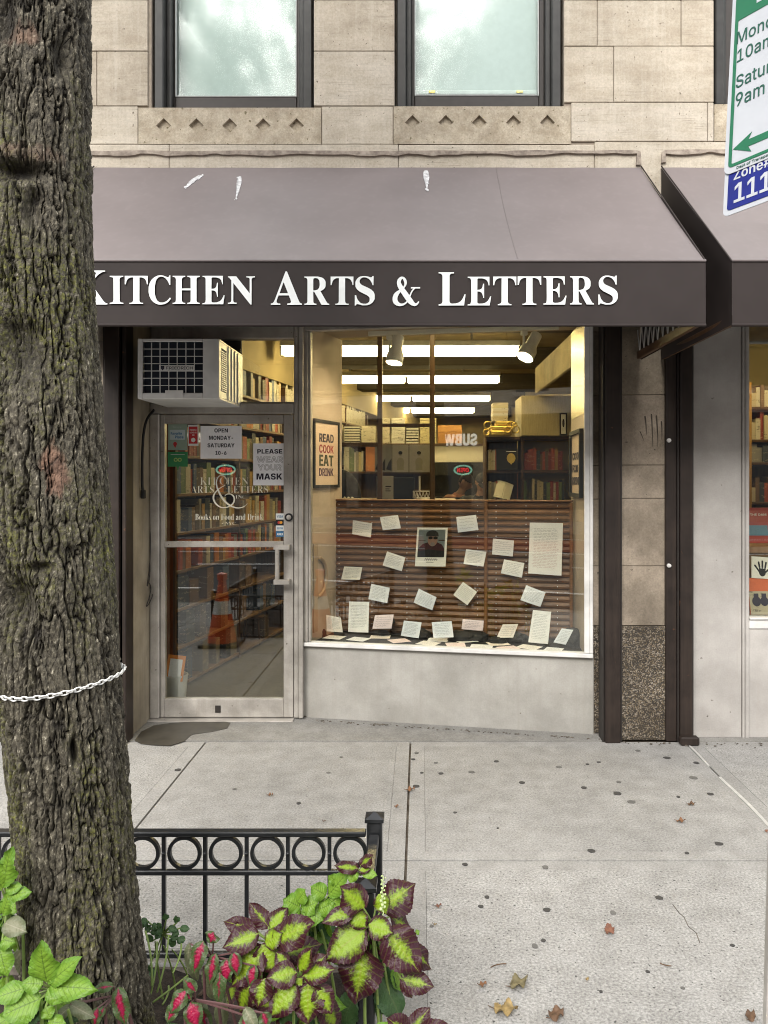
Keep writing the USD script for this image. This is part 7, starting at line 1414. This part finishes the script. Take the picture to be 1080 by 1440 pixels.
L = [(590, 375, 532, 342, 62, .4, 0, .12), (600, 375, 668, 290, 66, .6, 0, .1), (610, 380, 640, 440, 50, .5, 0, .15), (490, 420, 430, 388, 72, .5, 0, .12), (490, 420, 415, 450, 84, .5, 0, .15), (500, 425, 560, 400, 66, .5, 0, .12), (505, 430, 580, 470, 80, .5, 0, .15), (500, 430, 470, 500, 78, .5, 0, .15), (480, 400, 510, 355, 60, .6, 0, .1), (560, 430, 620, 405, 60, .5, 0, .1), (560, 440, 560, 550, 80, .9, 0, .2), (520, 470, 500, 560, 90, .9, 0, .2), (440, 440, 395, 520, 70, .9, 0, .2), (640, 330, 600, 300, 40, .6, 0, .1), (600, 480, 570, 560, 70, .9, .1, .2), (540, 400, 500, 440, 50, .4, 0, .1)]
rosette('lime_coleus', 'plain lime green coleus between the two purple-edged plants at the guard rail', 'plant', 'lime green coleus plants', (540, 430), 2.06, L, LIME, c4)
L = [(225, 885, 185, 703, 128, .55, 0, .15), (232, 890, 378, 762, 84, .5, 0, .12), (240, 900, 452, 912, 104, .5, 0, .15), (205, 890, 98, 888, 76, .4, 0, .12), (225, 915, 318, 968, 80, .5, 0, .15), (195, 960, 0, 1040, 140, .55, 0, .2), (120, 910, -40, 960, 90, .5, 0, .15), (215, 1000, 240, 1060, 60, .5, 0, .2), (230, 1070, 310, 1075, 60, .4, 0, .15), (225, 880, 235, 840, 50, .4, 0, .1), (60, 1040, -20, 1090, 80, .5, 0, .2), (190, 930, 160, 1010, 80, .9, 0, .2), (250, 960, 330, 1010, 60, .9, 0, .2)]
rosette('lime_coleus', 'bright lime green plant with four big leaves in front of the tree trunk', 'plant', 'lime green coleus plants', (225, 900), 1.58, L, LIME, c3)
L = [(20, 420, 45, 248, 100, .5, 0, .1), (10, 440, -30, 300, 110, .5, 0, .1), (30, 440, 100, 425, 56, .4, 0, .2), (40, 470, 138, 450, 66, .5, 0, .3), (15, 560, 45, 450, 70, .4, 0, .2), (20, 600, 120, 640, 84, .6, -.1, .3, PALE), (0, 560, -40, 500, 90, .5, 0, .2), (10, 680, 70, 690, 80, .5, 0, .3), (0, 720, 30, 860, 90, .6, 0, .25), (40, 560, 75, 500, 60, .9, 0, .15), (30, 380, 70, 330, 60, .9, 0, .1), (90, 720, 120, 880, 74, .7, 0, .25, PALE), (-10, 800, 40, 830, 70, .5, 0, .2), (10, 860, 60, 930, 70, .9, 0, .2), (60, 640, 90, 760, 60, .9, 0, .25)]
rosette('lime_coleus', 'tall lime green plant at the left picture edge beside the trunk', 'plant', 'lime green coleus plants', (15, 520), 1.78, L, LIME, c3, stem_root=(-0.98, 1.72, -0.03))
# wilted plants with pink hearts
L = [(125, 548, 88, 645, 70, .6, -.06, .35), (170, 595, 145, 690, 56, .6, -.06, .35), (215, 615, 205, 690, 62, .6, -.1, .35), (75, 555, 60, 640, 40, .7, .3, .3, PALE), (165, 515, 150, 545, 66, .4, -.05, .3), (130, 640, 165, 760, 62, .7, .3, .3, PALE), (190, 640, 180, 760, 60, .6, .25, .3), (240, 590, 250, 660, 54, .6, -.1, .3), (60, 570, 100, 690, 50, .8, .25, .35, PALE), (220, 650, 300, 720, 50, .8, .0, .3), (205, 750, 180, 880, 66, .8, .4, .2, PALE), (320, 640, 300, 700, 50, .6, -.1, .25)]
rosette('pink_coleus', 'wilted coleus with pink-hearted drooping leaves left of the purple-edged plants', 'plant', 'wilted pink-hearted coleus plants', (150, 600), 1.85, L, PINK, c4, stem=STEM_P)
L = [(60, 735, 8, 800, 70, .6, -.08, .3), (75, 780, 95, 860, 78, .6, -.12, .3), (110, 770, 130, 850, 50, .7, .25, .3, PALE), (40, 740, 70, 760, 56, .4, -.05, .25), (20, 790, -10, 840, 56, .6, .0, .3), (95, 740, 60, 700, 50, .5, .1, .2), (300, 835, 270, 880, 62, .5, -.1, .3), (350, 820, 365, 860, 56, .5, .0, .3), (120, 800, 140, 890, 60, .7, .2, .3), (280, 800, 320, 870, 50, .6, .2, .3, PALE)]
rosette('pink_coleus', 'wilted pink-hearted coleus at the bottom edge left of centre', 'plant', 'wilted pink-hearted coleus plants', (80, 760), 1.68, L, PINK, c4, stem=STEM_P)
L = [(560, 905, 580, 1050, 84, .6, -.02, .35), (465, 1000, 445, 1075, 64, .6, -.05, .35), (540, 900, 460, 905, 50, .5, .35, .3), (580, 910, 600, 1060, 60, .8, .3, .35, PALE), (330, 985, 420, 1030, 70, .5, .3, .25, PALE), (500, 995, 470, 1040, 40, .6, .2, .3), (340, 990, 270, 1050, 56, .6, .3, .25, PALE)]
rosette('pink_coleus', 'small wilted pink-hearted coleus at the foot of the tree trunk', 'plant', 'wilted pink-hearted coleus plants', (530, 930), 1.66, L, PINK, c3, stem=STEM_P)
# thin rose-like plant
q = np.random.default_rng(31); L = []
for x, y in [(680, 610), (700, 590), (735, 655), (760, 600), (790, 585), (820, 640), (855, 625), (880, 680), (830, 710), (720, 630), (690, 640), (810, 665), (840, 600), (770, 650), (745, 610), (800, 620), (670, 600), (865, 690), (700, 830), (740, 830), (720, 690)]:
    a = q.uniform(0, 2 * PI); l_ = q.uniform(32, 48); L.append((x, y, x + l_ * math.cos(a), y + l_ * math.sin(a) * 0.8, 30, .4, q.uniform(-.1, .1), .15))
t = rosette('rose_seedling', 'small sparse green plant with tiny leaves right of the trunk behind the soil', 'plant', None, (760, 640), 2.25, L, GREEN, c3, stem_r=0.003)
for (x0, y0, x1, y1) in [(710, 960, 745, 690), (745, 930, 800, 660), (820, 840, 860, 700), (715, 985, 890, 850), (770, 990, 800, 900), (720, 900, 690, 640)]:
    A_, B_ = P(*c3(x0, y0), 2.12), P(*c3(x1, y1), 2.22)
    obj('stem', tube(spline([A_, (A_ + B_) / 2 + [0.01, -0.01, 0.01], B_], 10), 0.0028, 6), STEM_G, t, smooth=True)
# low filler foliage
q = np.random.default_rng(77)
for k in range(44):
    x, y = (q.uniform(-0.74, -0.22), q.uniform(1.62, 2.15)) if k < 26 else (q.uniform(-1.4, -0.98), q.uniform(1.4, 2.0))
    if k == 0: ft = thing('low_foliage', 'dark green lower leaves under the coleus plants in the tree pit', 'plant')
    z = q.uniform(0.03, 0.16); a = q.uniform(0, 2 * PI); l_ = q.uniform(0.05, 0.09)
    put_leaf(ft, (x, y, z), (x + l_ * math.cos(a), y + l_ * math.sin(a), z - 0.01 + q.uniform(-0.02, 0.02)), l_ * 0.6, [GREEN, GREEN, COLEUS][k % 3], 900 + k, up=(0, -0.2, 1), bias=0.15 if k % 3 == 2 else 0)

# ------------------------------------------------------------------ dry leaves on the pavement
DRY = [plain(f'dry_leaf_{k}', c, 0.7, var=0.35, scale=60) for k, c in enumerate([(0.16, 0.075, 0.035), (0.10, 0.055, 0.03), (0.24, 0.17, 0.07), (0.12, 0.10, 0.05), (0.15, 0.065, 0.04)])]
for k, (px, py, Lp, a, mi, lab) in enumerate([(730, 1387, 34, 20, 3, 'large curled olive brown leaf on the pavement near the bottom edge'), (712, 1425, 40, -10, 2, 'tan curled leaf at the bottom edge of the pavement'), (783, 1431, 30, 25, 1, 'dark brown curled leaf at the bottom edge right of the tan one'), (857, 1311, 22, 60, 4, 'reddish leaf standing on edge on the pavement, right of the coleus'), (679, 1388, 13, 10, 0, 'small round reddish leaf left of the olive brown leaf'), (577, 1113, 20, 0, 0, 'brown curled leaf on the central pavement joint'), (973, 1133, 17, 0, 1, 'dark brown leaf on the right-hand slab near the white sealant'), (958, 1157, 20, -8, 0, 'thin brown leaf on the right-hand slab below the dark one'), (1056, 1433, 22, 40, 1, 'brown leaf in the bottom right corner of the pavement'), (380, 1120, 13, 0, 0, 'small brown leaf on the pavement behind the guard rail'), (617, 1277, 10, 15, 4, 'small pinkish leaf right of the coleus'), (786, 1041, 9, 0, 2, 'tiny tan leaf by the foot of the shop wall') if False else (558, 1136, 10, 30, 0, 'small brown leaf left of the central joint'), (1078, 1171, 9, 30, 4, 'reddish leaf at the right picture edge'), (456, 1157, 7, 0, 1, 'small dark leaf above the guard top rail'), (612, 1303, 6, 0, 2, 'tiny yellowish leaf right of the coleus'), (826, 1380, 7, 50, 2, 'tiny yellow leaf on the pavement right of the olive brown leaf')]):
    x, y = gpt(px, py); l_ = Lp * (0.85 if py > 1250 else 0.62) * y / FPX; al = math.radians(a)
    d = np.array([math.cos(al), 1.3 * math.sin(al), 0]); d /= np.linalg.norm(d)
    m, uv = leaf_geo(np.array([x, y, 0.006]) - d * l_ / 2, np.array([x, y, 0.008]) + d * l_ / 2, l_ * 0.75, (0, 0, 1), -0.25, seed=k, cup=-0.5, wave=0.22, serr=0.12)
    v = m[0].copy(); v[:, 2] = np.maximum(v[:, 2] + l_ * 0.10, 0.004)
    st = tube([np.array([x, y, 0.008]) - d * l_ * 0.48, np.array([x, y, 0.012]) - d * l_ * 0.75 + [0, 0.004, 0]], 0.0012, 5)
    t = thing('fallen_leaf', lab, 'leaf', group='dry leaves on the pavement')
    obj('blade', (v, m[1]), DRY[mi], t, smooth=True); obj('stalk', st, DRY[1], t)

for pts_, lab in [(((690, 1362), (700, 1358), (712, 1357)), 'thin curved twig on the pavement left of the dry leaves'), (((928, 1356), (936, 1359), (944, 1360)), 'short thin twig on the pavement near the right edge')]:
    q3 = [np.array([*gpt(a_, b_), 0.004]) for a_, b_ in pts_]; obj('twig', tube(spline(q3, 10), 0.0016, 5), DRY[1], label=lab, cat='twig')
ck = [gpt(a_, b_) for a_, b_ in [(946, 1272), (955, 1284), (962, 1290), (968, 1303), (979, 1312), (984, 1326)]]
obj('hairline_crack', poly_prism(LineString(ck).buffer(0.0014), 0.0004, 0.0012), JOINT, walk)
# ------------------------------------------------------------------ parking sign, top right
def Rsign(a, b, c):
    return trimesh.transformations.rotation_matrix(a, [0, 0, 1])[:3, :3] @ trimesh.transformations.rotation_matrix(b, [1, 0, 0])[:3, :3] @ trimesh.transformations.rotation_matrix(c, [0, 1, 0])[:3, :3]
RS = Rsign(-0.88071565, -0.26956322, -0.10044816); OS = P(1018, 248, 1.8)
SIGNW = mottle('sign_white', (0.345, 0.36, 0.39), (0.375, 0.39, 0.42), scale=12, rough=0.45, bump=0.0, stain=0.06, spec=0.5)
SGREEN, SBLUE, SLET = col('sign_green', (0.004, 0.10, 0.045), 0.45), mottle('sign_blue', (0.002, 0.007, 0.12), (0.003, 0.009, 0.15), scale=20, rough=0.4, bump=0.0, stain=0.1), col('sign_letter_green', (0.005, 0.06, 0.04), 0.5)
def rrect(x0, y0, x1, y1, r): return sbox(x0 + r, y0 + r, x1 - r, y1 - r).buffer(r, quad_segs=6)
t = thing('parking_sign', 'white parking sign with green border, hours and a left arrow, top right corner', 'sign', OS, mat=RS)
SW, SH_ = 0.305, 0.62
def on_sign(par, nm, shape, mat, layer): obj(nm, xf(extr(shape, 0.0006), STAND, (0, -0.0007 * layer, 0)), mat, par)
obj('plate', xf(extr(rrect(0, 0, SW, SH_, 0.018), 0.002), STAND, (0, 0.002, 0)), SIGNW, t)
zt2 = 0.4353
on_sign(t, 'green_border', rrect(0.010, 0.016, SW - 0.010, SH_ - 0.008, 0.010).difference(rrect(0.018, 0.024, SW - 0.018, zt2, 0.004)), SGREEN, 1)
on_sign(t, 'number', fit(text_shape('2', 700), 0.062, 0.135, zt2 + 0.022, zt2 + 0.135), SIGNW, 2)
def sx_of(px, py):
    d = np.array([(px - CX) / FPX, 1.0, (CY - py) / FPX]); n = RS[:, 1]; k = (OS - [0, 0, EYE]) @ n / (d @ n); p = np.array([0, 0, EYE]) + d * k - OS; q = RS.T @ p; return q[0], q[2]
# (text, left-bottom pixel, left-top pixel) -> height and place on the sign
for tx, lb, lt in [('Monday', (1036, 63), (1037, 46)), ('10am', (1036.5, 88.5), (1036, 72)), ('Saturday', (1035, 125), (1035, 108)), ('9am - ', (1034.5, 151), (1034.5, 133))]:
    x0, z0 = sx_of(*lb); _, z1 = sx_of(*lt); h_ = z1 - z0
    s = text_shape(tx.strip(), 480); s = affinity.scale(s, h_ * 0.70, h_, origin=(0, 0)); on_sign(t, 'word', affinity.translate(s, x0 - s.bounds[0], z0), SLET, 1)
ax, az = sx_of(1031, 210.5); bx_, bz_ = sx_of(1046, 208)
hh_ = 0.027
on_sign(t, 'arrow', Polygon([(ax, az), (ax + 0.045, az + hh_), (ax + 0.037, az + 0.0095), (SW - 0.03, az + 0.0095), (SW - 0.03, az - 0.0095), (ax + 0.037, az - 0.0095), (ax + 0.045, az - hh_)]), SGREEN, 1)
on_sign(t, 'small_print', affinity.translate(affinity.scale(text_shape('Dept of Transportation', 500), 0.007, 0.007, origin=(0, 0)), 0.03, 0.005), SLET, 1)
bolt = cat_mesh([cyl((SW / 2 - 0.03, 0, 0.03), (SW / 2 - 0.03, -0.008, 0.03), 0.010, 0.008, 12)])
obj('bolt', bolt, ALU, t)
t = thing('zone_sign', 'blue parking zone number sign below the white parking sign', 'sign', OS + RS[:, 1] * 0.004, mat=RS)
obj('plate', xf(extr(rrect(0.0, -0.108, SW, 0.06, 0.014), 0.002), STAND, (0, 0.002, 0)), SIGNW, t)
on_sign(t, 'blue_field', rrect(0.010, -0.096, SW - 0.010, 0.055, 0.008), SBLUE, 1)
zx, zz_ = sx_of(1025, 258.5)
s = affinity.scale(text_shape('Zone#', 650), 0.021, 0.026, origin=(0, 0)); on_sign(t, 'word', affinity.translate(s, 0.022, -0.020), SIGNW, 2)
s = affinity.scale(text_shape('1', 620), 0.050, 0.050, origin=(0, 0))
for k, d in enumerate('1110'):
    s = affinity.scale(text_shape(d, 620), 0.038, 0.050, origin=(0, 0)); s = affinity.translate(s, 0.026 + 0.030 * k - s.bounds[0], -0.082); on_sign(t, 'digit', s, SIGNW, 2)
t = thing('sign_pole', 'galvanised sign post carrying the two parking signs', 'post')
a = OS + RS @ np.array([SW / 2, 0.035, 0.75]); b = OS + RS @ np.array([SW / 2, 0.035, -0.25]); dr = (b - a) / np.linalg.norm(b - a); base_ = a + dr * ((a[2] + 0.05) / -dr[2])
obj('channel', tube([base_, a], 0.022, 10), ALU, t); 

# ------------------------------------------------------------------ across the street (seen in the glass)
t = thing('traffic_cone', 'orange traffic cone on the pavement beyond the left edge, mirrored in the door', 'traffic cone', (-1.85, 2.75, 0.002))
CONE = col('cone_orange', (0.60, 0.09, 0.015), 0.5)
obj('base', bx(-0.18, 0.18, -0.18, 0.18, 0, 0.03, 0.012), BLACK, t)
obj('body', lathe([(0.135, 0.03), (0.06, 0.44), (0.032, 0.60), (0.045, 0.605), (0.045, 0.66), (0.02, 0.67), (0, 0.67)], 28), CONE, t, smooth=30)
obj('collar', lathe([(0.089, 0.29), (0.068, 0.41), (0.064, 0.41), (0.085, 0.29)], 28), plain('reflective_white', (0.65, 0.65, 0.63), 0.5), t, smooth=30)
OY = -18.2
BRICK = usdkit.material(stage, LK + 'far_brick', {'g': ('geometry', {}), 'm': ('mapping', dict(rotation=(PI / 2, 0, 0))), 'b': ('brick_texture', dict(color1=(0.20, 0.09, 0.06), color2=(0.27, 0.13, 0.085), mortar=(0.32, 0.29, 0.26), scale=4.0)), 'p': ('principled_bsdf', dict(roughness=0.85))}, [('g.position', 'm.vector'), ('m.vector', 'b.vector'), ('b.color', 'p.base_color')], surface='p.BSDF')
DGL = plain('far_window_dark', (0.03, 0.035, 0.04), 0.15)
for k, (x0, x1, hgt_, mat_, lab) in enumerate([(-34, -12, 11, BRICK, 'brick building across the street with shops at its foot, left one in the mirror image'), (-11.98, 9, 12.5, STONE[0], 'pale building across the street opposite the bookshop'), (9.02, 34, 11, BRICK, 'brick building across the street at the far right')]):
    t = thing('opposite_building', lab, 'building', (0, OY, 0))
    obj('wall', bx(x0, x1, -8, 0, 3.9, hgt_), mat_, t); obj('cornice', bx(x0, x1, 0.002, 0.5, hgt_ - 0.8, hgt_ - 0.2), STONE[3], t)
    obj('shop_fascia', bx(x0, x1, -0.2, 0.12, 2.9, 3.898), DARK_METAL, t); obj('shop_glass', bx(x0 + 0.2, x1 - 0.2, -0.4, -0.3, 0.4, 2.898), DGL, t); obj('shop_base', bx(x0, x1, -0.35, 0.0, 0.0, 0.399), STONE_PIER[0], t); obj('body', bx(x0, x1, -8, -0.41, 0, 3.898), DARK_METAL, t)
    for px_ in np.arange(x0, x1, 5.2): obj('shop_pier', bx(px_, px_ + 0.5, -0.29, 0.05, 0.4, 2.898), STONE_PIER[1], t)
    for fl in range(int((hgt_ - 5) / 3.2)):
        for wx_ in np.arange(x0 + 1.5, x1 - 1.5, 2.7):
            w_ = obj('window', bx(wx_, wx_ + 1.2, 0.002, 0.05, 4.7 + fl * 3.2, 6.5 + fl * 3.2), DGL, t); obj('lintel', bx(wx_ - 0.1, wx_ + 1.3, 0.001, 0.12, 6.501 + fl * 3.2, 6.75 + fl * 3.2), STONE[3], w_); obj('sill', bx(wx_ - 0.1, wx_ + 1.3, 0.001, 0.15, 4.55 + fl * 3.2, 4.699 + fl * 3.2), STONE[3], w_)
def mirror(px, py, Y):
    """where the ray through this pixel lands on the plane y = Y after reflecting in the display glass"""
    s, Yw = S_of(px, 0.02); p = np.array([PX(px, Yw), Yw, PZ(py, Yw)]); d = p - [0, 0, EYE]; r = d - 2 * (d @ NW) * NW; return p + r * ((Y - p[1]) / r[1])
A_, B_ = mirror(671, 627, OY + 0.15), mirror(600, 610, OY + 0.15)
t = thing('sandwich_shop_sign', 'white block letter sign over a shop across the street, mirrored in the window', 'sign', (0, OY + 0.125, 0))
xr_, xl_ = A_[0], B_[0]; zc0, zc1 = mirror(660, 627, OY)[2], mirror(660, 610, OY)[2]
s = fit(text_shape('SUBWAY', 900), min(xl_, xr_), max(xl_, xr_), zc0, zc1)
m = extr(s, 0.04); v = m.vertices; obj('lettering', trimesh.Trimesh(np.c_[-(v[:, 0] - min(xl_, xr_)) + max(xl_, xr_), v[:, 2] - 0.0, v[:, 1]] if True else v, m.faces[:, ::-1], process=False), emit('sign_letters_lit', (0.95, 0.95, 0.85), 0.55), t)
nc = mirror(651, 661, OY + 0.16); r0 = abs(mirror(637, 661, OY + 0.16)[0] - mirror(661, 661, OY + 0.16)[0]) / 2; hz = abs(mirror(649, 655, OY)[2] - mirror(649, 667.5, OY)[2]) / 2
t = thing('open_neon_sign', 'oval neon OPEN sign in a window across the street, mirrored in the shop glass', 'sign', (nc[0], OY + 0.16, nc[2]))
obj('oval', tube([(r0 * math.cos(a), 0, hz * math.sin(a)) for a in np.linspace(0, 2 * PI, 41)[:-1]], 0.035, 6, closed=True), NEON_G, t)
s = fit(text_shape('OPEN', 600), -r0 * 0.66, r0 * 0.66, -hz * 0.5, hz * 0.5); m = extr(s, 0.03); v = m.vertices
obj('lettering', trimesh.Trimesh(np.c_[-v[:, 0], v[:, 2] - 0.01, v[:, 1]], m.faces[:, ::-1], process=False), NEON_R, t)
obj('backing', bx(-r0 * 1.1, r0 * 1.1, -0.08, -0.05, -hz * 1.2, hz * 1.2, 0.01), BLACK, t)
